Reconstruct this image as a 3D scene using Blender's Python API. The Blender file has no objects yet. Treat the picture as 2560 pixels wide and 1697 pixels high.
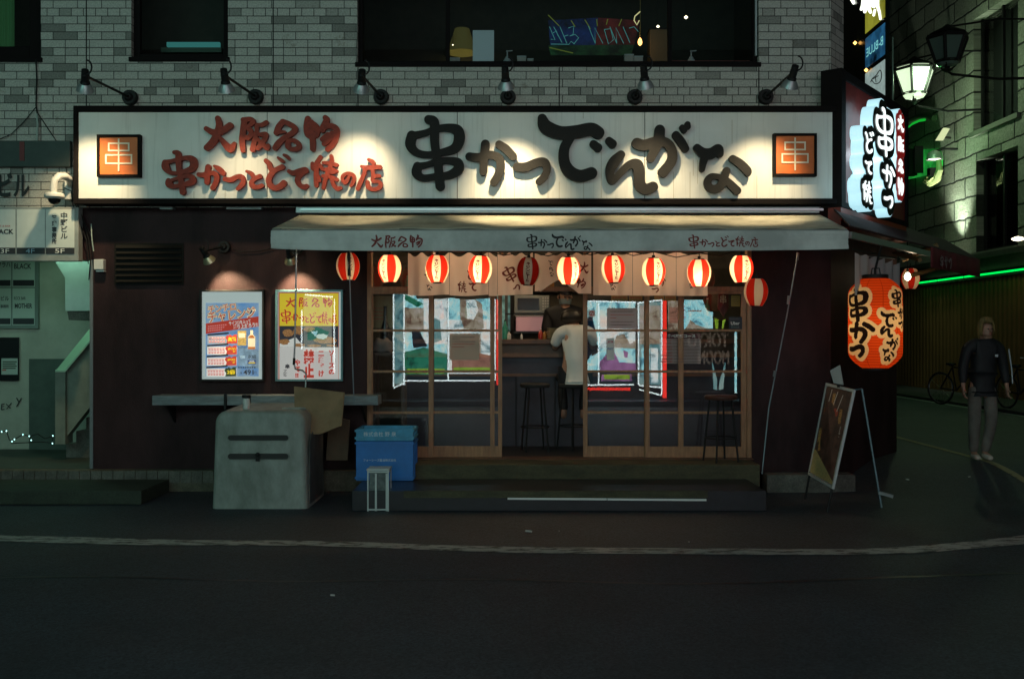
import bpy, math, random
import numpy as np
from mathutils import Vector, Matrix
R = math.radians
random.seed(7)
S = bpy.context.scene
C = S.collection

# ------------------------------------------------------------------ camera, sky, exposure
F, CX, CY, H, D0 = 2489.0, 1285.0, 840.0, 1.7, 11.0     # focal (photo px), vanishing point, eye height, camera to facade
cam = bpy.data.objects.new('camera', bpy.data.cameras.new('camera'))
C.objects.link(cam)
cam.location = (0, -D0, H); cam.rotation_euler = (R(90), 0, 0)
cam.data.sensor_width = 36; cam.data.lens = 35
cam.data.shift_x = -5 / 2560; cam.data.shift_y = -8.5 / 2560
cam.data.clip_start = 0.05; cam.data.clip_end = 400
S.camera = cam
w = bpy.data.worlds.new('World'); S.world = w; w.use_nodes = True
nt = w.node_tree; nt.nodes.clear()
sky = nt.nodes.new('ShaderNodeTexSky'); sky.sky_type = 'NISHITA'; sky.sun_disc = False
sky.sun_elevation = R(-4); sky.sun_rotation = R(200)
mx = nt.nodes.new('ShaderNodeMix'); mx.data_type = 'RGBA'; mx.blend_type = 'MULTIPLY'; mx.inputs[0].default_value = 1
mx.inputs[7].default_value = (0.72, 1.0, 0.68, 1)
bgd = nt.nodes.new('ShaderNodeBackground'); bgd.inputs[1].default_value = 0.42
wo = nt.nodes.new('ShaderNodeOutputWorld')
nt.links.new(sky.outputs[0], mx.inputs[6]); nt.links.new(mx.outputs[2], bgd.inputs[0]); nt.links.new(bgd.outputs[0], wo.inputs[0])
S.view_settings.view_transform = 'Standard'; S.view_settings.look = 'None'
S.view_settings.exposure = 0.0; S.view_settings.gamma = 1; S.view_settings.use_curve_mapping = False
S.render.engine = 'CYCLES'
S.cycles.use_denoising = True
S.cycles.max_bounces = 6; S.cycles.diffuse_bounces = 3; S.cycles.glossy_bounces = 3
S.cycles.transmission_bounces = 3; S.cycles.transparent_max_bounces = 12
S.cycles.sample_clamp_indirect = 3; S.cycles.caustics_reflective = False; S.cycles.caustics_refractive = False
S.cycles.use_light_tree = True

def X(x, D=D0): return (x - CX) / F * D
def Z(y, D=D0): return H - (y - CY) / F * D
def P(x, y, D=D0): return Vector((X(x, D), D - D0, Z(y, D)))

# ------------------------------------------------------------------ materials
MATS = {}
def mat(name, col, rough=0.7, metal=0.0, emit=None, es=0.0, var=0.0, vs=6.0, bump=0.0, bs=40.0, spec=0.5, stretch=(1, 1, 1), trans=0.0, col2=None):
    if name in MATS: return MATS[name]
    m = bpy.data.materials.new(name); m.use_nodes = True; MATS[name] = m
    t = m.node_tree; b = t.nodes['Principled BSDF']
    b.inputs['Base Color'].default_value = (*col, 1); b.inputs['Roughness'].default_value = rough
    b.inputs['Metallic'].default_value = metal; b.inputs['Specular IOR Level'].default_value = spec
    if trans: b.inputs['Transmission Weight'].default_value = trans
    if emit: b.inputs['Emission Color'].default_value = (*emit, 1); b.inputs['Emission Strength'].default_value = es
    if var or bump:
        g = t.nodes.new('ShaderNodeNewGeometry'); mp = t.nodes.new('ShaderNodeMapping'); mp.inputs['Scale'].default_value = stretch
        t.links.new(g.outputs['Position'], mp.inputs[0])
    if var:
        n = t.nodes.new('ShaderNodeTexNoise'); n.inputs['Scale'].default_value = vs; n.inputs['Detail'].default_value = 6; n.inputs['Roughness'].default_value = 0.65
        t.links.new(mp.outputs[0], n.inputs['Vector'])
        r = t.nodes.new('ShaderNodeValToRGB')
        c2 = col2 or tuple(c * (1 - var) for c in col)
        r.color_ramp.elements[0].position = 0.35; r.color_ramp.elements[0].color = (*c2, 1)
        r.color_ramp.elements[1].position = 0.65; r.color_ramp.elements[1].color = (*[min(1, c * (1 + 0.35 * var)) for c in col], 1)
        t.links.new(n.outputs[0], r.inputs[0]); t.links.new(r.outputs[0], b.inputs['Base Color'])
        if emit and es: t.links.new(r.outputs[0], b.inputs['Emission Color'])
    if bump:
        n2 = t.nodes.new('ShaderNodeTexNoise'); n2.inputs['Scale'].default_value = bs; n2.inputs['Detail'].default_value = 5
        t.links.new(mp.outputs[0], n2.inputs['Vector'])
        bp = t.nodes.new('ShaderNodeBump'); bp.inputs['Strength'].default_value = bump; bp.inputs['Distance'].default_value = 0.01
        t.links.new(n2.outputs[0], bp.inputs['Height']); t.links.new(bp.outputs[0], b.inputs['Normal'])
        if name in ('concrete', 'kerb_stone', 'step_concrete', 'green_slab'):       # fine grit in the colour
            v = t.nodes.new('ShaderNodeTexVoronoi'); v.inputs['Scale'].default_value = 95; t.links.new(mp.outputs[0], v.inputs['Vector'])
            rr = t.nodes.new('ShaderNodeValToRGB'); rr.color_ramp.elements[0].color = (.70, .70, .70, 1); rr.color_ramp.elements[1].color = (1.35, 1.35, 1.35, 1); t.links.new(v.outputs['Color'], rr.inputs[0])
            mm = t.nodes.new('ShaderNodeMix'); mm.data_type = 'RGBA'; mm.blend_type = 'MULTIPLY'; mm.inputs[0].default_value = 1
            i_ = b.inputs['Base Color']
            if i_.links: t.links.new(i_.links[0].from_socket, mm.inputs[6])
            else: mm.inputs[6].default_value = (*col, 1)
            t.links.new(rr.outputs[0], mm.inputs[7]); t.links.new(mm.outputs[2], i_)
    return m

def glow(name, col, s):
    if name in MATS: return MATS[name]
    m = bpy.data.materials.new(name); m.use_nodes = True; MATS[name] = m
    t = m.node_tree; t.nodes.clear()
    e = t.nodes.new('ShaderNodeEmission'); e.inputs[0].default_value = (*col, 1); e.inputs[1].default_value = s
    o = t.nodes.new('ShaderNodeOutputMaterial'); t.links.new(e.outputs[0], o.inputs[0]); return m

def glass(name, ior=1.75, tint=(1, 1, 1)):
    if name in MATS: return MATS[name]
    m = bpy.data.materials.new(name); m.use_nodes = True; MATS[name] = m
    t = m.node_tree; t.nodes.clear()
    f = t.nodes.new('ShaderNodeFresnel'); f.inputs[0].default_value = ior
    a = t.nodes.new('ShaderNodeBsdfTransparent'); a.inputs[0].default_value = (*tint, 1)
    g = t.nodes.new('ShaderNodeBsdfGlossy'); g.inputs['Roughness'].default_value = 0.0
    x = t.nodes.new('ShaderNodeMixShader'); o = t.nodes.new('ShaderNodeOutputMaterial')
    t.links.new(f.outputs[0], x.inputs[0]); t.links.new(a.outputs[0], x.inputs[1]); t.links.new(g.outputs[0], x.inputs[2]); t.links.new(x.outputs[0], o.inputs[0])
    return m

def paper(name, col, tr=0.65, line=0.0):       # thin paper or cloth that lets a lamp behind it through
    if name in MATS: return MATS[name]
    m = bpy.data.materials.new(name); m.use_nodes = True; MATS[name] = m
    t = m.node_tree; t.nodes.clear()
    d = t.nodes.new('ShaderNodeBsdfDiffuse'); d.inputs[0].default_value = (*col, 1)
    l = t.nodes.new('ShaderNodeBsdfTranslucent'); l.inputs[0].default_value = (*col, 1)
    x = t.nodes.new('ShaderNodeMixShader'); x.inputs[0].default_value = tr; o = t.nodes.new('ShaderNodeOutputMaterial')
    t.links.new(d.outputs[0], x.inputs[1]); t.links.new(l.outputs[0], x.inputs[2]); t.links.new(x.outputs[0], o.inputs[0])
    return m

def brickmat(name, side=False):
    m = bpy.data.materials.new(name); m.use_nodes = True
    t = m.node_tree; L = t.links.new; b = t.nodes['Principled BSDF']; b.inputs['Roughness'].default_value = 0.75
    g = t.nodes.new('ShaderNodeNewGeometry'); s = t.nodes.new('ShaderNodeSeparateXYZ'); L(g.outputs['Position'], s.inputs[0])
    cx = t.nodes.new('ShaderNodeCombineXYZ')
    if side:
        d = t.nodes.new('ShaderNodeVectorMath'); d.operation = 'DOT_PRODUCT'; d.inputs[1].default_value = (0.606, 0.796, 0)
        L(g.outputs['Position'], d.inputs[0]); L(d.outputs['Value'], cx.inputs[0])
    else: L(s.outputs[0], cx.inputs[0])
    L(s.outputs[2], cx.inputs[1])
    # rows shift by an irregular amount, so the running bond is not perfectly regular
    bt = t.nodes.new('ShaderNodeTexBrick'); L(cx.outputs[0], bt.inputs['Vector'])
    bt.inputs['Scale'].default_value = 1; bt.inputs['Brick Width'].default_value = 0.268; bt.inputs['Row Height'].default_value = 0.0872
    bt.inputs['Mortar Size'].default_value = 0.0045; bt.inputs['Mortar Smooth'].default_value = 0.2; bt.inputs['Bias'].default_value = -0.15
    bt.offset = 0.5; bt.squash = 0.5; bt.squash_frequency = 5
    bt.inputs['Color1'].default_value = (0.50, 0.47, 0.40, 1); bt.inputs['Color2'].default_value = (0.20, 0.19, 0.165, 1); bt.inputs['Mortar'].default_value = (0.07, 0.068, 0.06, 1)
    # few dark, most light
    rp = t.nodes.new('ShaderNodeValToRGB'); rp.color_ramp.elements[0].position = 0.10; rp.color_ramp.elements[0].color = (0.20, 0.195, 0.17, 1)
    rp.color_ramp.elements[1].position = 0.24; rp.color_ramp.elements[1].color = (0.44, 0.425, 0.375, 1)
    bt2 = t.nodes.new('ShaderNodeTexBrick'); L(cx.outputs[0], bt2.inputs['Vector'])
    for k in ('Scale', 'Brick Width', 'Row Height', 'Mortar Size', 'Mortar Smooth'): bt2.inputs[k].default_value = bt.inputs[k].default_value
    bt2.offset = 0.5; bt2.squash = 0.5; bt2.squash_frequency = 5
    bt2.inputs['Color1'].default_value = (0, 0, 0, 1); bt2.inputs['Color2'].default_value = (1, 1, 1, 1); bt2.inputs['Mortar'].default_value = (0.0, 0.0, 0.0, 1); bt2.inputs['Bias'].default_value = 0.0
    L(bt2.outputs[0], rp.inputs[0])
    mo = t.nodes.new('ShaderNodeMix'); mo.data_type = 'RGBA'; L(bt.outputs['Fac'], mo.inputs[0]); L(rp.outputs[0], mo.inputs[6]); mo.inputs[7].default_value = (0.045, 0.044, 0.040, 1)
    n = t.nodes.new('ShaderNodeTexNoise'); n.inputs['Scale'].default_value = 3.5; n.inputs['Detail'].default_value = 7; n.inputs['Roughness'].default_value = 0.7; L(cx.outputs[0], n.inputs['Vector'])
    r2 = t.nodes.new('ShaderNodeValToRGB'); r2.color_ramp.elements[0].position = 0.60; r2.color_ramp.elements[0].color = (0, 0, 0, 1); r2.color_ramp.elements[1].position = 0.72; r2.color_ramp.elements[1].color = (0.7, 0.7, 0.7, 1)
    L(n.outputs[0], r2.inputs[0])
    m2 = t.nodes.new('ShaderNodeMix'); m2.data_type = 'RGBA'; L(r2.outputs[0], m2.inputs[0]); L(mo.outputs[2], m2.inputs[6]); m2.inputs[7].default_value = (0.12, 0.085, 0.05, 1)
    n3 = t.nodes.new('ShaderNodeTexNoise'); n3.inputs['Scale'].default_value = 60; n3.inputs['Detail'].default_value = 4; L(cx.outputs[0], n3.inputs['Vector'])
    m3 = t.nodes.new('ShaderNodeMix'); m3.data_type = 'RGBA'; m3.blend_type = 'OVERLAY'; m3.inputs[0].default_value = 0.6; L(m2.outputs[2], m3.inputs[6]); L(n3.outputs[0], m3.inputs[7])
    L(m3.outputs[2], b.inputs['Base Color'])
    inv = t.nodes.new('ShaderNodeMath'); inv.operation = 'SUBTRACT'; inv.inputs[0].default_value = 1; L(bt.outputs['Fac'], inv.inputs[1])
    ad = t.nodes.new('ShaderNodeMath'); ad.operation = 'MULTIPLY_ADD'; L(n3.outputs[0], ad.inputs[0]); ad.inputs[1].default_value = 0.35; L(inv.outputs[0], ad.inputs[2])
    bp = t.nodes.new('ShaderNodeBump'); bp.inputs['Strength'].default_value = 0.7; bp.inputs['Distance'].default_value = 0.008
    L(ad.outputs[0], bp.inputs['Height']); L(bp.outputs[0], b.inputs['Normal'])
    return m

# ------------------------------------------------------------------ mesh builder
WL = {}
def wloc(o):
    v = Vector((0, 0, 0))
    while o is not None:
        v += Vector(o.location); o = o.parent
    return v

def thing(name, label, cat, loc=(0, 0, 0), group=None, rz=0.0):
    o = bpy.data.objects.new(name, None); C.objects.link(o); o.location = loc; o.rotation_euler = (0, 0, rz)
    o.empty_display_size = 0.1
    o['label'] = label; o['category'] = cat
    if group: o['group'] = group
    return o

def tag(o, label=None, cat=None, group=None, kind=None):
    if label: o['label'] = label
    if cat: o['category'] = cat
    if group: o['group'] = group
    if kind: o['kind'] = kind
    return o

class MB:
    def __init__(s): s.v = []; s.f = []; s.m = []
    def add(s, vs, fs, mi=0, T=None):
        o = len(s.v)
        for p in vs:
            p = Vector(p)
            if T is not None: p = T @ p
            s.v.append(p)
        for f in fs: s.f.append([i + o for i in f]); s.m.append(mi)
        return s
    def box(s, x0, x1, y0, y1, z0, z1, mi=0, T=None):
        x0, x1 = sorted((x0, x1)); y0, y1 = sorted((y0, y1)); z0, z1 = sorted((z0, z1))
        vs = [(x0, y0, z0), (x1, y0, z0), (x1, y1, z0), (x0, y1, z0), (x0, y0, z1), (x1, y0, z1), (x1, y1, z1), (x0, y1, z1)]
        return s.add(vs, [(0, 3, 2, 1), (4, 5, 6, 7), (0, 1, 5, 4), (1, 2, 6, 5), (2, 3, 7, 6), (3, 0, 4, 7)], mi, T)
    def quad(s, a, b, c, d, mi=0): return s.add([a, b, c, d], [(0, 1, 2, 3)], mi)
    def prism(s, pts, off, mi=0):          # polygon pts (3D) extruded by vector off
        n = len(pts); off = Vector(off)
        vs = [Vector(p) for p in pts] + [Vector(p) + off for p in pts]
        fs = [tuple(range(n)), tuple(range(2 * n - 1, n - 1, -1))] + [(i, i + n, (i + 1) % n + n, (i + 1) % n) for i in range(n)]
        return s.add(vs, fs, mi)
    def tube(s, pts, r, n=8, mi=0, cap=True, T=None):
        pts = [Vector(p) for p in pts]; rs = r if isinstance(r, (list, tuple)) else [r] * len(pts)
        vs = []; fs = []; up = None
        for i, p in enumerate(pts):
            d = (pts[min(i + 1, len(pts) - 1)] - pts[max(i - 1, 0)]).normalized()
            if up is None: up = d.orthogonal().normalized()
            up = (up - d * up.dot(d));
            if up.length < 1e-6: up = d.orthogonal()
            up.normalize(); sd = d.cross(up)
            for k in range(n):
                a = 2 * math.pi * k / n
                vs.append(p + (up * math.cos(a) + sd * math.sin(a)) * rs[i])
        for i in range(len(pts) - 1):
            for k in range(n): fs.append((i * n + k, i * n + (k + 1) % n, (i + 1) * n + (k + 1) % n, (i + 1) * n + k))
        if cap: fs.append(tuple(range(n - 1, -1, -1))); fs.append(tuple((len(pts) - 1) * n + k for k in range(n)))
        return s.add(vs, fs, mi, T)
    def lathe(s, prof, n=24, c=(0, 0, 0), mi=0, T=None, cap=True):   # prof: (r, z)
        vs = []; fs = []
        for r, z in prof:
            for k in range(n):
                a = 2 * math.pi * k / n; vs.append((c[0] + r * math.cos(a), c[1] + r * math.sin(a), c[2] + z))
        for i in range(len(prof) - 1):
            for k in range(n): fs.append((i * n + k, i * n + (k + 1) % n, (i + 1) * n + (k + 1) % n, (i + 1) * n + k))
        if cap: fs.append(tuple(range(n - 1, -1, -1))); fs.append(tuple((len(prof) - 1) * n + k for k in range(n)))
        return s.add(vs, fs, mi, T)
    def build(s, name, mats, parent=None, local=False, smooth=False, bevel=0.0, label=None):
        me = bpy.data.meshes.new(name); o = bpy.data.objects.new(name, me); C.objects.link(o)
        off = Vector((0, 0, 0))
        if parent is not None:
            o.parent = parent
            if not local: off = wloc(parent)
        me.from_pydata([tuple(p - off) for p in s.v], [], s.f)
        for x in (mats if isinstance(mats, (list, tuple)) else [mats]): me.materials.append(x)
        me.polygons.foreach_set('material_index', s.m)
        if smooth: me.polygons.foreach_set('use_smooth', [True] * len(s.f))
        me.update()
        if smooth and smooth != 'full':
            try: me.set_sharp_from_angle(angle=R(40))
            except Exception: pass
        if bevel:
            b = o.modifiers.new('bevel', 'BEVEL'); b.width = bevel; b.segments = 2; b.limit_method = 'ANGLE'; b.angle_limit = R(40)
        if label: o['label'] = label
        return o

def dup(o, parent=None):
    c = o.copy(); C.objects.link(c)
    if parent is not None: c.parent = parent
    for ch in list(o.children): dup(ch, c)
    return c

def wall_holes(mb, x0, x1, z0, z1, y, holes, th, mi=0, rev=0):       # face towards -Y with openings and their reveals
    xs = sorted({x0, x1, *[h[0] for h in holes], *[h[1] for h in holes]}); zs = sorted({z0, z1, *[h[2] for h in holes], *[h[3] for h in holes]})
    xs = [v for v in xs if x0 <= v <= x1]; zs = [v for v in zs if z0 <= v <= z1]
    for i in range(len(xs) - 1):
        for j in range(len(zs) - 1):
            mx_, mz_ = (xs[i] + xs[i + 1]) / 2, (zs[j] + zs[j + 1]) / 2
            if any(h[0] < mx_ < h[1] and h[2] < mz_ < h[3] for h in holes): continue
            mb.quad((xs[i], y, zs[j]), (xs[i + 1], y, zs[j]), (xs[i + 1], y, zs[j + 1]), (xs[i], y, zs[j + 1]), mi)
            mb.quad((xs[i], y + th, zs[j + 1]), (xs[i + 1], y + th, zs[j + 1]), (xs[i + 1], y + th, zs[j]), (xs[i], y + th, zs[j]), mi)
    for a, b, c, d in holes:
        a, b, c, d = max(a, x0), min(b, x1), max(c, z0), min(d, z1)
        for q in (((a, y, c), (a, y + th, c), (a, y + th, d), (a, y, d)), ((b, y, d), (b, y + th, d), (b, y + th, c), (b, y, c)),
                  ((a, y, d), (a, y + th, d), (b, y + th, d), (b, y, d)), ((b, y, c), (b, y + th, c), (a, y + th, c), (a, y, c))): mb.quad(*q, rev)
    for q in (((x0, y, z0), (x0, y, z1), (x0, y + th, z1), (x0, y + th, z0)), ((x1, y, z1), (x1, y, z0), (x1, y + th, z0), (x1, y + th, z1)),
              ((x0, y, z1), (x1, y, z1), (x1, y + th, z1), (x0, y + th, z1))): mb.quad(*q, mi)

# ------------------------------------------------------------------ brush lettering: strokes of (x, y, radius), y down
def cr(pts, n=6):
    if len(pts) == 1: return [pts[0]]
    p = [pts[0]] + list(pts) + [pts[-1]]; out = []
    for i in range(1, len(p) - 2):
        for k in range(n):
            t = k / n; a, b, c, d = (np.array(q, float) for q in p[i - 1:i + 3])
            out.append(0.5 * ((2 * b) + (c - a) * t + (2 * a - 5 * b + 4 * c - d) * t * t + (3 * b - a - 3 * c + d) * t ** 3))
    out.append(np.array(pts[-1], float)); return out

G = {}      # glyph -> (strokes in traced px, origin, scale)
def g(ch, src, strokes):
    G[ch] = (src, strokes)
Z2 = (640, 0, 2.8); Z3 = (1280, 0, 2.8); ZR1 = (490, 270, 6.226); ZR2 = (390, 360, 8.159); ZR3 = (660, 360, 7.632)
g('B串', Z2, [[(1205,832,30),(1245,850,34),(1247,940,32),(1250,1010,31),(1262,1090,30),(1275,1180,31),(1287,1300,33)],
    [(1088,945,34),(1078,1010,36),(1120,1062,27),(1200,1078,22),(1300,1062,24),(1388,1035,33),(1420,975,38),(1412,912,38),(1355,890,28),(1270,895,22),(1180,925,21),(1095,945,26)],
    [(1128,1160,30),(1122,1208,34),(1165,1242,25),(1260,1232,24),(1350,1222,28),(1412,1185,36),(1412,1138,34),(1350,1120,24),(1270,1126,22),(1195,1148,20),(1130,1160,24)]])
g('Bか', Z2, [[(1492,1092,28),(1560,1098,30),(1640,1080,28),(1700,1105,30),(1712,1170,30),(1690,1230,28),(1665,1272,28)],
    [(1605,1005,31),(1596,1100,30),(1590,1198,28)], [(1702,1008,28),(1750,1040,30),(1798,1090,29)]])
g('Bつ', Z3, [[(35,1165,30),(100,1165,32),(175,1135,30),(228,1135,32),(246,1185,27),(225,1235,26),(190,1268,24)]])
g('Bで', Z3, [[(212,825,32),(240,885,48),(340,925,46),(450,918,45),(555,900,45),(606,925,43)],
    [(410,960,30),(368,1035,36),(368,1130,38),(408,1200,44),(480,1228,42),(558,1208,41)],
    [(572,1004,27),(604,1030,30)], [(682,982,27),(705,1003,31)]])
g('Bん', Z3, [[(765,1080,30),(715,1135,40),(688,1200,32),(702,1268,22),(760,1208,26),(825,1150,28),(880,1152,40),(893,1220,38),(900,1292,40),(940,1322,38),(990,1305,36)]])
g('Bが', Z3, [[(878,1000,38),(930,1012,38),(1020,985,34),(1090,1000,34),(1126,1060,34),(1118,1130,35),(1062,1202,37)],
    [(1038,905,36),(1030,980,38),(1000,1050,34),(975,1105,29)], [(1152,942,28),(1190,990,30),(1218,1036,27)],
    [(1196,888,20),(1210,908,21)], [(1233,866,21),(1238,884,18)]])
g('Bな', Z3, [[(1300,1030,26),(1345,1068,36),(1400,1070,38),(1448,1040,34),(1460,1075,26)], [(1358,1085,30),(1343,1140,24),(1336,1182,20)],
    [(1550,1108,26),(1600,1140,30),(1650,1188,30),(1658,1210,22)],
    [(1508,1192,26),(1490,1240,28),(1458,1308,30),(1400,1318,28),(1374,1280,26),(1392,1238,24),(1440,1232,20),(1505,1262,26),(1580,1332,30)]])
g('大', ZR1, [[(140,312,38),(250,368,48),(380,350,50),(512,262,50)], [(320,150,42),(342,260,50),(310,400,58),(240,520,55),(150,608,48)], [(370,470,32),(440,560,50),(520,625,58),(580,545,30)]])
g('阪', ZR1, [[(715,172,36),(830,165,38),(872,205,38),(800,275,30)], [(800,300,40),(845,380,38),(800,450,40),(740,440,40)], [(735,200,48),(715,350,48),(700,500,46),(715,650,38)],
    [(940,255,28),(1010,252,34),(1080,216,36)], [(930,250,30),(925,380,34),(890,520,40),(865,635,44)], [(975,405,28),(1070,400,38),(1050,480,38),(970,590,40),(945,625,26)], [(945,470,24),(1010,545,38),(1090,610,40),(1112,565,22)]])
g('名', ZR1, [[(1330,200,38),(1270,290,48),(1235,375,42)], [(1340,200,40),(1440,240,40),(1530,312,44),(1470,390,42),(1370,450,42),(1270,540,50),(1218,612,44)], [(1290,365,30),(1370,362,20)],
    [(1425,510,40),(1418,590,42),(1480,632,34),(1585,612,40),(1575,540,38),(1500,492,32),(1430,500,28)]])
g('物', ZR1, [[(1728,160,48),(1708,280,48),(1720,400,42),(1790,435,40)], [(1800,230,44),(1870,280,34),(1870,395,42),(1800,430,42)], [(1790,200,30),(1790,400,40),(1805,520,46),(1805,628,42)], [(1720,325,36),(1860,325,26)],
    [(2000,140,40),(2022,178,48),(1965,290,46),(1960,335,42)], [(1970,285,48),(2080,268,42),(2168,312,48),(2180,410,40),(2130,540,40),(2038,632,42)],
    [(2040,395,30),(2000,440,40),(1950,478,34)], [(2105,380,38),(2060,480,44),(1980,548,36)]])
g('串', ZR2, [[(345,160,40),(420,178,56),(430,300,60),(440,500,56),(470,640,52),(490,800,56),(518,975,60)],
    [(160,370,62),(168,460,78),(250,565,48),(400,585,38),(550,550,48),(695,500,68),(742,410,75),(720,310,74),(620,272,50),(480,285,42),(300,335,40),(170,362,50)],
    [(230,745,58),(240,810,72),(320,855,48),(480,830,40),(620,800,56),(720,750,66),(700,665,56),(600,642,42),(450,680,36),(300,722,34)]])
g('か', ZR2, [[(842,612,42),(950,622,54),(1080,582,48),(1178,602,52),(1218,680,52),(1190,790,52),(1130,888,50)], [(1040,458,58),(1020,600,58),(1015,772,55)], [(1168,440,28),(1260,500,56),(1350,590,50)]])
g('つ', ZR2, [[(1382,708,45),(1500,722,54),(1620,662,50),(1718,662,54),(1762,740,50),(1720,830,52),(1648,902,42)]])
g('と', ZR2, [[(1828,548,30),(1920,588,42),(1975,680,38)], [(2100,650,48),(2000,690,44),(1930,762,48),(1950,850,54),(2050,872,48),(2142,838,44)]])
g('ど', ZR3, [[(20,310,45),(80,370,50),(110,460,48),(150,510,40)], [(332,430,54),(230,470,46),(130,550,52),(75,660,54),(95,770,58),(190,830,54),(290,800,60),(362,738,60)], [(248,248,22),(300,290,36),(345,320,32)], [(365,200,28),(420,230,36),(455,272,28)]])
g('て', ZR3, [[(460,510,38),(540,545,50),(650,505,46),(770,480,50),(805,520,26)], [(760,522,42),(660,590,48),(620,680,50),(660,770,46),(750,812,50),(800,795,42)]])
g('焼', ZR3, [[(1062,240,40),(1010,320,42),(975,400,44)], [(910,365,38),(915,450,42)], [(1000,340,46),(980,500,46),(980,650,48),(985,785,40)], [(1062,400,36),(1090,470,30)], [(1020,600,30),(1050,690,30)],
    [(1268,220,36),(1275,330,42),(1240,450,42)], [(1118,345,30),(1250,358,36),(1372,392,38)], [(1130,478,34),(1260,468,34),(1370,508,34)], [(1185,540,34),(1330,535,26)], [(1112,602,36),(1250,612,36),(1382,672,36)],
    [(1170,620,36),(1140,730,38),(1118,830,36)], [(1270,640,38),(1310,760,40),(1380,842,42),(1450,828,32)]])
g('の', ZR3, [[(1622,570,26),(1580,680,36),(1530,732,36),(1484,670,34),(1502,592,36),(1590,550,32),(1680,582,40),(1710,650,36),(1680,740,36),(1640,790,26)]])
g('店', ZR3, [[(1985,288,30),(2060,328,42),(2080,356,36)], [(1850,420,30),(1950,442,42),(2100,432,44),(2202,432,42)], [(1920,462,40),(1890,580,40),(1830,720,44),(1778,842,40)], [(2060,480,36),(2070,580,38),(2060,680,38)], [(2090,600,38),(2192,600,36)],
    [(1960,715,38),(1980,810,46),(2060,858,38),(2180,830,42),(2218,760,40),(2170,705,32),(2070,705,32)]])
U = (0, 0, 1)
g('キ', U, [[(20,30,7),(80,20,7)],[(12,58,7),(88,46,7)],[(42,4,8),(60,96,8)]])
g('リ', U, [[(25,10,8),(26,60,8)],[(74,8,8),(74,60,8),(40,96,7)]])
g('ン', U, [[(15,15,8),(38,30,8)],[(15,92,7),(60,75,8),(90,30,7)]])
g('ビ', U, [[(20,8,8),(22,70,8),(40,90,8),(85,88,8)],[(24,48,7),(76,30,7)],[(78,2,5),(84,14,5)],[(93,-2,5),(98,10,5)]])
g('ー', U, [[(50,5,9),(50,95,9)]])
g('ル', U, [[(30,10,8),(28,60,8),(8,94,6)],[(60,8,8),(60,88,8),(95,62,6)]])

def strokes_of(ch, box=None, rscale=1.0):
    """box None: photo pixels; box (x0, y0, w, h) y down: glyph fitted to it"""
    (ox, oy, sc), st = G[ch]
    out = []
    for s in st: out.append([np.array((p[0] / sc + ox, p[1] / sc + oy, p[2] / sc)) for p in cr(s)])
    if box is None: return out
    if (ox, oy, sc) == U: x0, y0, x1, y1 = 0, 0, 100, 100
    else:
        a = np.concatenate([np.array(s) for s in out]); x0, y0 = (a[:, 0] - a[:, 2]).min(), (a[:, 1] - a[:, 2]).min(); x1, y1 = (a[:, 0] + a[:, 2]).max(), (a[:, 1] + a[:, 2]).max()
    bx, by, bw, bh = box; kx, ky = bw / (x1 - x0), bh / (y1 - y0); kr = math.sqrt(kx * ky) * rscale
    return [[np.array((bx + (p[0] - x0) * kx, by + (p[1] - y0) * ky, p[2] * kr)) for p in s] for s in out]

def sdf(strokes, PX, PY, grow=0.0):
    d = np.full(PX.shape, 1e9)
    for s in strokes:
        for i in range(max(1, len(s) - 1)):
            a = s[i]; b = s[min(i + 1, len(s) - 1)]
            vx, vy = b[0] - a[0], b[1] - a[1]; L2 = vx * vx + vy * vy + 1e-12
            t = np.clip(((PX - a[0]) * vx + (PY - a[1]) * vy) / L2, 0, 1)
            d = np.minimum(d, np.hypot(PX - a[0] - t * vx, PY - a[1] - t * vy) - (a[2] + (b[2] - a[2]) * t) - grow)
    return d

def glyph_mesh(strokes, step, grow=0.0):
    """union of strokes -> verts2d, faces, directed boundary edges (y down)"""
    a = np.concatenate([np.array(s) for s in strokes]); m = grow + 2 * step
    x0, y0 = (a[:, 0] - a[:, 2]).min() - m, (a[:, 1] - a[:, 2]).min() - m
    nx = int(((a[:, 0] + a[:, 2]).max() + m - x0) / step) + 2; ny = int(((a[:, 1] + a[:, 2]).max() + m - y0) / step) + 2
    PX, PY = np.meshgrid(x0 + np.arange(nx) * step, y0 + np.arange(ny) * step)
    d = sdf(strokes, PX, PY, grow); ins = d < 0
    any_ = ins[:-1, :-1] | ins[1:, :-1] | ins[:-1, 1:] | ins[1:, 1:]
    V = []; key = {}; Fc = []; B = []
    def vert(k, p):
        if k not in key: key[k] = len(V); V.append(p)
        return key[k]
    for j, i in zip(*np.nonzero(any_)):
        c = [(i, j), (i + 1, j), (i + 1, j + 1), (i, j + 1)]; poly = []; kinds = []
        for q in range(4):
            (ia, ja), (ib, jb) = c[q], c[(q + 1) % 4]
            da, db = d[ja, ia], d[jb, ib]
            if da < 0: poly.append(vert(('c', ia, ja), (PX[ja, ia], PY[ja, ia]))); kinds.append(0)
            if (da < 0) != (db < 0):
                t = da / (da - db); t = min(max(t, 0.02), 0.98)
                k = ('e', min(ia, ib), min(ja, jb), ja == jb)
                poly.append(vert(k, (PX[ja, ia] + (PX[jb, ib] - PX[ja, ia]) * t, PY[ja, ia] + (PY[jb, ib] - PY[ja, ia]) * t))); kinds.append(1 if da < 0 else 2)
        if len(poly) < 3: continue
        Fc.append(poly)
        for q in range(len(poly)):
            if kinds[q] == 1 and kinds[(q + 1) % len(poly)] == 2: B.append((poly[q], poly[(q + 1) % len(poly)]))
    return V, Fc, B

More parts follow.
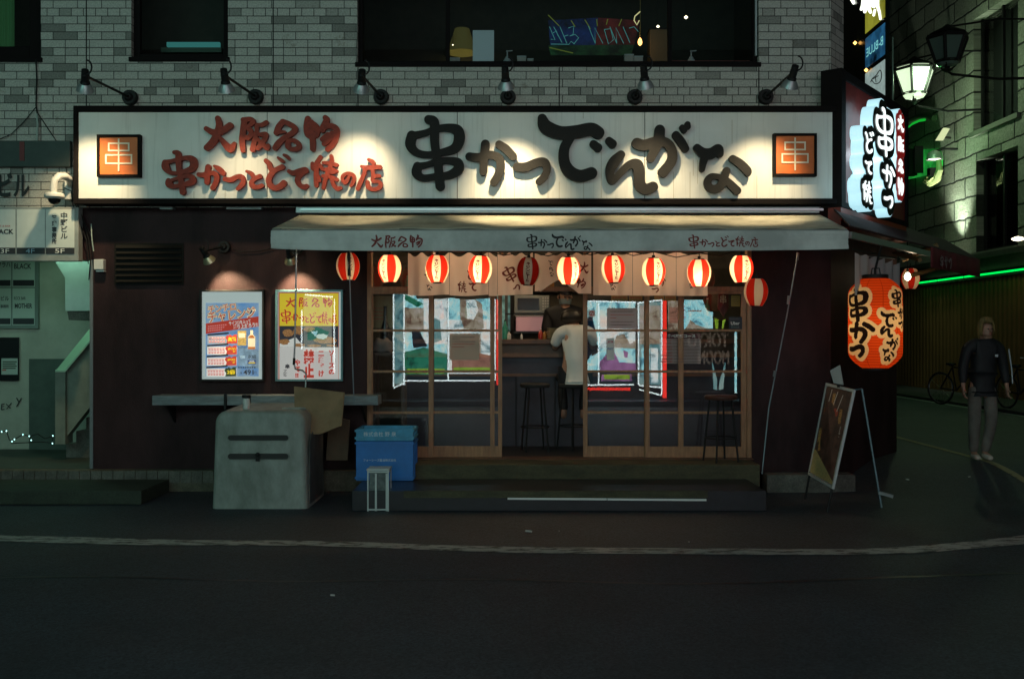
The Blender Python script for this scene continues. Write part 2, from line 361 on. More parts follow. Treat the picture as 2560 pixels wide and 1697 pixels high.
def glyph_solid(strokes, step, fn, depth, grow=0.0, mb=None, mi=0, side=0):
    """fn(x, y, h) -> 3D; front face at h = depth, rim walls down to h = 0"""
    mb = mb or MB(); V, Fc, B = glyph_mesh(strokes, step, grow)
    mb.add([fn(x, y, depth) for x, y in V], [f[::-1] for f in Fc], mi)
    if depth > 0 and side is not None:
        vs = []; fs = []
        for a, b in B:
            n = len(vs); vs += [fn(*V[a], depth), fn(*V[b], depth), fn(*V[b], 0), fn(*V[a], 0)]; fs.append((n, n + 1, n + 2, n + 3))
        mb.add(vs, fs, side)
    return mb

FONT_TMP = []
def font_mesh(text, size=1.0, bold=0.0, align='CENTER', spacing=1.0, line=1.0):
    cu = bpy.data.curves.new('text', 'FONT'); cu.body = text; cu.size = size; cu.offset = bold; cu.align_x = align; cu.align_y = 'CENTER'
    cu.space_character = spacing; cu.space_line = line; cu.resolution_u = 3
    o = bpy.data.objects.new('text', cu); C.objects.link(o)
    dg = bpy.context.evaluated_depsgraph_get(); dg.update()
    me = bpy.data.meshes.new_from_object(o.evaluated_get(dg))
    vs = [v.co.copy() for v in me.vertices]; fs = [tuple(p.vertices) for p in me.polygons]
    bpy.data.meshes.remove(me); bpy.data.objects.remove(o); bpy.data.curves.remove(cu)
    return vs, fs

def font_on(mb, text, c, w=None, h=None, u=(1, 0, 0), v=(0, 0, 1), bold=0.0, mi=0, align='CENTER', rot=0.0, line=1.0):
    """lettering centred on c, scaled to width w and/or height h, u right, v up"""
    vs, fs = font_mesh(text, 1.0, bold, align, line=line)
    if not vs: return mb
    x0, x1 = min(p.x for p in vs), max(p.x for p in vs); y0, y1 = min(p.y for p in vs), max(p.y for p in vs)
    kx = w / max(x1 - x0, 1e-6) if w else None; ky = h / max(y1 - y0, 1e-6) if h else None
    kx = kx or ky; ky = ky or kx
    u = Vector(u); v = Vector(v); c = Vector(c); ca, sa = math.cos(rot), math.sin(rot)
    out = []
    for p in vs:
        a, b = (p.x - (x0 + x1) / 2) * kx, (p.y - (y0 + y1) / 2) * ky
        a, b = a * ca - b * sa, a * sa + b * ca
        out.append(c + u * a + v * b)
    return mb.add(out, fs, mi)

def light(parent, kind, loc, energy, color, local=False, radius=0.03, **kw):
    l = bpy.data.lights.new('bulb_light', kind); l.energy = energy; l.color = color
    if kind != 'AREA': l.shadow_soft_size = radius
    for k, v in kw.items(): setattr(l, k, v)
    o = bpy.data.objects.new('bulb_light', l); C.objects.link(o); o.parent = parent
    o.location = Vector(loc) - (Vector((0, 0, 0)) if local or parent is None else wloc(parent))
    return o
def aim(o, d): o.rotation_euler = Vector(d).to_track_quat('-Z', 'Y').to_euler()

# ------------------------------------------------------------------ shared materials
m_maroon = mat('maroon_paint', (0.038, 0.0185, 0.0195), 0.6, spec=.15, var=0.5, vs=2.2, bump=0.35, bs=120, stretch=(1, 1, .35))
m_black = mat('black_metal', (0.008, 0.0075, 0.0075), 0.6, spec=.3)
m_blackg = mat('black_gloss', (0.01, 0.01, 0.012), 0.25)
m_frame = mat('sign_frame', (0.008, 0.006, 0.006), 0.8, spec=.12)
m_wood = mat('brown_wood', (0.34, 0.165, 0.075), 0.5, var=0.35, vs=8, stretch=(4, 4, 0.6), bump=0.1, bs=60)
m_darkwood = mat('dark_wood', (0.09, 0.045, 0.025), 0.5, var=0.4, vs=9)
m_steel = mat('steel', (0.45, 0.46, 0.46), 0.35, metal=1.0)
m_alu = mat('aluminium', (0.42, 0.44, 0.44), 0.45, metal=0.6)
m_white = mat('white_plastic', (0.62, 0.62, 0.58), 0.45, var=0.12)
m_conc = mat('concrete', (0.12, 0.118, 0.10), 0.85, var=0.4, vs=4, bump=0.4, bs=60)
m_dark = mat('dark_interior', (0.02, 0.019, 0.018), 0.8)
m_pane = glass('window_glass', 1.92)
m_paneb = glass('dark_window_glass', 1.6, (0.8, 0.85, 0.85))
m_brick = brickmat('pale_brick'); m_brick2 = brickmat('pale_brick_side', True)
m_cream = mat('cream_paper', (0.72, 0.66, 0.5), 0.8)
m_red = mat('red_print', (0.42, 0.035, 0.02), 0.6)
m_ink = mat('black_ink', (0.012, 0.012, 0.012), 0.6)

# asphalt
def asphalt():
    m = mat('asphalt', (0.020, 0.0255, 0.0325), 0.62, var=0.28, vs=1.1, bump=0.9, bs=160)
    t = m.node_tree; b = t.nodes['Principled BSDF']
    g_ = t.nodes.new('ShaderNodeNewGeometry'); v = t.nodes.new('ShaderNodeTexVoronoi'); v.inputs['Scale'].default_value = 70; t.links.new(g_.outputs['Position'], v.inputs['Vector'])
    rr = t.nodes.new('ShaderNodeValToRGB'); rr.color_ramp.elements[0].color = (0.45, 0.45, 0.45, 1); rr.color_ramp.elements[1].color = (2.6, 2.7, 2.8, 1); rr.color_ramp.elements[1].position = 1.0
    t.links.new(v.outputs['Color'], rr.inputs[0])
    mm = t.nodes.new('ShaderNodeMix'); mm.data_type = 'RGBA'; mm.blend_type = 'MULTIPLY'; mm.inputs[0].default_value = 1
    src = b.inputs['Base Color'].links[0].from_socket
    t.links.new(src, mm.inputs[6]); t.links.new(rr.outputs[0], mm.inputs[7]); t.links.new(mm.outputs[2], b.inputs['Base Color'])
    return m
m_asph = asphalt()
def worn(name, col, cover=0.5, sc=9):
    m = bpy.data.materials.new(name); m.use_nodes = True; t = m.node_tree; b = t.nodes['Principled BSDF']; L = t.links.new
    g_ = t.nodes.new('ShaderNodeNewGeometry'); n = t.nodes.new('ShaderNodeTexNoise'); n.inputs['Scale'].default_value = sc; n.inputs['Detail'].default_value = 8; n.inputs['Roughness'].default_value = 0.75
    mp = t.nodes.new('ShaderNodeMapping'); mp.inputs['Scale'].default_value = (0.55, 1.6, 1); L(g_.outputs['Position'], mp.inputs[0]); L(mp.outputs[0], n.inputs['Vector'])
    r = t.nodes.new('ShaderNodeValToRGB'); r.color_ramp.elements[0].position = cover - 0.05; r.color_ramp.elements[0].color = (0.04, 0.04, 0.037, 1); r.color_ramp.elements[1].position = cover + 0.04; r.color_ramp.elements[1].color = (*col, 1)
    L(n.outputs[0], r.inputs[0]); L(r.outputs[0], b.inputs['Base Color']); b.inputs['Roughness'].default_value = 0.7
    return m
m_line = worn('worn_white_paint', (0.35, 0.36, 0.34), 0.475)
m_line2 = worn('worn_yellow_paint', (0.28, 0.24, 0.12), 0.42)

# ------------------------------------------------------------------ ground
def gz(x, y):        # the side street climbs gently beyond the corner
    kx = min(1, max(0, (x - 3.2) / 1.2)); ky = min(1, max(0, (y + 0.8) / 1.8)); ky = ky * ky * (3 - 2 * ky)
    return 0.2 * kx * ky
mb = MB(); xs = [-60, -30, -15, -8, -4, 0, 3.0] + [3.2 + 0.2 * i for i in range(9)] + [6, 8, 12, 20, 40, 60]; ys = [-40, -20, -14, -11, -8, -5, -3, -1.5] + [-0.8 + 0.2 * i for i in range(11)] + [2, 4, 8, 15, 30, 60]
for a in xs: pass
vs = [(a, b, gz(a, b)) for b in ys for a in xs]; n = len(xs)
mb.add(vs, [(j * n + i, j * n + i + 1, (j + 1) * n + i + 1, (j + 1) * n + i) for j in range(len(ys) - 1) for i in range(n - 1)])
tag(mb.build('road', m_asph, smooth='full'), kind='structure')

def gp(x, y, h=0.005):     # photo pixel onto the flat road
    D = (H - h) * F / (y - CY); return Vector((X(x, D), D - D0, h))
ln = [(-700,1305,1322),(-300,1325,1341),(0,1337,1352),(200,1342,1358),(380,1347,1362),(560,1350,1362),(700,1350,1363),(900,1354,1367),(1080,1361,1374),(1300,1366,1381),(1500,1368,1383),(1700,1369,1384),(1950,1371,1386),(2150,1371,1385),(2300,1363,1381),(2450,1350,1369),(2560,1337,1359),(2800,1308,1334),(3200,1262,1290)]
mb = MB(); c = cr([(a, b, d) for a, b, d in ln], 8); vs = []; fs = []
for i, (a, b, d) in enumerate(c): vs += [gp(a, b), gp(a, d)]
for i in range(len(c) - 1): fs.append((2 * i, 2 * i + 1, 2 * i + 3, 2 * i + 2))
mb.add(vs, fs); tag(mb.build('edge_line', m_line), kind='structure')
mb = MB()
for x0, wd, z in ((5.62, 0.10, 0.206),):
    for k in range(30): mb.quad((x0, 1.0 + k, z), (x0 + wd, 1.0 + k, z), (x0 + wd, 2.0 + k, z), (x0, 2.0 + k, z))
mb.quad((5.62, -1.6, 0.012), (5.72, -1.6, 0.012), (5.72, -0.8, 0.012), (5.62, -0.8, 0.012))
ys_ = [-0.8 + 0.2 * i for i in range(10)]
for a, b in zip(ys_[:-1], ys_[1:]): mb.quad((5.62, a, gz(6, a) + .006), (5.72, a, gz(6, a) + .006), (5.72, b, gz(6, b) + .006), (5.62, b, gz(6, b) + .006))
tag(mb.build('parking_line', m_line2), kind='structure')
mb = MB(); mb.box(9.45, 9.56, 3, 34, 0.19, 0.207); tag(mb.build('kerb_line', mat('pale_green_stone', (0.34, 0.40, 0.34), 0.5, var=0.3)), kind='structure')
mb = MB(); mb.box(9.56, 11.3, -6, 34, 0.15, 0.27); tag(mb.build('pavement', mat('dark_pavement', (0.03, 0.032, 0.03), 0.8, var=0.3)), kind='structure')

# steps in front of the shop
m_step = mat('step_concrete', (0.062, 0.056, 0.026), 0.75, var=0.45, vs=5, bump=0.4, bs=70, stretch=(0.6, 2, 2))
m_stepdark = mat('step_tile', (0.011, 0.012, 0.017), 0.34, var=0.3, vs=12, bump=0.15, bs=90)
mb = MB(); mb.box(X(985, 10.5), X(1900, 10.5), -0.50, 0.10, 0.05, 0.345, 0); mb.box(X(1010), X(1880), -0.10, 0.12, 0.345, 0.357, 1)
steps = tag(mb.build('steps', [m_step, m_darkwood], bevel=0.008), kind='structure')
mb = MB(); mb.box(X(880, 9.7), X(1915, 9.7), -1.32, -0.503, 0.0, 0.195, 0); mb.build('lower_step', m_stepdark, steps, bevel=0.006)
mb = MB(); mb.box(X(1010, 9.68), X(1768, 9.68), -1.345, -1.322, 0.132, 0.199, 0); mb.build('step_nosing', m_step, steps)
mb = MB(); T = Matrix.Identity(4)
for a, b, da, db in ((1269, 1517, 0, -0.006), (1519, 1766, -0.007, -0.014)):
    x0, x1 = X(a, 9.65), X(b, 9.65)
    mb.add([(x0, -1.352, 0.117 + da), (x1, -1.352, 0.117 + db), (x1, -1.352, 0.135 + db), (x0, -1.352, 0.135 + da), (x0, -1.30, 0.117 + da), (x1, -1.30, 0.117 + db), (x1, -1.30, 0.135 + db), (x0, -1.30, 0.135 + da)],
           [(0, 1, 2, 3), (7, 6, 5, 4), (0, 4, 5, 1), (3, 2, 6, 7), (0, 3, 7, 4), (1, 5, 6, 2)])
mb.build('white_edge_strip', mat('white_strip', (0.75, 0.75, 0.72), 0.5), steps)

# left: raised brick kerb and ramp slab
m_kerb = mat('kerb_stone', (0.10, 0.088, 0.06), 0.8, var=0.4, vs=8, bump=0.4, bs=80)
mb = MB(); mb.box(-9, X(232), -0.13, 0.0, 0.0, 0.238); mb.box(X(232), X(985, 10.8), -0.13, -0.003, 0.0, 0.236)
kb = tag(mb.build('kerb', m_kerb, bevel=0.01), kind='structure')
mb = MB()
x = -6.2
while x < X(520): mb.box(x, x + 0.113, -0.142, -0.131, 0.10, 0.228); x += 0.122
mb.build('kerb_tiles', m_conc, kb)
mb = MB(); mb.box(-9, X(367, 10.2), -0.95, -0.135, 0.0, 0.14); mb.build('ramp_slab', mat('green_slab', (0.030, 0.038, 0.024), 0.75, var=0.3, bump=0.3), kb, bevel=0.01)
mb = MB(); mb.box(-9, X(232), 0.003, 1.9, 0.0, 0.242); tag(mb.build('entrance_floor', mat('green_floor', (0.045, 0.06, 0.048), 0.6, var=0.3)), kind='structure')
mb = MB(); mb.box(X(1905), 3.70, -0.22, -0.003, 0.0, 0.20)
tag(mb.build('corner_plinth', m_conc, bevel=0.012), kind='structure')

# ------------------------------------------------------------------ the restaurant building
B_ = thing('restaurant_building', 'corner building with pale brick upper floor above a maroon ground floor', 'building', (0, 0, 0))
XL = X(200); W1 = (-6.4, X(102), Z(148), 6.4); W2 = (X(328), X(570), Z(147), 6.4); W3 = (X(893), X(1897), Z(160), 6.3)
mb = MB(); wall_holes(mb, -9, XL, Z(650), 8.2, 0.0, [W1], 0.22); wall_holes(mb, XL, 3.5, 3.12, 8.2, 0.0, [W2, W3], 0.22)
mb.build('brick_wall', m_brick, B_)
mb = MB(); mb.quad((3.5, 0, 3.12), (3.75, 0.33, 3.12), (3.75, 0.33, 8.2), (3.5, 0, 8.2)); mb.quad((3.75, 0.33, 3.12), (3.75, 6, 3.12), (3.75, 6, 8.2), (3.75, 0.33, 8.2))
mb.build('brick_corner', m_brick2, B_)
mb = MB(); mb.box(-9, 3.7, 0.0, 6, 8.2, 8.3); mb.build('roof', m_dark, B_)
mb = MB()
for x in (216, 683, 895, 1398, 1897):
    z0 = 3.13
    for a, b in ((z0, Z(160) - .04),) if x in (895, 1398, 1897) else ((z0, 8.0),): mb = MB(); mb.box(X(x) - .006, X(x) + .006, -0.004, -0.0005, a, b); mb.build('expansion_joint', m_black, B_)
# ground floor wall with the wide door opening
DO = (X(917), X(1880), 0.348, Z(600))
LOU = None
mb = MB(); wall_holes(mb, X(232), 3.5, 0.2, 3.12, 0.001, [DO], 0.14); mb.box(X(200), X(232), 0.001, 0.14, Z(650), 3.12)
mb.quad((3.5, 0.001, 0.1), (4.97, 1.93, 0.1), (4.97, 1.93, 3.12), (3.5, 0.001, 3.12)); mb.quad((4.97, 1.93, 0.1), (4.97, 6, 0.1), (4.97, 6, 3.12), (4.97, 1.93, 3.12))
mb.quad((3.5, 0.001, 3.12), (4.97, 1.93, 3.12), (4.97, 6, 3.12), (3.5, 6, 3.12))
mb.build('ground_floor_wall', m_maroon, B_)
mb = MB(); mb.box(X(226), X(234), -0.02, 0.15, 0.24, Z(650)); mb.build('corner_trim', mat('grey_trim', (0.16, 0.18, 0.19), 0.5), B_)
# louvre vent
mb = MB(); a, b, c_, d = X(287), X(460), Z(712), Z(608)
mb.box(a, b, -0.012, 0.0, c_, d)
for i in range(7):
    z = c_ + 0.03 + i * (d - c_ - 0.05) / 6.6; mb.add([(a + .02, -0.04, z), (b - .02, -0.04, z), (b - .02, -0.012, z + .035), (a + .02, -0.012, z + .035), (a + .02, -0.036, z - .006), (b - .02, -0.036, z - .006)], [(0, 1, 2, 3), (4, 5, 1, 0)])
mb.build('louvre_vent', mat('vent_metal', (0.007, 0.007, 0.006), 0.7, spec=.15), B_)
# header above the door and wood frame
zt = Z(723)
mb = MB(); mb.box(DO[0], DO[1], 0.02, 0.12, zt - .02, zt + .03); mb.box(DO[0], DO[0] + .05, 0.015, 0.13, 0.35, DO[3]); mb.box(DO[1] - .05, DO[1], 0.015, 0.13, 0.35, DO[3])
for x in (1080, 1255, 1463, 1706): mb.box(X(x) - .014, X(x) + .014, 0.03, 0.10, zt + .03, DO[3])
mb.build('door_frame', m_wood, B_, bevel=0.003)
mb = MB(); mb.quad((DO[0], 0.07, zt), (DO[1], 0.07, zt), (DO[1], 0.07, DO[3]), (DO[0], 0.07, DO[3])); mb.build('transom_pane', m_pane, B_)
def leaf(xa, xb, y, stiles):
    mb = MB(); z0, z1 = 0.352, zt - .022
    for s in stiles: mb.box(X(s[0]), X(s[1]), y - .016, y + .016, z0, z1)
    sx = [X(s[0]) for s in stiles], [X(s[1]) for s in stiles]
    for i in range(len(stiles) - 1):
        a, b = sx[1][i], sx[0][i + 1]
        mb.box(a, b, y - .013, y + .013, z0, Z(1117)); mb.box(a, b, y - .013, y + .013, z1 - .03, z1)
        for yy in (826, 929, 1032): mb.box(a, b, y - .011, y + .011, Z(yy + 3), Z(yy - 3))
    d = mb.build('sliding_door', m_wood, B_, bevel=0.002)
    mb = MB(); mb.quad((X(xa), y + .002, Z(1120)), (X(xb), y + .002, Z(1120)), (X(xb), y + .002, z1), (X(xa), y + .002, z1)); mb.build('pane', m_pane, d)
    return d
leaf(928, 1078, 0.045, [(925, 931), (1071, 1083)])
leaf(1078, 1250, 0.085, [(1073, 1080), (1225, 1236), (1245, 1255)])
leaf(1465, 1620, 0.085, [(1459, 1470), (1613, 1627)])
leaf(1620, 1862, 0.045, [(1614, 1624), (1697, 1710), (1855, 1868)])
# interior shell
m_iwall = mat('interior_wall', (0.075, 0.07, 0.052), 0.8, var=0.3)
mb = MB(); mb.box(X(560), 3.3, 3.2, 3.3, 0.3, 3.05); mb.box(X(560) - .1, X(560), 0.15, 3.3, 0.3, 3.05); mb.box(3.3, 3.4, 0.15, 3.3, 0.3, 3.05)
mb.build('interior_wall', m_iwall, B_)
mb = MB(); mb.box(X(560), 3.3, 0.12, 3.2, 0.3, 0.346); mb.build('interior_floor', mat('dark_floor', (0.008, 0.009, 0.012), .5), B_)
mb = MB(); mb.box(X(560) - .1, 3.4, 0.142, 3.3, 3.05, 3.1); mb.build('interior_ceiling', m_dark, B_)
# alcove on the left: walls, ceiling
m_alc = mat('pale_green_wall', (0.40, 0.42, 0.34), 0.7, var=0.2, vs=2)
mb = MB(); mb.box(-9, X(232) + 1.6, 1.85, 1.95, 0.24, 3.1); mb.build('alcove_wall', m_alc, B_)
mb = MB(); mb.box(-9, X(232) + 1.6, 0.225, 1.85, 3.0, 3.1); mb.build('alcove_ceiling', m_alc, B_)
mb = MB(); mb.box(X(232) + 1.6, X(232) + 1.7, 0.15, 1.95, 0.24, 2.9); mb.build('alcove_side_wall', m_alc, B_)
# stair soffit hanging at the right of the alcove
mb = MB(); q = lambda x, y, D: tuple(P(x, y, D))
pts = [P(135, 650, 11.9), P(245, 650, 11.9), P(245, 777, 11.9), P(163, 777, 11.9), P(163, 694, 11.9)]
mb.prism(pts, (0, 0.85, 0)); mb.build('stair_soffit', mat('soffit_paint', (0.5, 0.56, 0.52), 0.6, var=0.1), B_)
mb = MB(); mb.prism([P(168, 778, 11.95), P(245, 778, 11.95), P(245, 800, 11.95), P(172, 800, 11.95)], (0, .5, 0)); mb.build('soffit_edge', m_conc, B_)
# solid stair parapet: post, sloping cap, flank
mb = MB()
a0, a1, b1, b0 = P(150, 925, 11.75), P(150, 1109, 11.75), P(240, 1010, 11.75), P(240, 818, 11.75)
mb.prism([P(138, 925, 11.65), P(163, 925, 11.65), P(163, 1110, 11.65), P(138, 1110, 11.65)], (0, 0.2, 0))
mb.prism([P(163, 925, 11.70), P(250, 822, 11.70), P(250, 985, 11.70), P(166, 1092, 11.70)], (0, 0.12, 0))
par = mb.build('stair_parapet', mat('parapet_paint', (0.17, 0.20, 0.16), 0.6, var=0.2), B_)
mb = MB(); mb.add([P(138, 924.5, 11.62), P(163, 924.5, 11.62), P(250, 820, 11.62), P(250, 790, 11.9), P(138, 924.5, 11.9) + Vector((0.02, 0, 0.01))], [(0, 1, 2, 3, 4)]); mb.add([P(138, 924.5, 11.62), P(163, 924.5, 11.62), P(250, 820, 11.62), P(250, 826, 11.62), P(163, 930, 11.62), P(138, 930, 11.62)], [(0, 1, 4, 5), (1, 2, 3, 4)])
mb.build('parapet_cap', mat('cap_paint', (0.42, 0.60, 0.42), 0.5), par)  # green light on the parapet top put into this colour
mb = MB()
for i in range(7): mb.box(X(170, 12) + i * .12, X(170, 12) + 1.6, 0.95, 1.8, 0.243 + i * .16, 0.243 + (i + 1) * .16)
mb.build('staircase', m_conc, B_)
mb = MB(); mb.box(X(63, 12.7), X(160, 12.7), 1.80, 1.846, 0.243, Z(897, 12.8)); mb.build('steel_door', mat('dark_green_steel', (0.07, 0.10, 0.08), 0.5, var=0.2), B_)
# alcove fluorescent lamp above, out of sight behind the lintel
lt = thing('ceiling_tube', 'white fluorescent tube fixed to the ceiling inside the stair entrance', 'lamp', (-5.4, 0.7, 2.95))
mb = MB(); mb.tube([(-5.9, 0.7, 2.925), (-4.9, 0.7, 2.925)], 0.015, 8); mb.build('tube', glow('green_tube', (0.55, 1.0, 0.72), 6.0), lt)
mb = MB(); mb.box(-5.92, -4.88, 0.66, 0.74, 2.945, 2.999); mb.build('housing', m_white, lt)
l = light(lt, 'AREA', (-5.3, 0.8, 2.90), 7.5, (0.45, 1.0, 0.72), size=1.0); l.data.shape = 'RECTANGLE'; l.data.size = 1.1; l.data.size_y = 0.25

# dark band board over the alcove + vertical red strip + katakana letters on the brick
bd = thing('blank_sign_board', 'long dark blank sign board fixed on the brick over the stair entrance', 'sign', (X(60), -0.05, Z(388)))
mb = MB(); mb.box(-8, X(182), -0.07, -0.003, Z(420), Z(355)); mb.build('board', mat('dark_green_board', (0.028, 0.036, 0.030), 0.5, var=0.3), bd, bevel=0.006)
mb = MB(); mb.box(X(57), X(69), -0.076, -0.071, Z(405), Z(358)); mb.build('red_strip', mat('faded_red', (0.14, 0.02, 0.02), 0.6), bd)
kt = thing('building_name_sign', 'black katakana letters ending in biru fixed on pale brick at the left', 'sign', (X(35), -0.02, Z(463)))
mb = MB(); font_on(mb, 'ビル', (X(38), -0.022, Z(463)), w=0.34, h=0.27, bold=0.03); font_on(mb, '野', (X(-32), -0.022, Z(463)), w=0.2, h=0.27, bold=0.03)
mb.build('letter', m_ink, kt)

# ------------------------------------------------------------------ upper windows
def window(r, mull, sill=True, depth=0.10, fr=0.05):
    x0, x1, z0, z1 = r; mb = MB()
    y0, y1 = depth - .03, depth + .03
    mb.box(x0, x0 + fr, y0, y1, z0, z1); mb.box(x1 - fr, x1, y0, y1, z0, z1); mb.box(x0 + fr, x1 - fr, y0, y1, z0, z0 + fr); mb.box(x0 + fr, x1 - fr, y0, y1, z1 - fr, z1)
    for m_ in mull: mb.box(m_ - .022, m_ + .022, y0 + .002, y1 - .002, z0 + fr, z1 - fr)
    if sill: mb.box(x0 - .02, x1 + .02, -0.03, 0.07, z0 - .035, z0 + .012)
    o = mb.build('window', m_frame, B_, bevel=0.004)
    mb = MB(); mb.quad((x0 + fr, depth, z0 + fr), (x1 - fr, depth, z0 + fr), (x1 - fr, depth, z1 - fr), (x0 + fr, depth, z1 - fr)); mb.build('pane', m_paneb, o)
    return o
window(W1, [X(-60)], fr=0.16); window(W2, [], fr=0.07); w3 = window(W3, [X(1118), X(1677)])
mb = MB(); mb.box(X(1890), X(1894), 0.03, 0.06, W3[2] + .1, W3[3]); mb.build('white_window_edge', mat('pale_edge', (0.35, 0.4, 0.4), 0.4), w3)
# dark rooms behind
mb = MB()
for r in (W1, W2, W3):
    x0, x1, z0, z1 = r[0] - .3, r[1] + .3, r[2] - .12, r[3] + .2
    yb = 2.6 if r is W3 else 0.9
    mb.quad((x0, yb, z0), (x1, yb, z0), (x1, yb, z1), (x0, yb, z1)); mb.quad((x0, .23, z0), (x0, yb, z0), (x0, yb, z1), (x0, .23, z1)); mb.quad((x1, .23, z0), (x1, yb, z0), (x1, yb, z1), (x1, .23, z1))
    mb.quad((x0, .23, z0), (x1, .23, z0), (x1, yb, z0), (x0, yb, z0)); mb.quad((x0, .23, z1), (x1, .23, z1), (x1, yb, z1), (x0, yb, z1))
mb.build('upper_room', mat('upper_room_wall', (0.030, 0.027, 0.018), 0.8, var=0.3), B_)

# ------------------------------------------------------------------ main sign
DS = 10.75; YS = DS - D0
sg = thing('shop_sign', 'long white sign board with raised red and black brush letters above the awning', 'sign', (X(1140, DS), YS, Z(390, DS)))
mb = MB(); mb.box(X(195, DS), X(2103, DS), YS + .02, -0.002, Z(509, DS), Z(268, DS)); mb.build('cabinet', m_frame, sg)
mb = MB()
x0, x1, z0, z1 = X(186, DS), X(2106, DS), Z(511, DS), Z(266, DS); a0, a1, b0, b1 = X(196, DS), X(2092, DS), Z(497, DS), Z(281, DS)
mb.box(x0, a0, YS - .035, YS + .05, z0, z1); mb.box(a1, x1, YS - .035, YS + .05, z0, z1); mb.box(a0, a1, YS - .033, YS + .05, z0, b0); mb.box(a0, a1, YS - .033, YS + .05, b1, z1)
mb.build('frame', m_frame, sg, bevel=0.006)
def signpanel():
    m = mat('sign_panel', (0.66, 0.66, 0.62), 0.5); t = m.node_tree; b = t.nodes['Principled BSDF']; L = t.links.new
    g_ = t.nodes.new('ShaderNodeNewGeometry'); mp = t.nodes.new('ShaderNodeMapping'); mp.inputs['Scale'].default_value = (14, 1, 0.7); L(g_.outputs['Position'], mp.inputs[0])
    n = t.nodes.new('ShaderNodeTexNoise'); n.inputs['Scale'].default_value = 2.2; n.inputs['Detail'].default_value = 5; L(mp.outputs[0], n.inputs['Vector'])
    r = t.nodes.new('ShaderNodeValToRGB'); r.color_ramp.elements[0].position = 0.30; r.color_ramp.elements[0].color = (0.70, 0.70, 0.66, 1); r.color_ramp.elements[1].position = 0.45; r.color_ramp.elements[1].color = (0.80, 0.80, 0.76, 1)
    L(n.outputs[0], r.inputs[0])
    n2 = t.nodes.new('ShaderNodeTexNoise'); n2.inputs['Scale'].default_value = 1.3; n2.inputs['Detail'].default_value = 6; L(g_.outputs['Position'], n2.inputs['Vector'])
    r2 = t.nodes.new('ShaderNodeValToRGB'); r2.color_ramp.elements[0].position = 0.3; r2.color_ramp.elements[0].color = (0.82, 0.82, 0.80, 1); r2.color_ramp.elements[1].position = 0.6; L(n2.outputs[0], r2.inputs[0])
    x = t.nodes.new('ShaderNodeMix'); x.data_type = 'RGBA'; x.blend_type = 'MULTIPLY'; x.inputs[0].default_value = 1; L(r.outputs[0], x.inputs[6]); L(r2.outputs[0], x.inputs[7]); L(x.outputs[2], b.inputs['Base Color'])
    return m
mb = MB(); seams = [196, 668, 1143, 1612, 2092]
for a, b in zip(seams[:-1], seams[1:]): mb.box(X(a, DS) + .004, X(b, DS) - .004, YS - .002, YS + .018, b0 + .001, b1 - .001)
mb.build('panel', signpanel(), sg)
mb = MB(); rnd = random.Random(3)      # rust and dirt runs below the letters and the top edge
for x, y, l in [(1458,281,16),(1459,455,42),(1398,455,42),(1500,350,30),(1602,345,24),(1720,350,28),(1733,400,40),(1744,400,60),(1684,430,66),(1725,430,66),(1144,300,180),(1030,430,64),(762,470,26),(806,478,18),(836,480,16),(485,478,18),(563,470,26),(900,488,8),(945,484,12),(1252,440,55),(1286,400,95),(1892,440,56),(1830,300,60),(1370,440,55),(1503,380,115)]:
    mb.box(X(x, DS) - .0025, X(x, DS) + .0025, YS - .0035, YS - .0022, Z(y + l, DS), Z(y, DS))
mb.build('dirt_runs', mat('dirt', (0.42, 0.38, 0.30), 0.8), sg)
m_redl = mat('red_letter_paint', (0.30, 0.030, 0.012), 0.6, var=0.3, vs=30, bump=0.5, bs=140)
m_blkl = mat('black_letter_paint', (0.008, 0.007, 0.006), 0.75, var=0.3, vs=30, bump=0.5, bs=140)
DL = DS - 0.11
def sfn(x, y, h): return Vector((X(x, DL), YS - 0.03 - h, Z(y, DL)))
for ch in '大阪名物串かつとどて焼の店': glyph_solid(strokes_of(ch), 1.3, sfn, 0.045).build('red_character', m_redl, sg)
for ch in 'B串 Bか Bつ Bで Bん Bが Bな'.split(): glyph_solid(strokes_of(ch), 1.9, sfn, 0.05).build('black_character', m_blkl, sg)
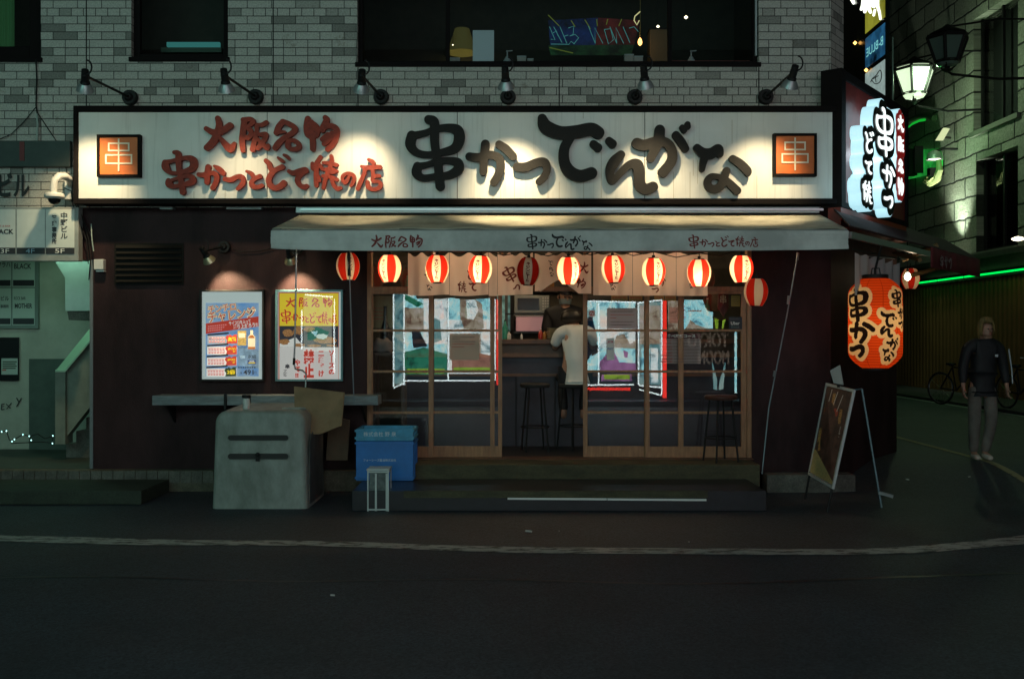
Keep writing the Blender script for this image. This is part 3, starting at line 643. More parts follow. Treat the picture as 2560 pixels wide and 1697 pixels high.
# drips under the black letters, the mounting pegs
m_org = mat('emblem_orange', (0.62, 0.14, 0.02), 0.5, var=0.15)
for xa, xb, ya, yb in ((241, 349, 336, 442), (1935, 2043, 333, 440)):
    e = MB(); xa_, xb_, z0e, z1e = X(xa, DS - .08), X(xb, DS - .08), Z(yb, DS - .08), Z(ya, DS - .08); t_ = .026
    e.box(xa_, xb_, YS - .075, YS - .003, z0e, z0e + t_); e.box(xa_, xb_, YS - .075, YS - .003, z1e - t_, z1e); e.box(xa_, xa_ + t_, YS - .075, YS - .003, z0e + t_, z1e - t_); e.box(xb_ - t_, xb_, YS - .075, YS - .003, z0e + t_, z1e - t_)
    eo = e.build('emblem', m_frame, sg)
    e = MB(); e.box(xa_ + t_, xb_ - t_, YS - .055, YS - .003, z0e + t_, z1e - t_); e.build('emblem_face', m_org, eo)
    e = MB(); cx_ = (xa_ + xb_) / 2; cz_ = (z0e + z1e) / 2; q = .0060; y_ = YS - .058; k = 1 / 226 * .97
    def ln_(x0, z0, x1, z1, wd): e.box(cx_ + (min(x0, x1)) * k - wd, cx_ + max(x0, x1) * k + wd, y_ - .004, y_, cz_ + min(z0, z1) * k - wd, cz_ + max(z0, z1) * k + wd)
    wd = .008
    for s in ((-25, 31, 25, 31), (-25, 13, 25, 13), (-32, 2, 32, 2), (-32, -19, 32, -19)): ln_(*s, wd)
    y_ -= .0015
    for s in ((-25, 13, -25, 31), (25, 13, 25, 31), (-32, -19, -32, 2), (32, -19, 32, 2)): ln_(*s, wd)
    y_ -= .0015; ln_(0, -37, 0, 41, wd)
    e.build('emblem_kanji', mat('emblem_white', (0.8, 0.72, 0.55), 0.5), eo)

# ------------------------------------------------------------------ sign spotlights on arms
WARM = (1.0, 0.78, 0.46)
def spotlamp(name, label, base, head, tgt, energy, group, size=100, blend=0.9, k=1.0, hm=None, rad=0.03):
    t = thing(name, label, 'spotlight', base, group)
    base = Vector(base); head = Vector(head); d = (Vector(tgt) - head).normalized()
    mb = MB(); mb.tube([base + Vector((0, 0.0, 0)), base + Vector((0, -0.05, 0))], [0.062 * k, 0.055 * k], 20); mb.tube([base + Vector((0, -.05, 0)), base + Vector((0, -.075, 0))], [0.035 * k, 0.02 * k], 14)
    mb.build('base', m_black, t, smooth=True)
    j = head - d * 0.10 * k
    mb = MB(); mb.tube([base + Vector((0, -.07, 0)), j], 0.010 * k, 8); mb.build('arm', m_black, t, smooth=True)
    # head: bell reflector and socket
    rot = d.to_track_quat('Z', 'Y').to_matrix().to_4x4(); T = Matrix.Translation(head) @ rot
    mb = MB(); mb.lathe([(0.012, -.15), (0.024, -.145), (0.026, -.12), (0.020, -.118), (0.027, -.11), (0.027, -.06), (0.032, -.055), (0.034, -.04)], 18, T=T @ Matrix.Scale(k, 4)); mb.build('socket', m_black, t, smooth=True)
    mb = MB(); mb.lathe([(0.030, -.045), (0.040, -.03), (0.054, -.008), (0.060, .010), (0.062, .014), (0.059, .014), (0.052, -.004), (0.036, -.028), (0.026, -.04)], 24, T=T @ Matrix.Scale(k, 4), cap=False); r = mb.build('reflector', hm or mat('grey_reflector', (0.36, 0.38, 0.38), 0.35, metal=0.5), t, smooth=True)
    mb = MB(); mb.lathe([(0.001, .024), (0.034, .021), (0.056, .014), (0.055, .006), (0.001, .004)], 20, T=T @ Matrix.Scale(k, 4), cap=False); mb.build('bulb', glow('warm_bulb', (1.0, 0.80, 0.45), 7.0), t, smooth=True)
    # cable loop
    up = Vector((0, 0, 1)); sx = 1 if head.x <= base.x else -1
    mb = MB(); o = head - d * .11 * k
    mb.tube([o + (Vector((sx * (.02 + .035 * math.sin(a)), -.02, .045 - .05 * math.cos(a)))) * k for a in [math.pi * i / 8 for i in range(9)]], 0.006 * k, 6)
    mb.build('cable', m_black, t, smooth=True)
    l = light(t, 'SPOT', head + d * .034 * k, energy, WARM, radius=rad, spot_size=R(size), spot_blend=blend); aim(l, d)
    return t
DB = 10.97; DH = 9.98
lab = {0: 'leftmost', 1: 'second from left', 2: 'third from left', 3: 'fourth from left', 4: 'fifth from left', 5: 'rightmost'}
lamps = [((326,245),(213,222),(215,500),(0,-1)),((640,243),(566,222),(610,520),0),((953,243),(903,222),(888,475),0),((1270,243),(1265,216),(1282,520),0),((1587,243),(1613,213),(1640,520),0),((1914,243),(1975,213),(1890,510),0)]
lsay = ['black arm spotlight above the left orange emblem, its arm reaching left', 'black arm spotlight above the first red kanji, below the dark narrow window', 'black arm spotlight above the gap between red and black letters', 'black arm spotlight straight above the small black hiragana, arm hidden behind its head', 'black arm spotlight below the right part of the bar window, head leaning right', 'black arm spotlight above the right orange emblem, its arm reaching right']
en = [140, 62, 96, 185, 118, 130]
for i, (b, h, tg, _) in enumerate(lamps):
    spotlamp('sign_spotlight', lsay[i], P(b[0], b[1], DB), P(h[0], h[1], DH), P(tg[0], tg[1], DS - .0), en[i], 'arm spotlights over the sign board', 66, 1.0, 1.4, rad=.05)

# ------------------------------------------------------------------ side sign on the angled corner
SU = Vector((0.606, 0.796, 0)); SN = Vector((0.796, -0.606, 0)); SO = Vector((3.53, -0.25, 0))
def side(px, py, off=0.0):
    d = Vector(((px - CX) / F, 1, (CY - py) / F)); c0 = Vector((0, -D0, H)); t = (off - SN.dot(c0 - SO)) / SN.dot(d)
    p = c0 + d * t; return (p - SO).dot(SU), p.z
def sp(u, z, off=0.0): return SO + SU * u + SN * off + Vector((0, 0, z))
cs = thing('corner_sign', 'dark red corner sign with stacked glowing white bubble letters', 'sign', (3.9, 0.2, 3.8))
uL, zT = side(2108, 200); uR, _ = side(2262, 400); _, zB = side(2108, 507)
mb = MB()
def sbox(mb, u0, u1, z0, z1, o0, o1, mi=0):
    vs = [sp(u, z, o) for o in (o0, o1) for z in (z0, z1) for u in (u0, u1)]
    mb.add(vs, [(0, 1, 3, 2), (4, 6, 7, 5), (0, 4, 5, 1), (2, 3, 7, 6), (0, 2, 6, 4), (1, 5, 7, 3)], mi)
sbox(mb, uL + .0, uR, zB, zT, -.18, 0); mb.build('panel', mat('dark_red_panel', (0.16, 0.022, 0.02), 0.4, var=0.2), cs)
mb = MB(); sbox(mb, uL - .13, uL, zB - .06, zT + .10, -.2, .03); sbox(mb, uL, uR + .06, zT, zT + .09, -.2, .03); sbox(mb, uL, uR + .06, zB - .06, zB, -.2, .03); sbox(mb, uR, uR + .06, zB, zT, -.2, .028)
mb.build('frame', m_frame, cs)
mb = MB(); sbox(mb, uL - .13, uR, zB - .26, zB - .062, -.12, .02); mb.build('lower_board', mat('red_board', (0.20, 0.02, 0.012), 0.5), cs)
OF = 0.26
def boxpx(zx0, zx1, zy0, zy1):       # zoom px (3.92x, origin 2080,200) -> plane box (u0, -z0, w, h)
    a = side(2080 + zx0 / 3.92, 200 + zy0 / 3.92, OF); b = side(2080 + zx1 / 3.92, 200 + zy1 / 3.92, OF)
    return (a[0], -a[1], b[0] - a[0], a[1] - b[1])
def col(items, rs): return [s for ch, bx in items for s in strokes_of(ch, boxpx(*bx), rs)]
mid = col([('B串', (412, 596, 215, 800)), ('Bか', (480, 612, 800, 1090)), ('Bつ', (495, 592, 1105, 1275))], 0.60)
lef = col([('ど', (312, 402, 470, 750)), ('て', (312, 384, 770, 940)), ('焼', (290, 386, 965, 1228))], 0.60)
rig = col([('大', (636, 694, 330, 525)), ('阪', (638, 694, 545, 725)), ('名', (640, 690, 765, 925)), ('物', (636, 692, 945, 1145))], 0.8)
m_lit = mat('lit_acrylic', (0.8, 0.85, 0.85), 0.4, emit=(0.50, 0.88, 1.0), es=0.85); m_face = mat('lit_letter', (0.9, 0.9, 0.9), 0.4, emit=(0.88, 1.0, 0.98), es=1.5)
m_bk = mat('black_acrylic', (0.008, 0.008, 0.01), 0.2); m_rd = mat('red_acrylic', (0.25, 0.01, 0.01), 0.3, emit=(0.5, 0.02, 0.02), es=0.25)
def sfn2(o0): return lambda x, y, h: sp(x, -y, o0 + h)
for items, gr, mface, nm in ((mid, .095, m_bk, 'middle'), (lef, .075, m_bk, 'left'), (rig, .075, m_rd, 'right')):
    dd = 0.13
    cb = glyph_solid(items, .018, sfn2(OF - dd), dd, gr).build('letter_box', m_lit, cs)
    glyph_solid(items, .016, sfn2(OF + .002), 0.006, gr * .86, side=0).build('letter_face', mface, cb)
    glyph_solid(items, .012, sfn2(OF + .010), 0.006, 0.0, side=0).build('letter', m_face, cb)
lp = light(cs, 'POINT', sp(uL + .55, 3.75, .06), 1.6, (0.8, 0.9, 1.0), radius=.08)

# ------------------------------------------------------------------ awning
aw = thing('awning', 'grey fabric awning with printed valance stretched over the sliding doors', 'awning', (X(1400), -0.6, 2.8))
yA0, yA1 = -0.14, -1.2
mb = MB(); mb.box(X(737, 10.8), X(2052, 10.8), -0.16, -0.003, Z(533, 10.85), Z(517, 10.85)); mb.build('housing', m_alu, aw, bevel=0.006)
mb = MB(); mb.box(X(750, 10.8), X(2060, 10.8), -0.185, -0.162, Z(527, 10.83), Z(521, 10.83)); mb.build('housing_trim', m_steel, aw)
m_canv = mat('awning_canvas', (0.52, 0.49, 0.38), 0.85, var=0.45, vs=1.8, bump=0.3, bs=200)
m_val = mat('valance_canvas', (0.56, 0.57, 0.54), 0.85, var=0.30, vs=2.0, bump=0.2, bs=120)
xb0, xb1 = X(752, 10.85), X(2050, 10.85); xf0, xf1 = X(680, 9.8), X(2118, 9.8); zb, zf = Z(537, 10.85), Z(573, 9.8)
mb = MB(); nx, ny = 90, 10; vs = []
def can(s, t):
    x = (xb0 + (xb1 - xb0) * s) * (1 - t) + (xf0 + (xf1 - xf0) * s) * t; y = yA0 + (yA1 - yA0) * t
    z = zb + (zf - zb) * t - 0.035 * math.sin(math.pi * t) * (0.6 + .4 * math.sin(s * 17)) * min(1, s * 14, (1 - s) * 14) + .004 * math.sin(s * 60) * t
    return (x, y, z)
for j in range(ny + 1):
    for i in range(nx + 1): vs.append(can(i / nx, j / ny))
fs = [(j * (nx + 1) + i, j * (nx + 1) + i + 1, (j + 1) * (nx + 1) + i + 1, (j + 1) * (nx + 1) + i) for j in range(ny) for i in range(nx)]
mb.add(vs, fs); o = mb.build('canopy', m_canv, aw, smooth='full'); so = o.modifiers.new('thick', 'SOLIDIFY'); so.thickness = 0.004
mb = MB(); mb.box(xf0, xf1, -1.235, -1.165, zf - .065, zf - .005); mb.build('front_bar', mat('awning_bar', (0.22, 0.23, 0.22), 0.5), aw, bevel=0.012)
for k, sx in enumerate((0.10, 0.35, 0.63, 0.9)):
    xa = xb0 + (xb1 - xb0) * sx; mb = MB(); dx = .55 if k % 2 == 0 else -.55
    mb.tube([(xa, -.16, zb - .06), (xa + dx, -.66, zb - .22), (xa, -1.17, zf - .07)], 0.02, 8); mb.build('arm', m_alu, aw, smooth=True)
# valance with creases; lettering printed on it
zv0, zv1 = Z(578, 9.8), Z(627, 9.8); YV = -1.245
def val(x, z, off=0.0):       # x, z in metres -> point on the hanging cloth
    s = (x - xf0) / (xf1 - xf0); t = (zv0 - z) / (zv0 - zv1)
    e = 0.5 * (math.exp(-s * 9) + math.exp(-(1 - s) * 8))
    y = YV - .010 * t * math.sin(s * 31) - 0.05 * t * e * math.sin(9 * s + 4 * t) + .012 * e * math.sin(26 * t + 14 * s) - off
    zz = z + (0.020 * t * math.exp(-s * 18) + 0.016 * t * math.exp(-(1 - s) * 12) - .006 * t * math.sin(3.1 * s))
    return Vector((x, y, zz))
mb = MB(); nx, ny = 200, 10
vs = [val(xf0 + (xf1 - xf0) * i / nx, zv0 + (zv1 - zv0) * j / ny) for j in range(ny + 1) for i in range(nx + 1)]
mb.add(vs, [(j * (nx + 1) + i, j * (nx + 1) + i + 1, (j + 1) * (nx + 1) + i + 1, (j + 1) * (nx + 1) + i) for j in range(ny) for i in range(nx)])
vl = mb.build('valance', m_val, aw, smooth='full')
mb = MB(); mb.add([(xf0, -1.2, zf - .06), (xf0, -1.245, zv1 + .02), (xb0 + .02, -.3, zb - .24), (xb0, -.16, zb - .02)], [(0, 1, 2, 3)]); mb.build('side_flap', m_val, aw)
def vfn(x, y, h): return val(X(x, 9.75), Z(y, 9.75), .004)
m_vr = mat('faded_red_print', (0.20, 0.035, 0.03), 0.8); m_vk = mat('faded_black_print', (0.02, 0.018, 0.02), 0.8)
def row(chars, x0, x1, y0, y1, rs=0.9):       # same layout as on the big board, scaled into a box
    a = np.concatenate([np.array(s) for ch in chars for s in strokes_of(ch)]); bx0, bx1 = (a[:, 0] - a[:, 2]).min(), (a[:, 0] + a[:, 2]).max(); by0, by1 = (a[:, 1] - a[:, 2]).min(), (a[:, 1] + a[:, 2]).max()
    kx, ky = (x1 - x0) / (bx1 - bx0), (y1 - y0) / (by1 - by0)
    return [[np.array((x0 + (p[0] - bx0) * kx, y0 + (p[1] - by0) * ky, p[2] * math.sqrt(kx * ky) * rs)) for p in s] for ch in chars for s in strokes_of(ch)]
BK = 'B串 Bか Bつ Bで Bん Bが Bな'.split()
glyph_solid(row(list('大阪名物'), 927, 1058, 586, 620, .8), .55, vfn, 0, side=None).build('printed_lettering', m_vr, vl)
glyph_solid(row(BK, 1315, 1482, 584, 625, .85), .6, vfn, 0, side=None).build('printed_lettering', m_vk, vl)
glyph_solid(row(list('串かつとどて焼の店'), 1720, 1896, 586, 621, .8), .55, vfn, 0, side=None).build('printed_lettering', m_vr, vl)

# ------------------------------------------------------------------ paper lanterns
m_lr = paper('lantern_red', (0.72, 0.03, 0.014), .6); m_lw = paper('lantern_white', (0.88, 0.76, 0.56), .6); m_lk = paper('lantern_ink', (0.16, 0.005, 0.005), .3)
def lantern_mesh(text=True):
    NA, NZ = 144, 60; hh, rr = 0.27, 0.118
    st = []
    if text:
        for i, ch in enumerate('キリンビール'): st += strokes_of(ch, (-0.023, .045 + i * .0335, .046, .028 if ch != 'ー' else .026), 1.3)
    prof = []
    for j in range(NZ + 1):
        t = j / NZ; rr_ = rr * (math.sin(math.pi * (0.13 + 0.75 * t ** 0.92)) ** 0.62); prof.append((rr_ + (.0012 if j % 2 else 0), hh * (0.5 - t)))
    vs = []; fs = []; mi = []
    for r_, z in prof:
        for k in range(NA): a = 2 * math.pi * k / NA - math.pi / 2; vs.append((r_ * math.cos(a), r_ * math.sin(a), z))
    KA, KZ = np.meshgrid(np.arange(NA), np.arange(NZ)); ang = ((KA + .5) / NA * 2 * math.pi + math.pi) % (2 * math.pi) - math.pi
    ink = sdf(st, ang * rr, (KZ + .5) / NZ * hh) < 0 if st else np.zeros(KA.shape, bool)
    for j in range(NZ):
        for k in range(NA):
            fs.append((j * NA + k, (j + 1) * NA + k, (j + 1) * NA + (k + 1) % NA, j * NA + (k + 1) % NA))
            seg = int(((ang[j, k] + math.pi / 8) // (math.pi / 4)) % 2)
            mi.append(2 if ink[j, k] and abs(ang[j, k]) < math.pi / 8 else seg)
    return vs, fs, mi
def make_lantern(loc, label, text=True):
    t = thing('paper_lantern', label, 'lantern', loc, 'striped paper lanterns hung under the awning')
    vs, fs, mi = lantern_mesh(text); mb = MB(); mb.add(vs, fs); mb.m = mi
    mb.build('lantern_shade', [m_lw, m_lr, m_lk], t, local=True, smooth='full')
    mb = MB(); mb.lathe([(0.046, .133), (0.052, .133), (0.052, .146), (0.046, .146)], 24, cap=True); mb.build('top_ring', m_black, t, local=True)
    mb = MB(); mb.lathe([(0.040, -.142), (0.046, -.142), (0.046, -.131), (0.040, -.131)], 24, cap=False); mb.build('bottom_ring', m_black, t, local=True)
    mb = MB(); mb.tube([(0, 0, .146), (0.004, 0, .175), (-.003, 0, .21)], 0.004, 6); mb.lathe([(0.004, .148), (0.016, .15), (0.016, .17), (.004, .172)], 10); mb.build('cord', m_black, t, local=True)
    light(t, 'POINT', (0, 0, -.02), 1, (1.0, 0.72, 0.40), local=True, radius=.02)
    return t
DLn = 10.1
ls = [(870, 667, 20, .16, 'dim striped lantern behind the awning crank pole, leftmost of the row'), (974, 672, -28, 1.3, 'lit striped lantern just left of the pale curtain'), (1093, 673, 0, 1.0, 'lit striped lantern before the left end of the curtain'),
      (1201, 674, -14, 1.5, 'bright striped lantern over the brown kanji on the left curtain'), (1320, 679, -2, 0.0, 'unlit dull striped lantern beside the tilted kushi kanji'), (1421, 677, 38, 1.7, 'bright striped lantern right above the cook at the open doorway'),
      (1533, 674, 12, .7, 'half lit striped lantern at the left end of the right curtain'), (1634, 680, 18, 1.3, 'bright striped lantern over the middle of the right curtain'), (1748, 683, 72, 1.4, 'lit striped lantern at the right edge of the curtain, writing turned away'),
      (1854, 673, 15, 1.1, 'lit striped lantern in the dark gap right of the curtain'), (1890, 731, 180, .10, 'dim plain striped lantern hanging lowest, in front of the right door post')]
protoL = None; protoP = make_lantern((0, 0, 0), 'x', False)
for i, (x, y, rot, e, lb) in enumerate(ls):
    p = P(x, y, DLn if i != 10 else DLn - .12)
    if i == 10: o = protoP
    elif protoL is None: o = protoL = make_lantern(p, lb)
    else: o = dup(protoL)
    o.location = p; o.rotation_euler = (R(random.uniform(-3, 3)), R(random.uniform(-3, 3)), R(rot + math.degrees(math.atan2(p.x, DLn)) * -0)); o['label'] = lb
    for c in o.children:
        if c.type == 'LIGHT':
            c.data = c.data.copy(); c.data.energy = max(0.001, e * 1.9); c.location = (random.uniform(-.03, .03), -.015, random.uniform(-.045, .02))
            if e == 0: bpy.data.objects.remove(c)
# hanging wire
wr = MB(); pts = []
for i, l_ in enumerate(ls[:10]):
    p = P(l_[0], l_[1], DLn) + Vector((0, 0, .205)); pts.append(p)
    if i < 9: q_ = P(ls[i + 1][0], ls[i + 1][1], DLn) + Vector((0, 0, .205)); pts.append((p + q_) / 2 + Vector((0, .01, -.05)))
wr.tube(pts, .005, 6); tag(wr.build('lantern_wire', m_black), 'black sagging wire that the row of striped lanterns hangs from', 'wire')

# ------------------------------------------------------------------ noren curtains
m_cloth = paper('curtain_cloth', (0.84, 0.66, 0.57), .55)
m_nb = mat('curtain_brown_print', (0.20, 0.035, 0.022), 0.8); m_nk = mat('curtain_black_print', (0.03, 0.02, 0.02), 0.8)
DN = 10.6
def cloth(x, y, off=0.0, amp=1.0):
    D = DN + amp * (.018 * math.sin(x * .085) + .010 * math.sin(x * .21 + 1.0) * (y - 630) / 100 + .006 * math.sin(x * .05 + y * .06)) - off
    return P(x, y, D)
def panel_(mb, x0, x1, top, bot, nx=40, ny=24, amp=1.0):
    vs = []
    for j in range(ny + 1):
        for i in range(nx + 1):
            s = i / nx; x = x0 + (x1 - x0) * s; a, b = top(s), bot(s); vs.append(cloth(x, a + (b - a) * j / ny, 0, amp))
    mb.add(vs, [(j * (nx + 1) + i, j * (nx + 1) + i + 1, (j + 1) * (nx + 1) + i + 1, (j + 1) * (nx + 1) + i) for j in range(ny) for i in range(nx)])
def scal(n, a=631, d=11, ph=0.0): return lambda s: a + d * abs(math.sin(math.pi * (n * s + ph))) ** 1.6
def noren(name, label, rail, panels, prints):
    t = thing(name, label, 'curtain', tuple(P((rail[0] + rail[1]) / 2, 640, DN)), 'split cloth curtains over the doorway')
    mb = MB(); mb.tube([P(rail[0], 628, DN), P(rail[1], 628, DN)], .012, 8); mb.build('rail', m_darkwood, t, smooth=True)
    for a, b, tp, bt in panels:
        mb = MB(); panel_(mb, a, b, tp, bt); mb.build('cloth_panel', m_cloth, t, smooth='full')
    for kind, m_ in (('n', m_nb), ('k', m_nk)):
        for ch, bx, k_, rot in prints:
            if k_ != kind: continue
            mb = MB()
            st = strokes_of(ch, bx, .8); c_ = (bx[0] + bx[2] / 2, bx[1] + bx[3] / 2); ca, sa = math.cos(rot), math.sin(rot)
            st = [[np.array((c_[0] + (p[0] - c_[0]) * ca - (p[1] - c_[1]) * sa, c_[1] + (p[0] - c_[0]) * sa + (p[1] - c_[1]) * ca, p[2])) for p in s] for s in st]
            glyph_solid(st, .8, lambda x, y, h: cloth(x, y, .006), 0, mb=mb, side=None).build('printed_character', m_, t)
noren('noren_curtain', 'pale pink split curtain over the left doors, its kushi kanji tilted', (1015, 1335),
      [(1020, 1123, scal(3), lambda s: 738 + 1.5 * math.sin(5 * s)), (1124, 1221, scal(2), lambda s: 738 + 2 * math.sin(4 * s)), (1222, 1243, scal(.5), lambda s: 740), (1244, 1332, scal(3, d=9), lambda s: 739 - 3 * s)],
      [('焼', (1144, 702, 24, 30), 'n', 0), ('て', (1171, 704, 21, 25), 'n', 0), ('ど', (1167, 672, 22, 28), 'n', 0), ('串', (1256, 664, 36, 44), 'n', .35 * -1), ('つ', (1282, 712, 20, 16), 'n', -.6), ('Bな', (1066, 711, 15, 16), 'k', 0), ('Bが', (1060, 681, 14, 14), 'k', 0), ('Bん', (1064, 663, 12, 12), 'k', 0)])
noren('noren_curtain', 'pale pink curtain panel pushed up in the middle above the cook', (1335, 1480),
      [(1337, 1478, scal(4, d=8), lambda s: 700 + 34 * min(1, abs(s - .42) / .36) ** 1.2 - (6 if s < .08 else 0))],
      [('大', (1449, 654, 24, 30), 'n', .15), ('物', (1441, 694, 24, 28), 'n', .25), ('Bで', (1371, 650, 13, 14), 'k', 0), ('Bん', (1373, 666, 11, 12), 'k', 0), ('Bな', (1374, 680, 11, 12), 'k', 0)])
noren('noren_curtain', 'pale pink split curtain hanging straight over the right doors', (1480, 1772),
      [(1483, 1581, scal(2, d=6), lambda s: 738 + s), (1582, 1690, scal(2, d=5), lambda s: 739), (1691, 1769, scal(1, d=6), lambda s: 739.5)],
      [('Bな', (1525, 710, 15, 16), 'k', 0), ('Bか', (1645, 694, 20, 22), 'n', 0), ('つ', (1628, 718, 20, 14), 'n', .1), ('Bな', (1723, 708, 12, 14), 'k', 0)])

# ------------------------------------------------------------------ posters in frames
def flat(mb, x0, x1, y0, y1, yy, D, mi=0): mb.quad(P(x0, y1, D) + Vector((0, 0, 0)), P(x1, y1, D), P(x1, y0, D), P(x0, y0, D), mi)
def posterframe(name, label, x0, x1, y0, y1, edge):
    D = 10.94; t = thing(name, label, 'poster', P((x0 + x1) / 2, (y0 + y1) / 2, D + .02), 'framed posters on the maroon wall'); e = 5.0
    mb = MB(); a, b, c, d = X(x0, D), X(x1, D), Z(y1, D), Z(y0, D); w_ = .022
    mb.box(a, a + w_, -.065, -.002, c, d); mb.box(b - w_, b, -.065, -.002, c, d); mb.box(a + w_, b - w_, -.065, -.002, c, c + w_); mb.box(a + w_, b - w_, -.065, -.002, d - w_, d)
    mb.build('frame', edge, t, bevel=.003)
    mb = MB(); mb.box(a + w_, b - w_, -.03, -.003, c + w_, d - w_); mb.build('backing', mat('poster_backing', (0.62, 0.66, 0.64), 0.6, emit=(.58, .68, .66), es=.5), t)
    mb = MB(); mb.quad((a + w_, -.052, c + w_), (b - w_, -.052, c + w_), (b - w_, -.052, d - w_), (a + w_, -.052, d - w_)); mb.build('pane', m_pane, t)
    return t
PD = 10.968
def cm(name, c): return mat(name, c, 0.6)
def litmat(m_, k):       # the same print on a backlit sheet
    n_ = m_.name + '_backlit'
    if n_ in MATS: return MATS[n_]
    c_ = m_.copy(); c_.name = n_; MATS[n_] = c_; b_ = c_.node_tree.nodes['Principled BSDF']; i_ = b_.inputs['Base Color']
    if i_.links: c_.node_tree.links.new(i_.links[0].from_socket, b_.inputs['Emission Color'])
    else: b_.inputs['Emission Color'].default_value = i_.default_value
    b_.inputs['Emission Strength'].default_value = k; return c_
class Flat:       # stacked printed layers, each half a millimetre above the one below
    def __init__(s, zo, zsc, D): s.o = zo; s.k = zsc; s.D = D; s.n = 0; s.mb = MB(); s.mats = []
    def mi(s, m):
        if m not in s.mats: s.mats.append(m)
        return s.mats.index(m)
    def p(s, x, y):
        v = P(s.o[0] + x / s.k, s.o[1] + y / s.k, s.D); v.y -= .0005 * s.n + .0006; return v
    def poly(s, pts, m): s.n += 1; s.mb.add([s.p(*q) for q in pts][::-1], [tuple(range(len(pts)))], s.mi(m))
    def rect(s, x0, x1, y0, y1, m): s.poly([(x0, y0), (x1, y0), (x1, y1), (x0, y1)], m)
    def text(s, txt, cx, cy, w=None, h=None, m=None, bold=0, rot=0, line=1.0):
        s.n += 1; c = s.p(cx, cy); k = 1 / s.k / F * s.D; font_on(s.mb, txt, c, w * k if w else None, h * k if h else None, bold=bold, mi=s.mi(m), rot=rot, line=line)
    def glyph(s, ch, box, m, rs=.8, step=1.0):
        s.n += 1; st = strokes_of(ch, box, rs); glyph_solid(st, step * 1.0, lambda x, y, h: s.p(x, y), 0, mb=s.mb, mi=s.mi(m), side=None)
    def blob(s, cx, cy, rx, ry, m, seed=0, n=14):
        r = random.Random(seed); s.poly([(cx + rx * math.cos(a) * r.uniform(.75, 1.1), cy + ry * math.sin(a) * r.uniform(.75, 1.1)) for a in [2 * math.pi * i / n for i in range(n)]], m)
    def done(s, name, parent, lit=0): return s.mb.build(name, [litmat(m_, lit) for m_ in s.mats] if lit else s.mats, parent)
c_blue = mat('print_blue', (0.10, 0.25, 0.50), .6, var=.5, vs=9, col2=(0.30, 0.42, 0.55)); c_red = cm('print_red', (0.50, 0.05, 0.03)); c_cream = cm('print_cream', (0.80, 0.68, 0.45)); c_wh = cm('print_white', (0.68, 0.68, 0.64)); c_or = cm('print_orange', (0.60, 0.13, 0.02))
c_yl = cm('print_yellow', (0.75, 0.55, 0.02)); c_bk = cm('print_black', (0.02, 0.02, 0.025)); c_gold = mat('print_gold', (0.55, 0.36, 0.10), .6, var=.4, vs=60); c_pink = cm('print_pink', (0.62, 0.25, 0.24)); c_dg = cm('print_dark_green', (0.03, 0.05, 0.02)); c_db = cm('print_dark_blue', (0.05, 0.08, 0.2))
c_lb = mat('print_light_blue', (0.35, 0.50, 0.62), .6, var=.4, vs=12)
t1 = posterframe('drinks_poster', 'framed blue dice game poster with red katakana title under the left wall lamp', 498, 660, 724, 953, m_black)
f = Flat((490, 700), 6.03, PD)
f.rect(147, 945, 345, 1450, c_blue); f.poly([(640, 1000), (945, 1060), (945, 1330), (640, 1290)], c_lb)
for (tx, cx_, cy_, w_, h_) in (('チンチロ', 392, 424, 410, 105), ('チャレンジ', 540, 528, 715, 165)):
    for b_, m_ in ((.10, c_bk), (.075, c_cream), (.005, c_red)): f.text(tx, cx_, cy_, w_ + b_ * 300, h_ + b_ * 220, m_, b_, R(7))
f.poly([(150, 655), (945, 548), (945, 700), (150, 812)], c_red)
f.text('サイコロをふって', 662, 636, 330, 56, c_wh, .03, R(7)); f.text('盛り上がろう!!', 745, 690, 370, 72, c_wh, .04, R(7))
for i in range(3):
    for j in range(9 - i): f.poly([(185 + j * 32, 690 + i * 34 - j * 3), (207 + j * 32, 688 + i * 34 - j * 3), (207 + j * 32, 706 + i * 34 - j * 3), (185 + j * 32, 708 + i * 34 - j * 3)], c_pink)
for i, (w1, w2) in enumerate((('無料', 0), ('半額', 0), ('半額', 0), ('2倍', 1))):
    y = 850 + i * 163
    f.rect(182, 632, y - 10, y + 112, c_wh); f.poly([(182, y - 34), (500, y - 62), (500, y - 38), (182, y - 10)], c_bk)
    for r_ in range(2):
        for j in range(6): f.rect(200 + j * 42 + r_ * 5, 234 + j * 42 + r_ * 3, y + 5 + r_ * 50, y + 44 + r_ * 50, c_pink); f.rect(206 + j * 42 + r_ * 5, 228 + j * 42, y + 12 + r_ * 50, y + 22 + r_ * 50, c_wh)
    f.poly([(455, y + 20), (480, y - 20), (500, y - 10), (520, y - 30), (560, y - 8), (590, y - 30), (630, y - 30), (632, y + 105), (470, y + 110), (485, y + 60)], c_dg if w2 else c_red)
    f.text(w1, 555, y + 42, 120, 70, c_yl, .05)
f.rect(655, 785, 765, 985, c_gold); f.rect(670, 770, 800, 870, c_cream); f.text('ハイボール', 715, 1020, 120, 26, c_bk)
f.poly([(845, 755), (885, 755), (885, 810), (920, 860), (920, 1040), (810, 1040), (810, 860), (845, 810)], c_cream); f.poly([(845, 830), (885, 830), (918, 875), (812, 875)], cm('print_amber', (0.45, 0.14, 0.03))); f.rect(812, 918, 1005, 1040, cm('print_amber', (0.45, 0.14, 0.03)))
f.text('氷結', 870, 1152, 130, 62, c_bk, .01); f.rect(805, 935, 1200, 1262, c_db); f.rect(820, 920, 1238, 1252, c_yl); f.text('無糖', 870, 1222, 70, 26, c_wh); f.rect(695, 770, 1135, 1180, c_lb)
f.text('491', 820, 1385, 150, 74, c_bk, .02); f.text('円', 920, 1392, 38, 40, c_bk); f.text('各', 712, 1395, 34, 34, c_bk)
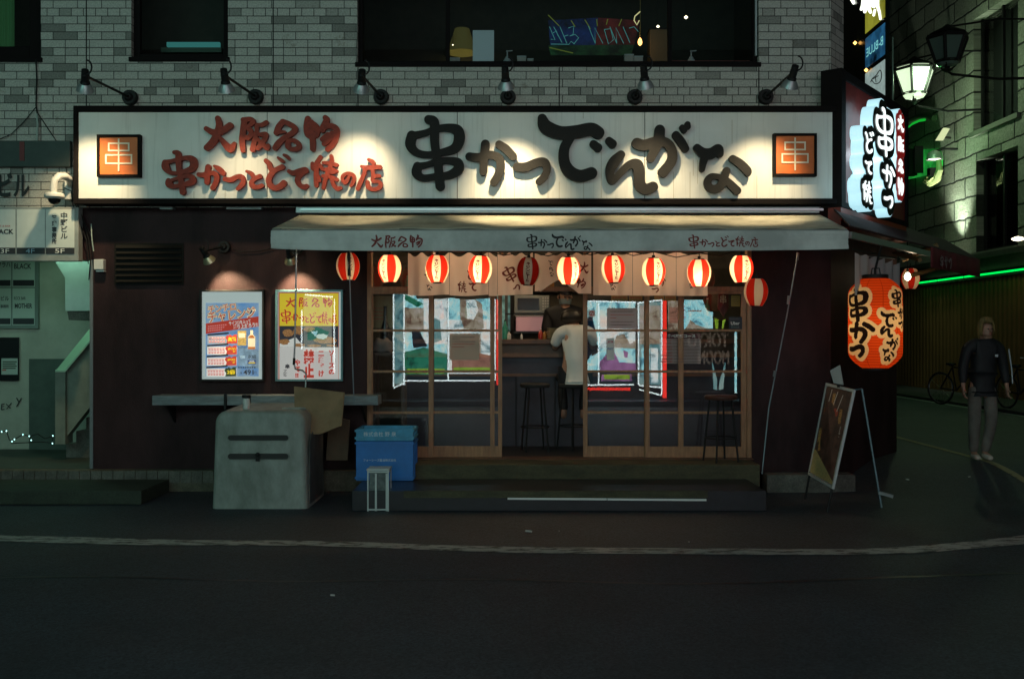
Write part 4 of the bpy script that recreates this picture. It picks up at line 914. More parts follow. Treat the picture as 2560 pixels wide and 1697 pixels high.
for j in range(8): f.rect(665 + j * 34, 690 + j * 34, 1305, 1322, c_bk)
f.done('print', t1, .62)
t2 = posterframe('sauce_poster', 'framed yellow and white no double dipping poster, right of the blue one', 688, 857, 724, 953, mat('teal_frame_metal', (0.10, 0.20, 0.22), .35, metal=.5))
f = Flat((680, 700), 6.03, PD)
c_ph = mat('print_photo_dark', (0.03, 0.03, 0.04), .6); c_food = mat('print_food', (0.40, 0.20, 0.07), .6, var=.6, vs=70, col2=(0.16, 0.07, 0.03))
f.rect(97, 1008, 185, 1500, cm('print_border', (0.45, 0.12, 0.08))); f.rect(115, 1000, 200, 692, mat('poster_yellow', (0.75, 0.55, 0.03), .6)); f.rect(115, 1000, 692, 1012, c_ph); f.rect(112, 1003, 1012, 1495, mat('poster_white', (0.60, 0.58, 0.55), .6))
for ch, x0, w_ in (('大', 205, 160), ('阪', 400, 145), ('名', 592, 130), ('物', 765, 150)): f.glyph(ch, (x0, 262, w_, 150), c_red, .8, 4)
xx = 128
for ch, w_, y_, h_ in (('串', 172, 440, 225), ('か', 120, 500, 150), ('つ', 95, 540, 90), ('と', 80, 540, 110), ('ど', 110, 480, 180), ('て', 90, 530, 120), ('焼', 110, 470, 200), ('の', 50, 570, 70), ('店', 90, 490, 170)): f.glyph(ch, (xx, y_, w_ * .95, h_), c_red, .75, 4); xx += w_ * .93
f.poly([(118, 1010), (118, 960), (360, 860), (420, 930), (500, 1010)], c_wh)
for i, (a, b, c_, d) in enumerate([(250, 800, 90, 60), (400, 760, 80, 70), (190, 930, 80, 50), (420, 980, 90, 30), (640, 990, 120, 22), (800, 900, 190, 60), (560, 740, 90, 40), (900, 985, 90, 20)]): f.blob(a, b, c_, d, c_food, i)
f.blob(760, 850, 90, 45, c_wh, 3)
V_ = lambda s_: '\n'.join(s_)
f.text(V_('ソ｜スの'), 900, 1240, 88, 370, c_red, .05); f.text(V_('二度づけ'), 745, 1262, 95, 390, c_red, .05); f.text(V_('禁止'), 560, 1258, 165, 425, c_red, .06, line=1.0); f.text(V_('やで'), 388, 1290, 85, 185, c_red, .05); f.text('!!', 380, 1435, 50, 66, c_red, .05)
f.text('串', 237, 1300, 62, 66, c_bk, .05); f.text(V_('でん\nがな'.replace('\n', '')), 205, 1400, 60, 100, c_bk, .02)
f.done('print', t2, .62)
hm2 = mat('brass_reflector', (0.55, 0.48, 0.30), 0.3, metal=0.7)
for (b, h, tg, e, lb) in (((562, 618), (522, 650), (578, 742), 110.0, 'small chrome wall lamp lighting the blue poster'), ((742, 622), (727, 652), (748, 742), 95.0, 'small chrome wall lamp half hidden under the awning, lighting the yellow poster')):
    hp = P(h[0], h[1], 10.68)
    t = spotlamp('poster_lamp', lb, P(b[0], b[1], 10.97), hp, Vector((X(tg[0]), -.02, Z(tg[1]))), e, 'wall lamps over the posters', 78, .8, 1.15, hm2)

# ------------------------------------------------------------------ ledge below the posters
lg = thing('wall_ledge', 'long pale timber ledge along the maroon wall behind the grey bin', 'ledge', P(660, 1000, 10.7))
mb = MB()
for a, b in ((380, 623), (627, 945)): mb.box(X(a, 10.7), X(b, 10.7), -.30, -.002, Z(1013, 10.7), Z(989, 10.7))
mb.build('board', mat('ledge_timber', (0.20, 0.23, 0.24), .6, var=.35, vs=6, stretch=(1, 3, 6)), lg, bevel=.006)
mb = MB()
for a in (420, 560, 905): mb.prism([Vector((X(a, 10.8), -.002, Z(1014, 10.8))), Vector((X(a, 10.8), -.26, Z(1014, 10.8))), Vector((X(a, 10.8), -.002, Z(1060, 10.8)))], (.02, 0, 0))
mb.build('bracket', m_black, lg)
mb = MB(); mb.box(X(560, 10.68), X(566, 10.68), -.33, -.302, Z(1024, 10.68), Z(985, 10.68)); mb.build('dark_strap', m_black, lg)

# ------------------------------------------------------------------ grey bin, white can, cardboard
bn = thing('storage_bin', 'weathered grey rounded plastic bin with two slots standing on the road', 'bin', (X(650, 9.8), -.75, 0))
Df, Db = 9.8, 10.72; xl, xr = X(528, Df), X(769, Df); zt_ = Z(1027, Df)
def prof(inset, dz=0):
    out = []; r = .12; n = 8; xa, xb = xl + inset, xr - inset; tp = .03; z1 = zt_ - inset * .6 + dz
    out += [(xa, 0.0), (xb, 0.0)]
    for i in range(n + 1): a = math.pi / 2 * i / n; out.append((xb - tp - r + r * math.cos(a) + 0, z1 - r + r * math.sin(a)))
    for i in range(n + 1): a = math.pi / 2 + math.pi / 2 * i / n; out.append((xa + tp + r + r * math.cos(a), z1 - r + r * math.sin(a)))
    return out
m_bin = mat('grey_fibreglass', (0.29, 0.315, 0.285), .6, var=.45, vs=3.5, bump=.35, bs=50, stretch=(1, 1, .5), col2=(0.17, 0.185, 0.16))
mb = MB(); rings = [(Df - D0 + 0.0, .05, 0), (Df - D0 + .012, .022, 0), (Df - D0 + .035, .005, 0), (Df - D0 + .06, 0, 0), (-.62, 0, .02), (-.34, 0, .02), (-.30, .01, .01), (-.28, .03, 0)]
n = len(prof(0)); vs = []
for y, ins, dz in rings: vs += [(x, y, z) for x, z in prof(ins, dz)]
fs = [tuple(range(n)), tuple((len(rings) - 1) * n + i for i in range(n - 1, -1, -1))] + [(j * n + i, (j + 1) * n + i, (j + 1) * n + (i + 1) % n, j * n + (i + 1) % n) for j in range(len(rings) - 1) for i in range(n)]
mb.add(vs, fs); mb.build('body', m_bin, bn, smooth=True)
m_slot = mat('slot_shadow', (0.03, 0.03, 0.028), .8)
for ya, yb in ((1087, 1101), (1133, 1148)):
    za, zb_ = Z(yb, Df), Z(ya, Df); r = (zb_ - za) / 2; xa, xb = X(570, Df) + r, X(722, Df) - r; zc = (za + zb_) / 2
    def ring(k, y): return [(xb + k * r * math.cos(a), y, zc + k * r * math.sin(a)) for a in [math.pi / 2 - math.pi * i / 10 for i in range(11)]] + [(xa + k * r * math.cos(a), y, zc + k * r * math.sin(a)) for a in [-math.pi / 2 - math.pi * i / 10 for i in range(11)]]
    mb = MB(); y0 = Df - D0 - .001; n = 22; vs = ring(1.25, y0 + .004) + ring(1.22, y0 - .012) + ring(1.0, y0 - .012) + ring(.95, y0 - .001)
    mb.add(vs, [(j * n + i, (j + 1) * n + i, (j + 1) * n + (i + 1) % n, j * n + (i + 1) % n) for j in range(3) for i in range(n)]); rim = mb.build('slot_rim', m_bin, bn, smooth=True)
    mb = MB(); mb.add(ring(.97, y0 - .0015), [tuple(range(n))]); mb.build('slot', m_slot, rim)
mb = MB(); mb.lathe([(.020, 0), (.020, .02), (.012, .025)], 16, T=Matrix.Translation((X(645, Df), Df - D0 - .01, Z(1135, Df))) @ Matrix.Rotation(R(90), 4, 'X')); mb.box(X(640, Df), X(650, Df), Df - D0 - .02, Df - D0 - .005, Z(1152, Df), Z(1140, Df)); mb.build('latch', m_black, bn)
mb = MB()
for x in (592, 684): mb.box(X(x, Df) - .012, X(x, Df) + .012, Df - D0 + .002, Df - D0 + .03, .018, .05)
mb.build('drain_hole', m_slot, bn)
mb = MB(); xs_ = xr - .012   # side recess
mb.prism([Vector((xs_ + .004, y, z)) for y, z in ((-1.10, .03), (-1.10, .62), (-1.04, .72), (-.92, .74), (-.50, .74), (-.40, .66), (-.40, .03))], (.012, 0, 0)); mb.build('side_panel', mat('dark_grey_fibreglass', (0.10, 0.11, 0.10), .65, var=.4), bn, bevel=.008)
mb = MB(); mb.tube([(X(700, 9.9), -1.0, zt_ + .008), (xr - .12, -1.0, zt_ + .01), (xr - .08, -.95, zt_ + .005)], .012, 8); mb.build('handle', m_bin, bn, smooth=True)
cn = thing('drink_can', 'white can with a black top standing on the grey bin', 'can', P(616, 1025, 9.98))
D_ = 10.0; mb = MB(); mb.lathe([(.030, 0), (.035, .008), (.035, .105), (.028, .12)], 20, c=tuple(P(616, 1024.5, D_))); mb.build('can_body', m_white, cn, smooth=True)
mb = MB(); mb.lathe([(.036, 0), (.044, .006), (.044, .03), (.036, .034)], 20, c=tuple(P(616, 1024.5, D_) + Vector((0, 0, .119)))); mb.build('lid', m_black, cn, smooth=True)
m_card = mat('cardboard', (0.26, 0.175, 0.095), .85, var=.2)
mb = MB(); q = [P(735, 966, 10.25), P(859, 981, 10.25), P(851, 1064, 10.05), P(800, 1085, 10.05), P(738, 1085, 10.05)]
mb.prism(q, (0.012, .012, 0)); tag(mb.build('cardboard_sheet', m_card), 'tan cardboard sheet propped upright behind the grey bin', 'cardboard')
mb = MB(); mb.prism([P(822, 1040, 10.5), P(872, 1050, 10.5), P(866, 1150, 10.4), P(815, 1150, 10.4)], (0.012, .012, 0)); tag(mb.build('cardboard_sheet', mat('dark_cardboard', (0.09, 0.06, 0.035), .85, var=.2)), 'darker narrow cardboard piece leaning between the bin and the blue crates', 'cardboard')
for lb_, pts_ in (('pale bent crank handle hanging from the awning in front of the yellow poster', [(741, 615), (740, 700), (737, 860), (735, 905), (738, 922), (756, 926), (765, 934), (764, 968)]),):
    mb = MB(); mb.tube([P(x, y, 9.92) for x, y in pts_], .0085, 8)
    t = thing('crank_handle', lb_, 'crank', P(741, 615, 9.92)); mb.build('rod', m_steel, t, smooth=True); mb = MB(); mb.tube([P(735.5, 895, 9.92), P(734.5, 912, 9.92)], .013, 8); mb.build('grip', m_black, t, smooth=True)
t = thing('awning_pole', 'slim pole behind the leftmost lantern, hanging from the awning', 'pole', P(872, 620, 10.0))
mb = MB(); mb.tube([P(874, 690, 10.0), P(885, 1008, 10.0)], .006, 8); mb.build('rod', mat('blue_grey_rod', (0.18, 0.22, 0.25), .4, metal=.4), t, smooth=True)
mb = MB(); mb.tube([P(872, 615, 10.0), P(873, 690, 10.0)], .017, 8); mb.build('sleeve', m_black, t, smooth=True)
t = thing('awning_pole', 'long slanting pole leaning against the maroon wall right of the doors', 'pole', P(1995, 640, 10.6))
mb = MB(); mb.tube([P(1994, 640, 10.6), P(1967, 790, 10.7), P(1922, 1020, 10.85), P(1905, 1185, 10.72)], .0075, 8); mb.build('rod', mat('blue_grey_rod', (0.18, 0.22, 0.25), .4, metal=.4), t, smooth=True)
for a, b in (((1995, 632), (1993, 650)), ((1972, 740), (1970, 760)), ((1937, 928), (1935, 940))):
    mb = MB(); mb.tube([P(*a, 10.59), P(*b, 10.62)], .014, 8); mb.build('joint', m_alu, t, smooth=True)

# ------------------------------------------------------------------ blue crates and the small glass case
m_bl = mat('blue_plastic', (0.014, 0.16, 0.50), .45, var=.15); m_bl2 = mat('light_blue_plastic', (0.05, 0.30, 0.50), .45, var=.25, vs=12)
def crate(label, za, zb_, m_, txt):
    D = 10.35; x0, x1 = X(890, D), X(1033, D); y0, y1 = D - D0, D - D0 + .42
    t = thing('plastic_crate', label, 'crate', ((x0 + x1) / 2, (y0 + y1) / 2, za), 'stacked blue crates')
    mb = MB(); w_ = .02
    mb.box(x0, x1, y0, y0 + w_, za, zb_); mb.box(x0, x1, y1 - w_, y1, za, zb_); mb.box(x0, x0 + w_, y0 + w_, y1 - w_, za, zb_); mb.box(x1 - w_, x1, y0 + w_, y1 - w_, za, zb_); mb.box(x0 + w_, x1 - w_, y0 + w_, y1 - w_, za, za + .02)
    mb.build('crate_body', m_, t, bevel=.004)
    mb = MB(); e = .012
    for zz in (zb_ - .03, za + .02): mb.box(x0 - e, x1 + e, y0 - e, y0 - .0005, zz, zz + .022); mb.box(x1 + .0005, x1 + e, y0, y1, zz, zz + .022)
    for i in range(5): xx = x1 - .004; yy = y0 + .04 + i * .08; mb.box(x1 + .0005, x1 + .008, yy, yy + .012, za + .045, zb_ - .035)
    mb.build('rib', m_, t)
    mb = MB(); font_on(mb, txt, ((x0 + x1) / 2 - .05, y0 - .0015, (za + zb_) / 2 + .01), w=.34, bold=.01); mb.build('lettering', mat('pale_print', (0.55, 0.6, 0.65), .6), t)
    return t
crate('darker blue crate with white print at the bottom of the stack', .197, Z(1103, 10.35), m_bl, 'フォーシーズ醤油株式会社')
crate('light blue crate on top of the stack by the left door', Z(1102, 10.35), Z(1072, 10.35), m_bl2, '株式会社 野 泉')
for i in range(8):
    pass
gc = thing('glass_lamp_case', 'small upright glass case with pale metal frame standing on the road', 'case', (X(950, 9.66), -1.25, 0))
a, b, y0, y1, z1 = X(918, 9.66), X(972, 9.66), -1.34, -1.12, Z(1176, 9.66)
mb = MB()
for x in (a, b - .012):
    for y in (y0, y1 - .012): mb.box(x, x + .012, y, y + .012, 0, z1)
for z in (0.01, z1 - .02):
    mb.box(a + .012, b - .012, y0, y0 + .012, z, z + .014); mb.box(a + .012, b - .012, y1 - .012, y1, z, z + .014); mb.box(a, a + .012, y0 + .012, y1 - .012, z, z + .014); mb.box(b - .012, b, y0 + .012, y1 - .012, z, z + .014)
mb.build('frame', mat('pale_metal', (0.5, 0.56, 0.54), .35, metal=.3), gc)
mb = MB(); mb.box(a + .075, a + .093, y0 - .003, y0 + .01, .004, z1 - .03); mb.box(b - .03, b - .013, y0 - .003, y0 + .01, .004, z1 - .03); mb.build('upright', mat('pale_metal', (0.5, 0.56, 0.54), .35, metal=.3), gc)
mb = MB(); mb.box(a - .006, b + .006, y0 - .008, y1 + .006, z1, z1 + .016); mb.build('lid', mat('pale_metal', (0.5, 0.56, 0.54), .35, metal=.3), gc, bevel=.004)
mb = MB(); mb.quad((a, y0 + .006, .02), (b, y0 + .006, .02), (b, y0 + .006, z1), (a, y0 + .006, z1)); mb.quad((b - .006, y0, .02), (b - .006, y1, .02), (b - .006, y1, z1), (b - .006, y0, z1)); mb.build('pane', m_pane, gc)
mb = MB(); mb.box(a + .014, b - .014, y0 + .05, y0 + .06, .02, z1 - .01); mb.build('back_panel', mat('grey_green_panel', (0.16, 0.22, 0.21), .5, var=.5, vs=14), gc)

# ------------------------------------------------------------------ stools
def stool(label, loc, h, seat, legs, rot=0):
    t = thing('bar_stool', label, 'stool', loc, 'bar stools at the counter', R(rot))
    mb = MB(); mb.lathe([(.02, h - .055), (.165, h - .05), (.178, h - .03), (.178, h - .012), (.16, h)], 28); mb.build('seat', seat, t, local=True, smooth=True)
    for k in range(4):
        a = math.pi / 4 + math.pi / 2 * k; mb = MB(); mb.tube([(.12 * math.cos(a), .12 * math.sin(a), h - .052), (.19 * math.cos(a), .19 * math.sin(a), .004)], .011, 8); mb.build('leg', legs, t, local=True, smooth=True)
    mb = MB(); r = .165
    mb.tube([(r * math.cos(a), r * math.sin(a), h * .36) for a in [2 * math.pi * i / 20 for i in range(21)]], .008, 6, cap=False); mb.build('foot_ring', legs, t, local=True, smooth=True)
    return t
m_seat = mat('stool_seat_leather', (0.07, 0.028, 0.02), .4)
stool('wooden topped bar stool outside, in front of the rightmost sliding door', (X(1803, 10.72), -.25, .345), .72, m_seat, m_black, 20)
stool('dark bar stool standing in the open doorway under the microwave', (X(1337, 11.75), .72, .346), .80, m_dark, m_black, 10)
cst = stool('dark bar stool that the customer in the white shirt sits on', (X(1432, 11.9), .9, .346), .79, m_dark, m_black, 40)

# ------------------------------------------------------------------ counter and what stands behind it
ct = thing('bar_counter', 'long dark wooden bar counter inside behind the stools', 'counter', (.3, 1.5, .346))
mb = MB(); mb.box(X(990, 12.1), 3.2, 1.12, 1.75, 1.60, 1.66); mb.build('counter_top', m_darkwood, ct, bevel=.008)
mb = MB(); mb.box(X(1000, 12.1), 3.15, 1.26, 1.70, .346, 1.60); mb.build('counter_front', mat('counter_panel', (0.020, 0.019, 0.034), .5, var=.3), ct)
mb = MB(); mb.box(X(1000, 12.1), 3.15, 1.20, 1.259, Z(893, 12.2), 1.60); mb.box(X(1000, 12.1), 3.15, 1.22, 1.259, Z(941, 12.2), Z(934, 12.2))
mb.build('counter_rail', mat('rail_wood', (0.12, 0.06, 0.03), .5, var=.3), ct)
mb = MB()
for x in (1290, 1388): mb.box(X(x, 12.2) - .006, X(x, 12.2) + .006, 1.24, 1.259, .346, Z(942, 12.2))
mb.build('panel_seam', m_black, ct)
sh = thing('kitchen_shelf', 'steel shelf unit behind the counter carrying the microwave', 'shelf', (X(1330, 13.3), 2.4, .346))
mb = MB(); x0, x1 = X(1262, 13.2), X(1420, 13.2)
mb.box(x0, x1, 2.2, 2.7, Z(787, 13.2), Z(783, 13.2)); mb.box(x0, x1, 2.2, 2.7, Z(833, 13.2), Z(828, 13.2)); mb.box(x0, x0 + .04, 2.2, 2.24, .35, Z(690, 13.2)); mb.box(x1 - .04, x1, 2.2, 2.24, .35, Z(690, 13.2)); mb.build('frame', mat('dark_steel', (0.06, 0.06, 0.05), .4, metal=.4), sh)
mw = thing('microwave', 'grey microwave with a dark door on the shelf behind the counter', 'microwave', tuple(P(1330, 782, 13.2)))
mb = MB(); mb.box(X(1286, 13.1), X(1374, 13.1), 2.14, 2.5, Z(782, 13.15), Z(738, 13.1)); mb.build('microwave_body', mat('grey_enamel', (0.30, 0.32, 0.30), .4), mw, bevel=.008)
mb = MB(); mb.box(X(1294, 13.1), X(1348, 13.1), 2.125, 2.139, Z(775, 13.1), Z(745, 13.1)); mb.build('door', m_blackg, mw)
mb = MB()
for i in range(5):
    for j in range(3): mb.box(X(1356 + 6 * j, 13.1), X(1360 + 6 * j, 13.1), 2.13, 2.139, Z(775 - 7 * i, 13.1), Z(771 - 7 * i, 13.1))
mb.build('button_panel', m_white, mw)
pk = thing('pink_container', 'pale pink lit container on the shelf below the microwave', 'container', tuple(P(1328, 828, 13.15)))
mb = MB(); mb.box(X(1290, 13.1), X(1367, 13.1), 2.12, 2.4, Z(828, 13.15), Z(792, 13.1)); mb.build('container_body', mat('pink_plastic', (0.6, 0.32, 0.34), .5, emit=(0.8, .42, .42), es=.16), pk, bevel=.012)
mb = MB(); mb.box(X(1288, 13.1), X(1369, 13.1), 2.11, 2.41, Z(792, 13.1), Z(788, 13.1)); mb.build('lid', mat('pale_lid', (0.4, 0.34, 0.34), .5), pk, bevel=.005)
rr = random.Random(5); kinds = [('green', (0.05, 0.30, 0.22)), ('dark', (0.02, 0.02, 0.02)), ('amber', (0.35, 0.15, 0.03)), ('red', (0.45, 0.03, 0.02)), ('white', (0.6, 0.6, 0.55))]
def bottle(loc, h, r, m_, label, cap):
    t = thing('bottle', label, 'bottle', loc, 'bottles on the bar counter'); mb = MB(); mb.lathe([(r * .9, 0), (r, .01), (r, h * .6), (r * .4, h * .78), (r * .35, h * .93)], 14); mb.build('bottle_body', m_, t, local=True, smooth=True)
    mb = MB(); mb.lathe([(r * .4, h * .93), (r * .4, h)], 10); mb.build('cap', cap, t, local=True)
for x, k, h, r, lb_ in ((1263, 0, .24, .035, 'green glass bottle at the left end of the counter opening'), (1272, 4, .10, .03, 'short white jar beside the green bottle on the counter'), (1304, 4, .08, .015, 'thin white shaker on the counter below the pink container'), (1352, 3, .13, .03, 'red sauce bottle on the counter left of the customer'), (1362, 2, .11, .028, 'amber bottle on the counter nearest the customer')):
    bottle((X(x, 12.3), 1.35, 1.661), h, r, mat('bottle_' + kinds[k][0], kinds[k][1], .2), lb_, m_black if k != 3 else m_white)
mb = MB(); c0 = P(1390, 848, 12.3)
pl = thing('plate_stack', 'stack of cream plates on the counter in front of the cook', 'plates', (X(1388, 12.2), 1.28, 1.661))
mb = MB()
for i in range(8): mb.lathe([(.05, i * .017), (.10, i * .017 + .012), (.102, i * .017 + .016)], 24, cap=True)
mb.build('plate', mat('cream_china', (0.6, 0.55, 0.38), .3), pl, local=True, smooth=True)
gl = thing('drinks_fridge', 'narrow lit green glass fridge at the left edge of the kitchen', 'fridge', (X(1262, 13.4), 2.5, .346))
mb = MB(); mb.box(X(1243, 13.3), X(1275, 13.3), 2.3, 2.8, .35, Z(735, 13.3)); mb.build('cabinet', mat('fridge_glow', (0.2, 0.4, 0.35), .4, emit=(0.16, 0.55, 0.42), es=.35, var=.7, vs=7, col2=(0.02, 0.06, 0.05)), gl)
mb = MB(); mb.box(X(1276, 13.2), X(1284, 13.2), 2.2, 2.8, .35, Z(690, 13.3)); mb.build('door_edge', m_dark, gl)
# warm kitchen lamp; two unseen pendants added to backlight the curtains
for x, y, e, lb_ in ((.35, 2.0, 6.0, 'warm kitchen pendant above the counter, right of the microwave'), (-.55, .36, 26.0, 'warm ceiling pendant inside the left sliding doors'), (1.55, .36, 26.0, 'warm ceiling pendant inside the right sliding doors')):
    t = thing('pendant_lamp', lb_, 'lamp', (x, y, 2.9 if y > 1 else 2.86), 'pendant lamps inside the restaurant')
    mb = MB(); mb.lathe([(.02, 0), (.09, -.08), (.095, -.085)], 20, cap=False); mb.tube([(0, 0, .14), (0, 0, 0)], .004, 6); mb.build('lamp_shade', m_black, t, local=True)
    mb = MB(); mb.lathe([(.005, -.03), (.03, -.06), (.03, -.08), (.005, -.105)], 14); mb.build('bulb', glow('pendant_bulb', (1, .72, .4), 5), t, local=True, smooth=True)
    light(t, 'POINT', (0, 0, -.13), e, (1.0, .72, .42), local=True, radius=.04)
# things seen just inside and on the glass
def notice(label, x0, x1, y0, y1, Yy, base, rows=None, cat='notice', hdr=None, texts=()):
    D = D0 + Yy; t = thing('paper_notice', label, cat, tuple(P((x0 + x1) / 2, (y0 + y1) / 2, D)))
    f = Flat((0, 0), 1, D - .003); f.rect(x0, x1, y0, y1, base); f.done('sheet', t); f.mb = MB(); f.mats = []
    if hdr: f.rect(x0, x1, y0, y0 + hdr[0], hdr[1])
    for (a, b, y, h, m_) in rows or ():
        r_ = random.Random(int(y * 7 + a)); x = a
        while x < b: w_ = r_.uniform(1.5, 6); f.rect(x, min(b, x + w_), y, y + h, m_); x += w_ + r_.uniform(.6, 1.4)
    for tx in texts: f.text(*tx)
    if f.mb.v: f.done('print', t)
    return t
m_beige = mat('beige_notice', (0.52, 0.36, 0.27), .8); m_pnk = mat('pinkish_notice', (0.45, 0.36, 0.35), .8); mr_, mk_ = cm('notice_red', (0.45, 0.08, 0.06)), cm('notice_grey', (0.12, 0.08, 0.08))
notice('beige printed notice taped inside the left door glass', 1124, 1198, 834, 900, .075, m_beige, [(1131, 1186, 842, 1.6, mk_), (1131, 1150, 847, 1.6, mk_), (1131, 1190, 853, 1.4, mk_), (1131, 1188, 858.5, 1.6, mr_), (1131, 1160, 866, 1.6, mr_)])
notice('pale notice with five printed lines high on the right door', 1518, 1592, 770, 822, .075, m_pnk, [(1526, 1582, 778, 1.6, mk_), (1526, 1584, 786, 1.6, mr_), (1526, 1540, 794, 1.6, mr_), (1526, 1584, 804, 1.6, mk_), (1526, 1578, 811, 1.8, mk_)])
notice('wide menu notice with a dark header across the two right doors', 1648, 1752, 833, 909, .10, mat('menu_sheet', (0.52, 0.40, 0.36), .8), [(x, x + w_, 850 + i * 7.6 + dy, 2.2 if w_ == 28 else 1.3, mr_ if w_ == 28 else mk_) for i in range(8) for x, w_, dy in ((1651, 28, (i % 2) * -1), (1682, 66, 0))], hdr=(14, cm('menu_header', (0.10, 0.02, 0.03))), texts=[('食べ放題コース', 1700, 840, 70, 9, c_wh, .03)])
notice('small white card of payment marks on the right door glass', 1517, 1536, 845, 900, .072, m_white, None, 'sticker', None, [('JCB', 1526, 855, 15, 7, cm('mark_red', (.4, .05, .08)), .04), ('PAY', 1526, 872, 14, 6, cm('mark_blue', (.05, .15, .4)), .03)])
notice('round no smoking sticker on white at the left of the right doors', 1471, 1488, 775, 792, .072, m_white, None, 'sticker', None, [('○', 1479.5, 783.5, 13, 13, mr_, .03), ('/', 1479.5, 783.5, 7, 10, mr_, .03)])
notice('black square delivery app sticker beside the right door post', 1822, 1855, 792, 823, .04 - .02, cm('sticker_black', (0.02, 0.025, 0.035)), [(1826, 1848, 797, 1.5, mk_)], 'sticker', None, [('Uber', 1838, 808, 22, 8, c_wh, .02), ('Eats', 1838, 817, 20, 6, cm('eats_grey', (.1, .14, .13)), .02)])
notice('yellow handwritten card inside the top right pane', 1828, 1850, 738, 766, .16, mat('yellow_card', (0.42, 0.36, 0.10), .8), [(1831, 1846, 744 + 5 * i, 1.2, mk_) for i in range(4)])
notice('tan menu sheet standing inside the leftmost door', 930, 985, 740, 820, .35, mat('tan_menu', (0.30, 0.25, 0.13), .8), [(935, 960, 770 + 9 * i, 1.5, mr_) for i in range(4)])
t = thing('sake_bottle', 'tall dark bottle inside the leftmost door', 'bottle', tuple(P(963, 905, 11.3)))
mb = MB(); c0 = P(963, 880, 11.3); mb.lathe([(.05, 0), (.055, .01), (.055, .25), (.02, .36), (.017, .5), (.02, .52)], 16, c=tuple(c0)); mb.build('bottle_body', m_blackg, t, smooth=True)
wt = thing('window_table', 'low side table inside the leftmost door holding the bottle and grey bag', 'table', tuple(P(960, 960, 11.4)))
mb = MB(); z = P(960, 881, 11.3).z; mb.box(X(930, 11.3), X(1010, 11.3), .2, .6, z - .03, z - .001); mb.build('tabletop', m_darkwood, wt)
for x in (933, 1004):
    for y in (.23, .56): mb = MB(); mb.box(X(x, 11.3), X(x, 11.3) + .03, y, y + .03, .347, z - .03); mb.build('leg', m_darkwood, wt)
mb = MB(); c0 = P(955, 880, 11.25); rb = random.Random(2); vs = []
mb.lathe([(.02, .0), (.10, .005), (.125, .05), (.11, .11), (.06, .15), (.02, .155)], 18, c=tuple(c0 - Vector((0, -.02, 0)))); mb.v = [Vector((v.x + .012 * math.sin(v.z * 50 + v.x * 30), v.y, v.z + .01 * math.sin(v.x * 60))) for v in mb.v]
tag(mb.build('cloth_bag', mat('grey_cloth', (0.20, 0.17, 0.16), .9, var=.3), smooth=True), 'crumpled grey bag on the low table inside the leftmost door', 'bag')

# ------------------------------------------------------------------ upper bar window contents
wz = W3[2] + .06; DW = 11.35
tb = thing('window_shelf', 'narrow dark shelf along the inside of the wide upper window', 'shelf', (X(1500), .4, wz))
mb = MB(); mb.box(W3[0] + .05, X(1670), .2, .75, wz - .03, wz - .001); mb.build('board', m_darkwood, tb)
mb = MB(); mb.box(X(1682), W3[1] - .05, .2, .75, wz - .03, wz + .03); mb.build('red_cushion', mat('dull_red_seat', (0.22, 0.06, 0.05), .7), tb)
def win_item(name, label, cat, x, mats_, parts, group=None):
    t = thing(name, label, cat, (X(x, DW), DW - D0, wz), group)
    for nm, prof_, m_ in parts: mb = MB(); mb.lathe(prof_, 18); mb.build(nm, m_, t, local=True, smooth=True)
    return t
m_wp = mat('pale_plastic', (0.42, 0.46, 0.46), .5)
for x, lb_ in ((1268, 'white pump bottle in the upper window beside the tall white card'), (1728, 'white pump bottle at the right end of the upper window')):
    t = win_item('pump_bottle', lb_, 'bottle', x, None, [('bottle_body', [(.045, 0), (.05, .01), (.05, .06), (.02, .11), (.014, .12)], m_wp), ('pump', [(.008, .12), (.008, .17), (.014, .172), (.012, .185)], m_wp)], 'pump bottles in the upper window')
    mb = MB(); mb.tube([(0, 0, .18), (.06, 0, .185)], .006, 6); mb.build('nozzle', m_wp, t, local=True)
wc = thing('white_card_stand', 'tall white card standing in the upper window left of a pump bottle', 'card', (X(1209, DW), DW - D0, wz))
mb = MB(); mb.box(X(1182, DW), X(1235, DW), .34, .36, wz, Z(77, DW)); mb.build('card', mat('pale_blue_card', (0.50, 0.58, 0.60), .5, emit=(.4, .55, .6), es=.05), wc); mb = MB(); mb.box(X(1198, DW), X(1224, DW), .32, .335, wz + .002, wz + .03); mb.build('foot', m_black, wc)
for x0, x1, h, lb_ in ((1124, 1150, .08, 'low pale box at the far left of the bar window'), (1293, 1315, .10, 'small white box right of the pump bottle in the upper window'), (1319, 1333, .07, 'smallest cream box in the row along the upper window'), (1560, 1583, .12, 'pale box left of the glowing orange lamp'), (1584, 1606, .10, 'pinkish box under the glowing orange lamp')):
    t = thing('small_box', lb_, 'box', (X((x0 + x1) / 2, DW), DW - D0, wz)); mb = MB(); mb.box(X(x0, DW), X(x1, DW), .3, .38, wz + .001, wz + h); mb.build('box_body', mat('dim_white', (0.40, 0.38, 0.34), .6), t, bevel=.004); mb = MB(); mb.box(X(x0, DW) - .003, X(x1, DW) + .003, .297, .383, wz + h, wz + h + .012); mb.build('lid', m_wp, t)
t = thing('hanging_bulb', 'small glowing orange bulb hanging on a wire in the bar window', 'lamp', tuple(P(1600, 106, DW)), None)
mb = MB(); mb.lathe([(.004, .05), (.018, .03), (.026, 0), (.02, -.025), (.004, -.04)], 14); mb.build('bulb', glow('orange_bulb', (1, .45, .12), 5), t, local=True, smooth=True)
mb = MB(); mb.tube([(0, 0, .05), (.004, 0, .6), (.0, 0, 1.0)], .0025, 6); mb.build('cord', mat('yellow_cord', (0.45, 0.35, 0.1), .5), t, local=True)
light(t, 'POINT', (0, -.05, 0), .6, (1, .6, .25), local=True)
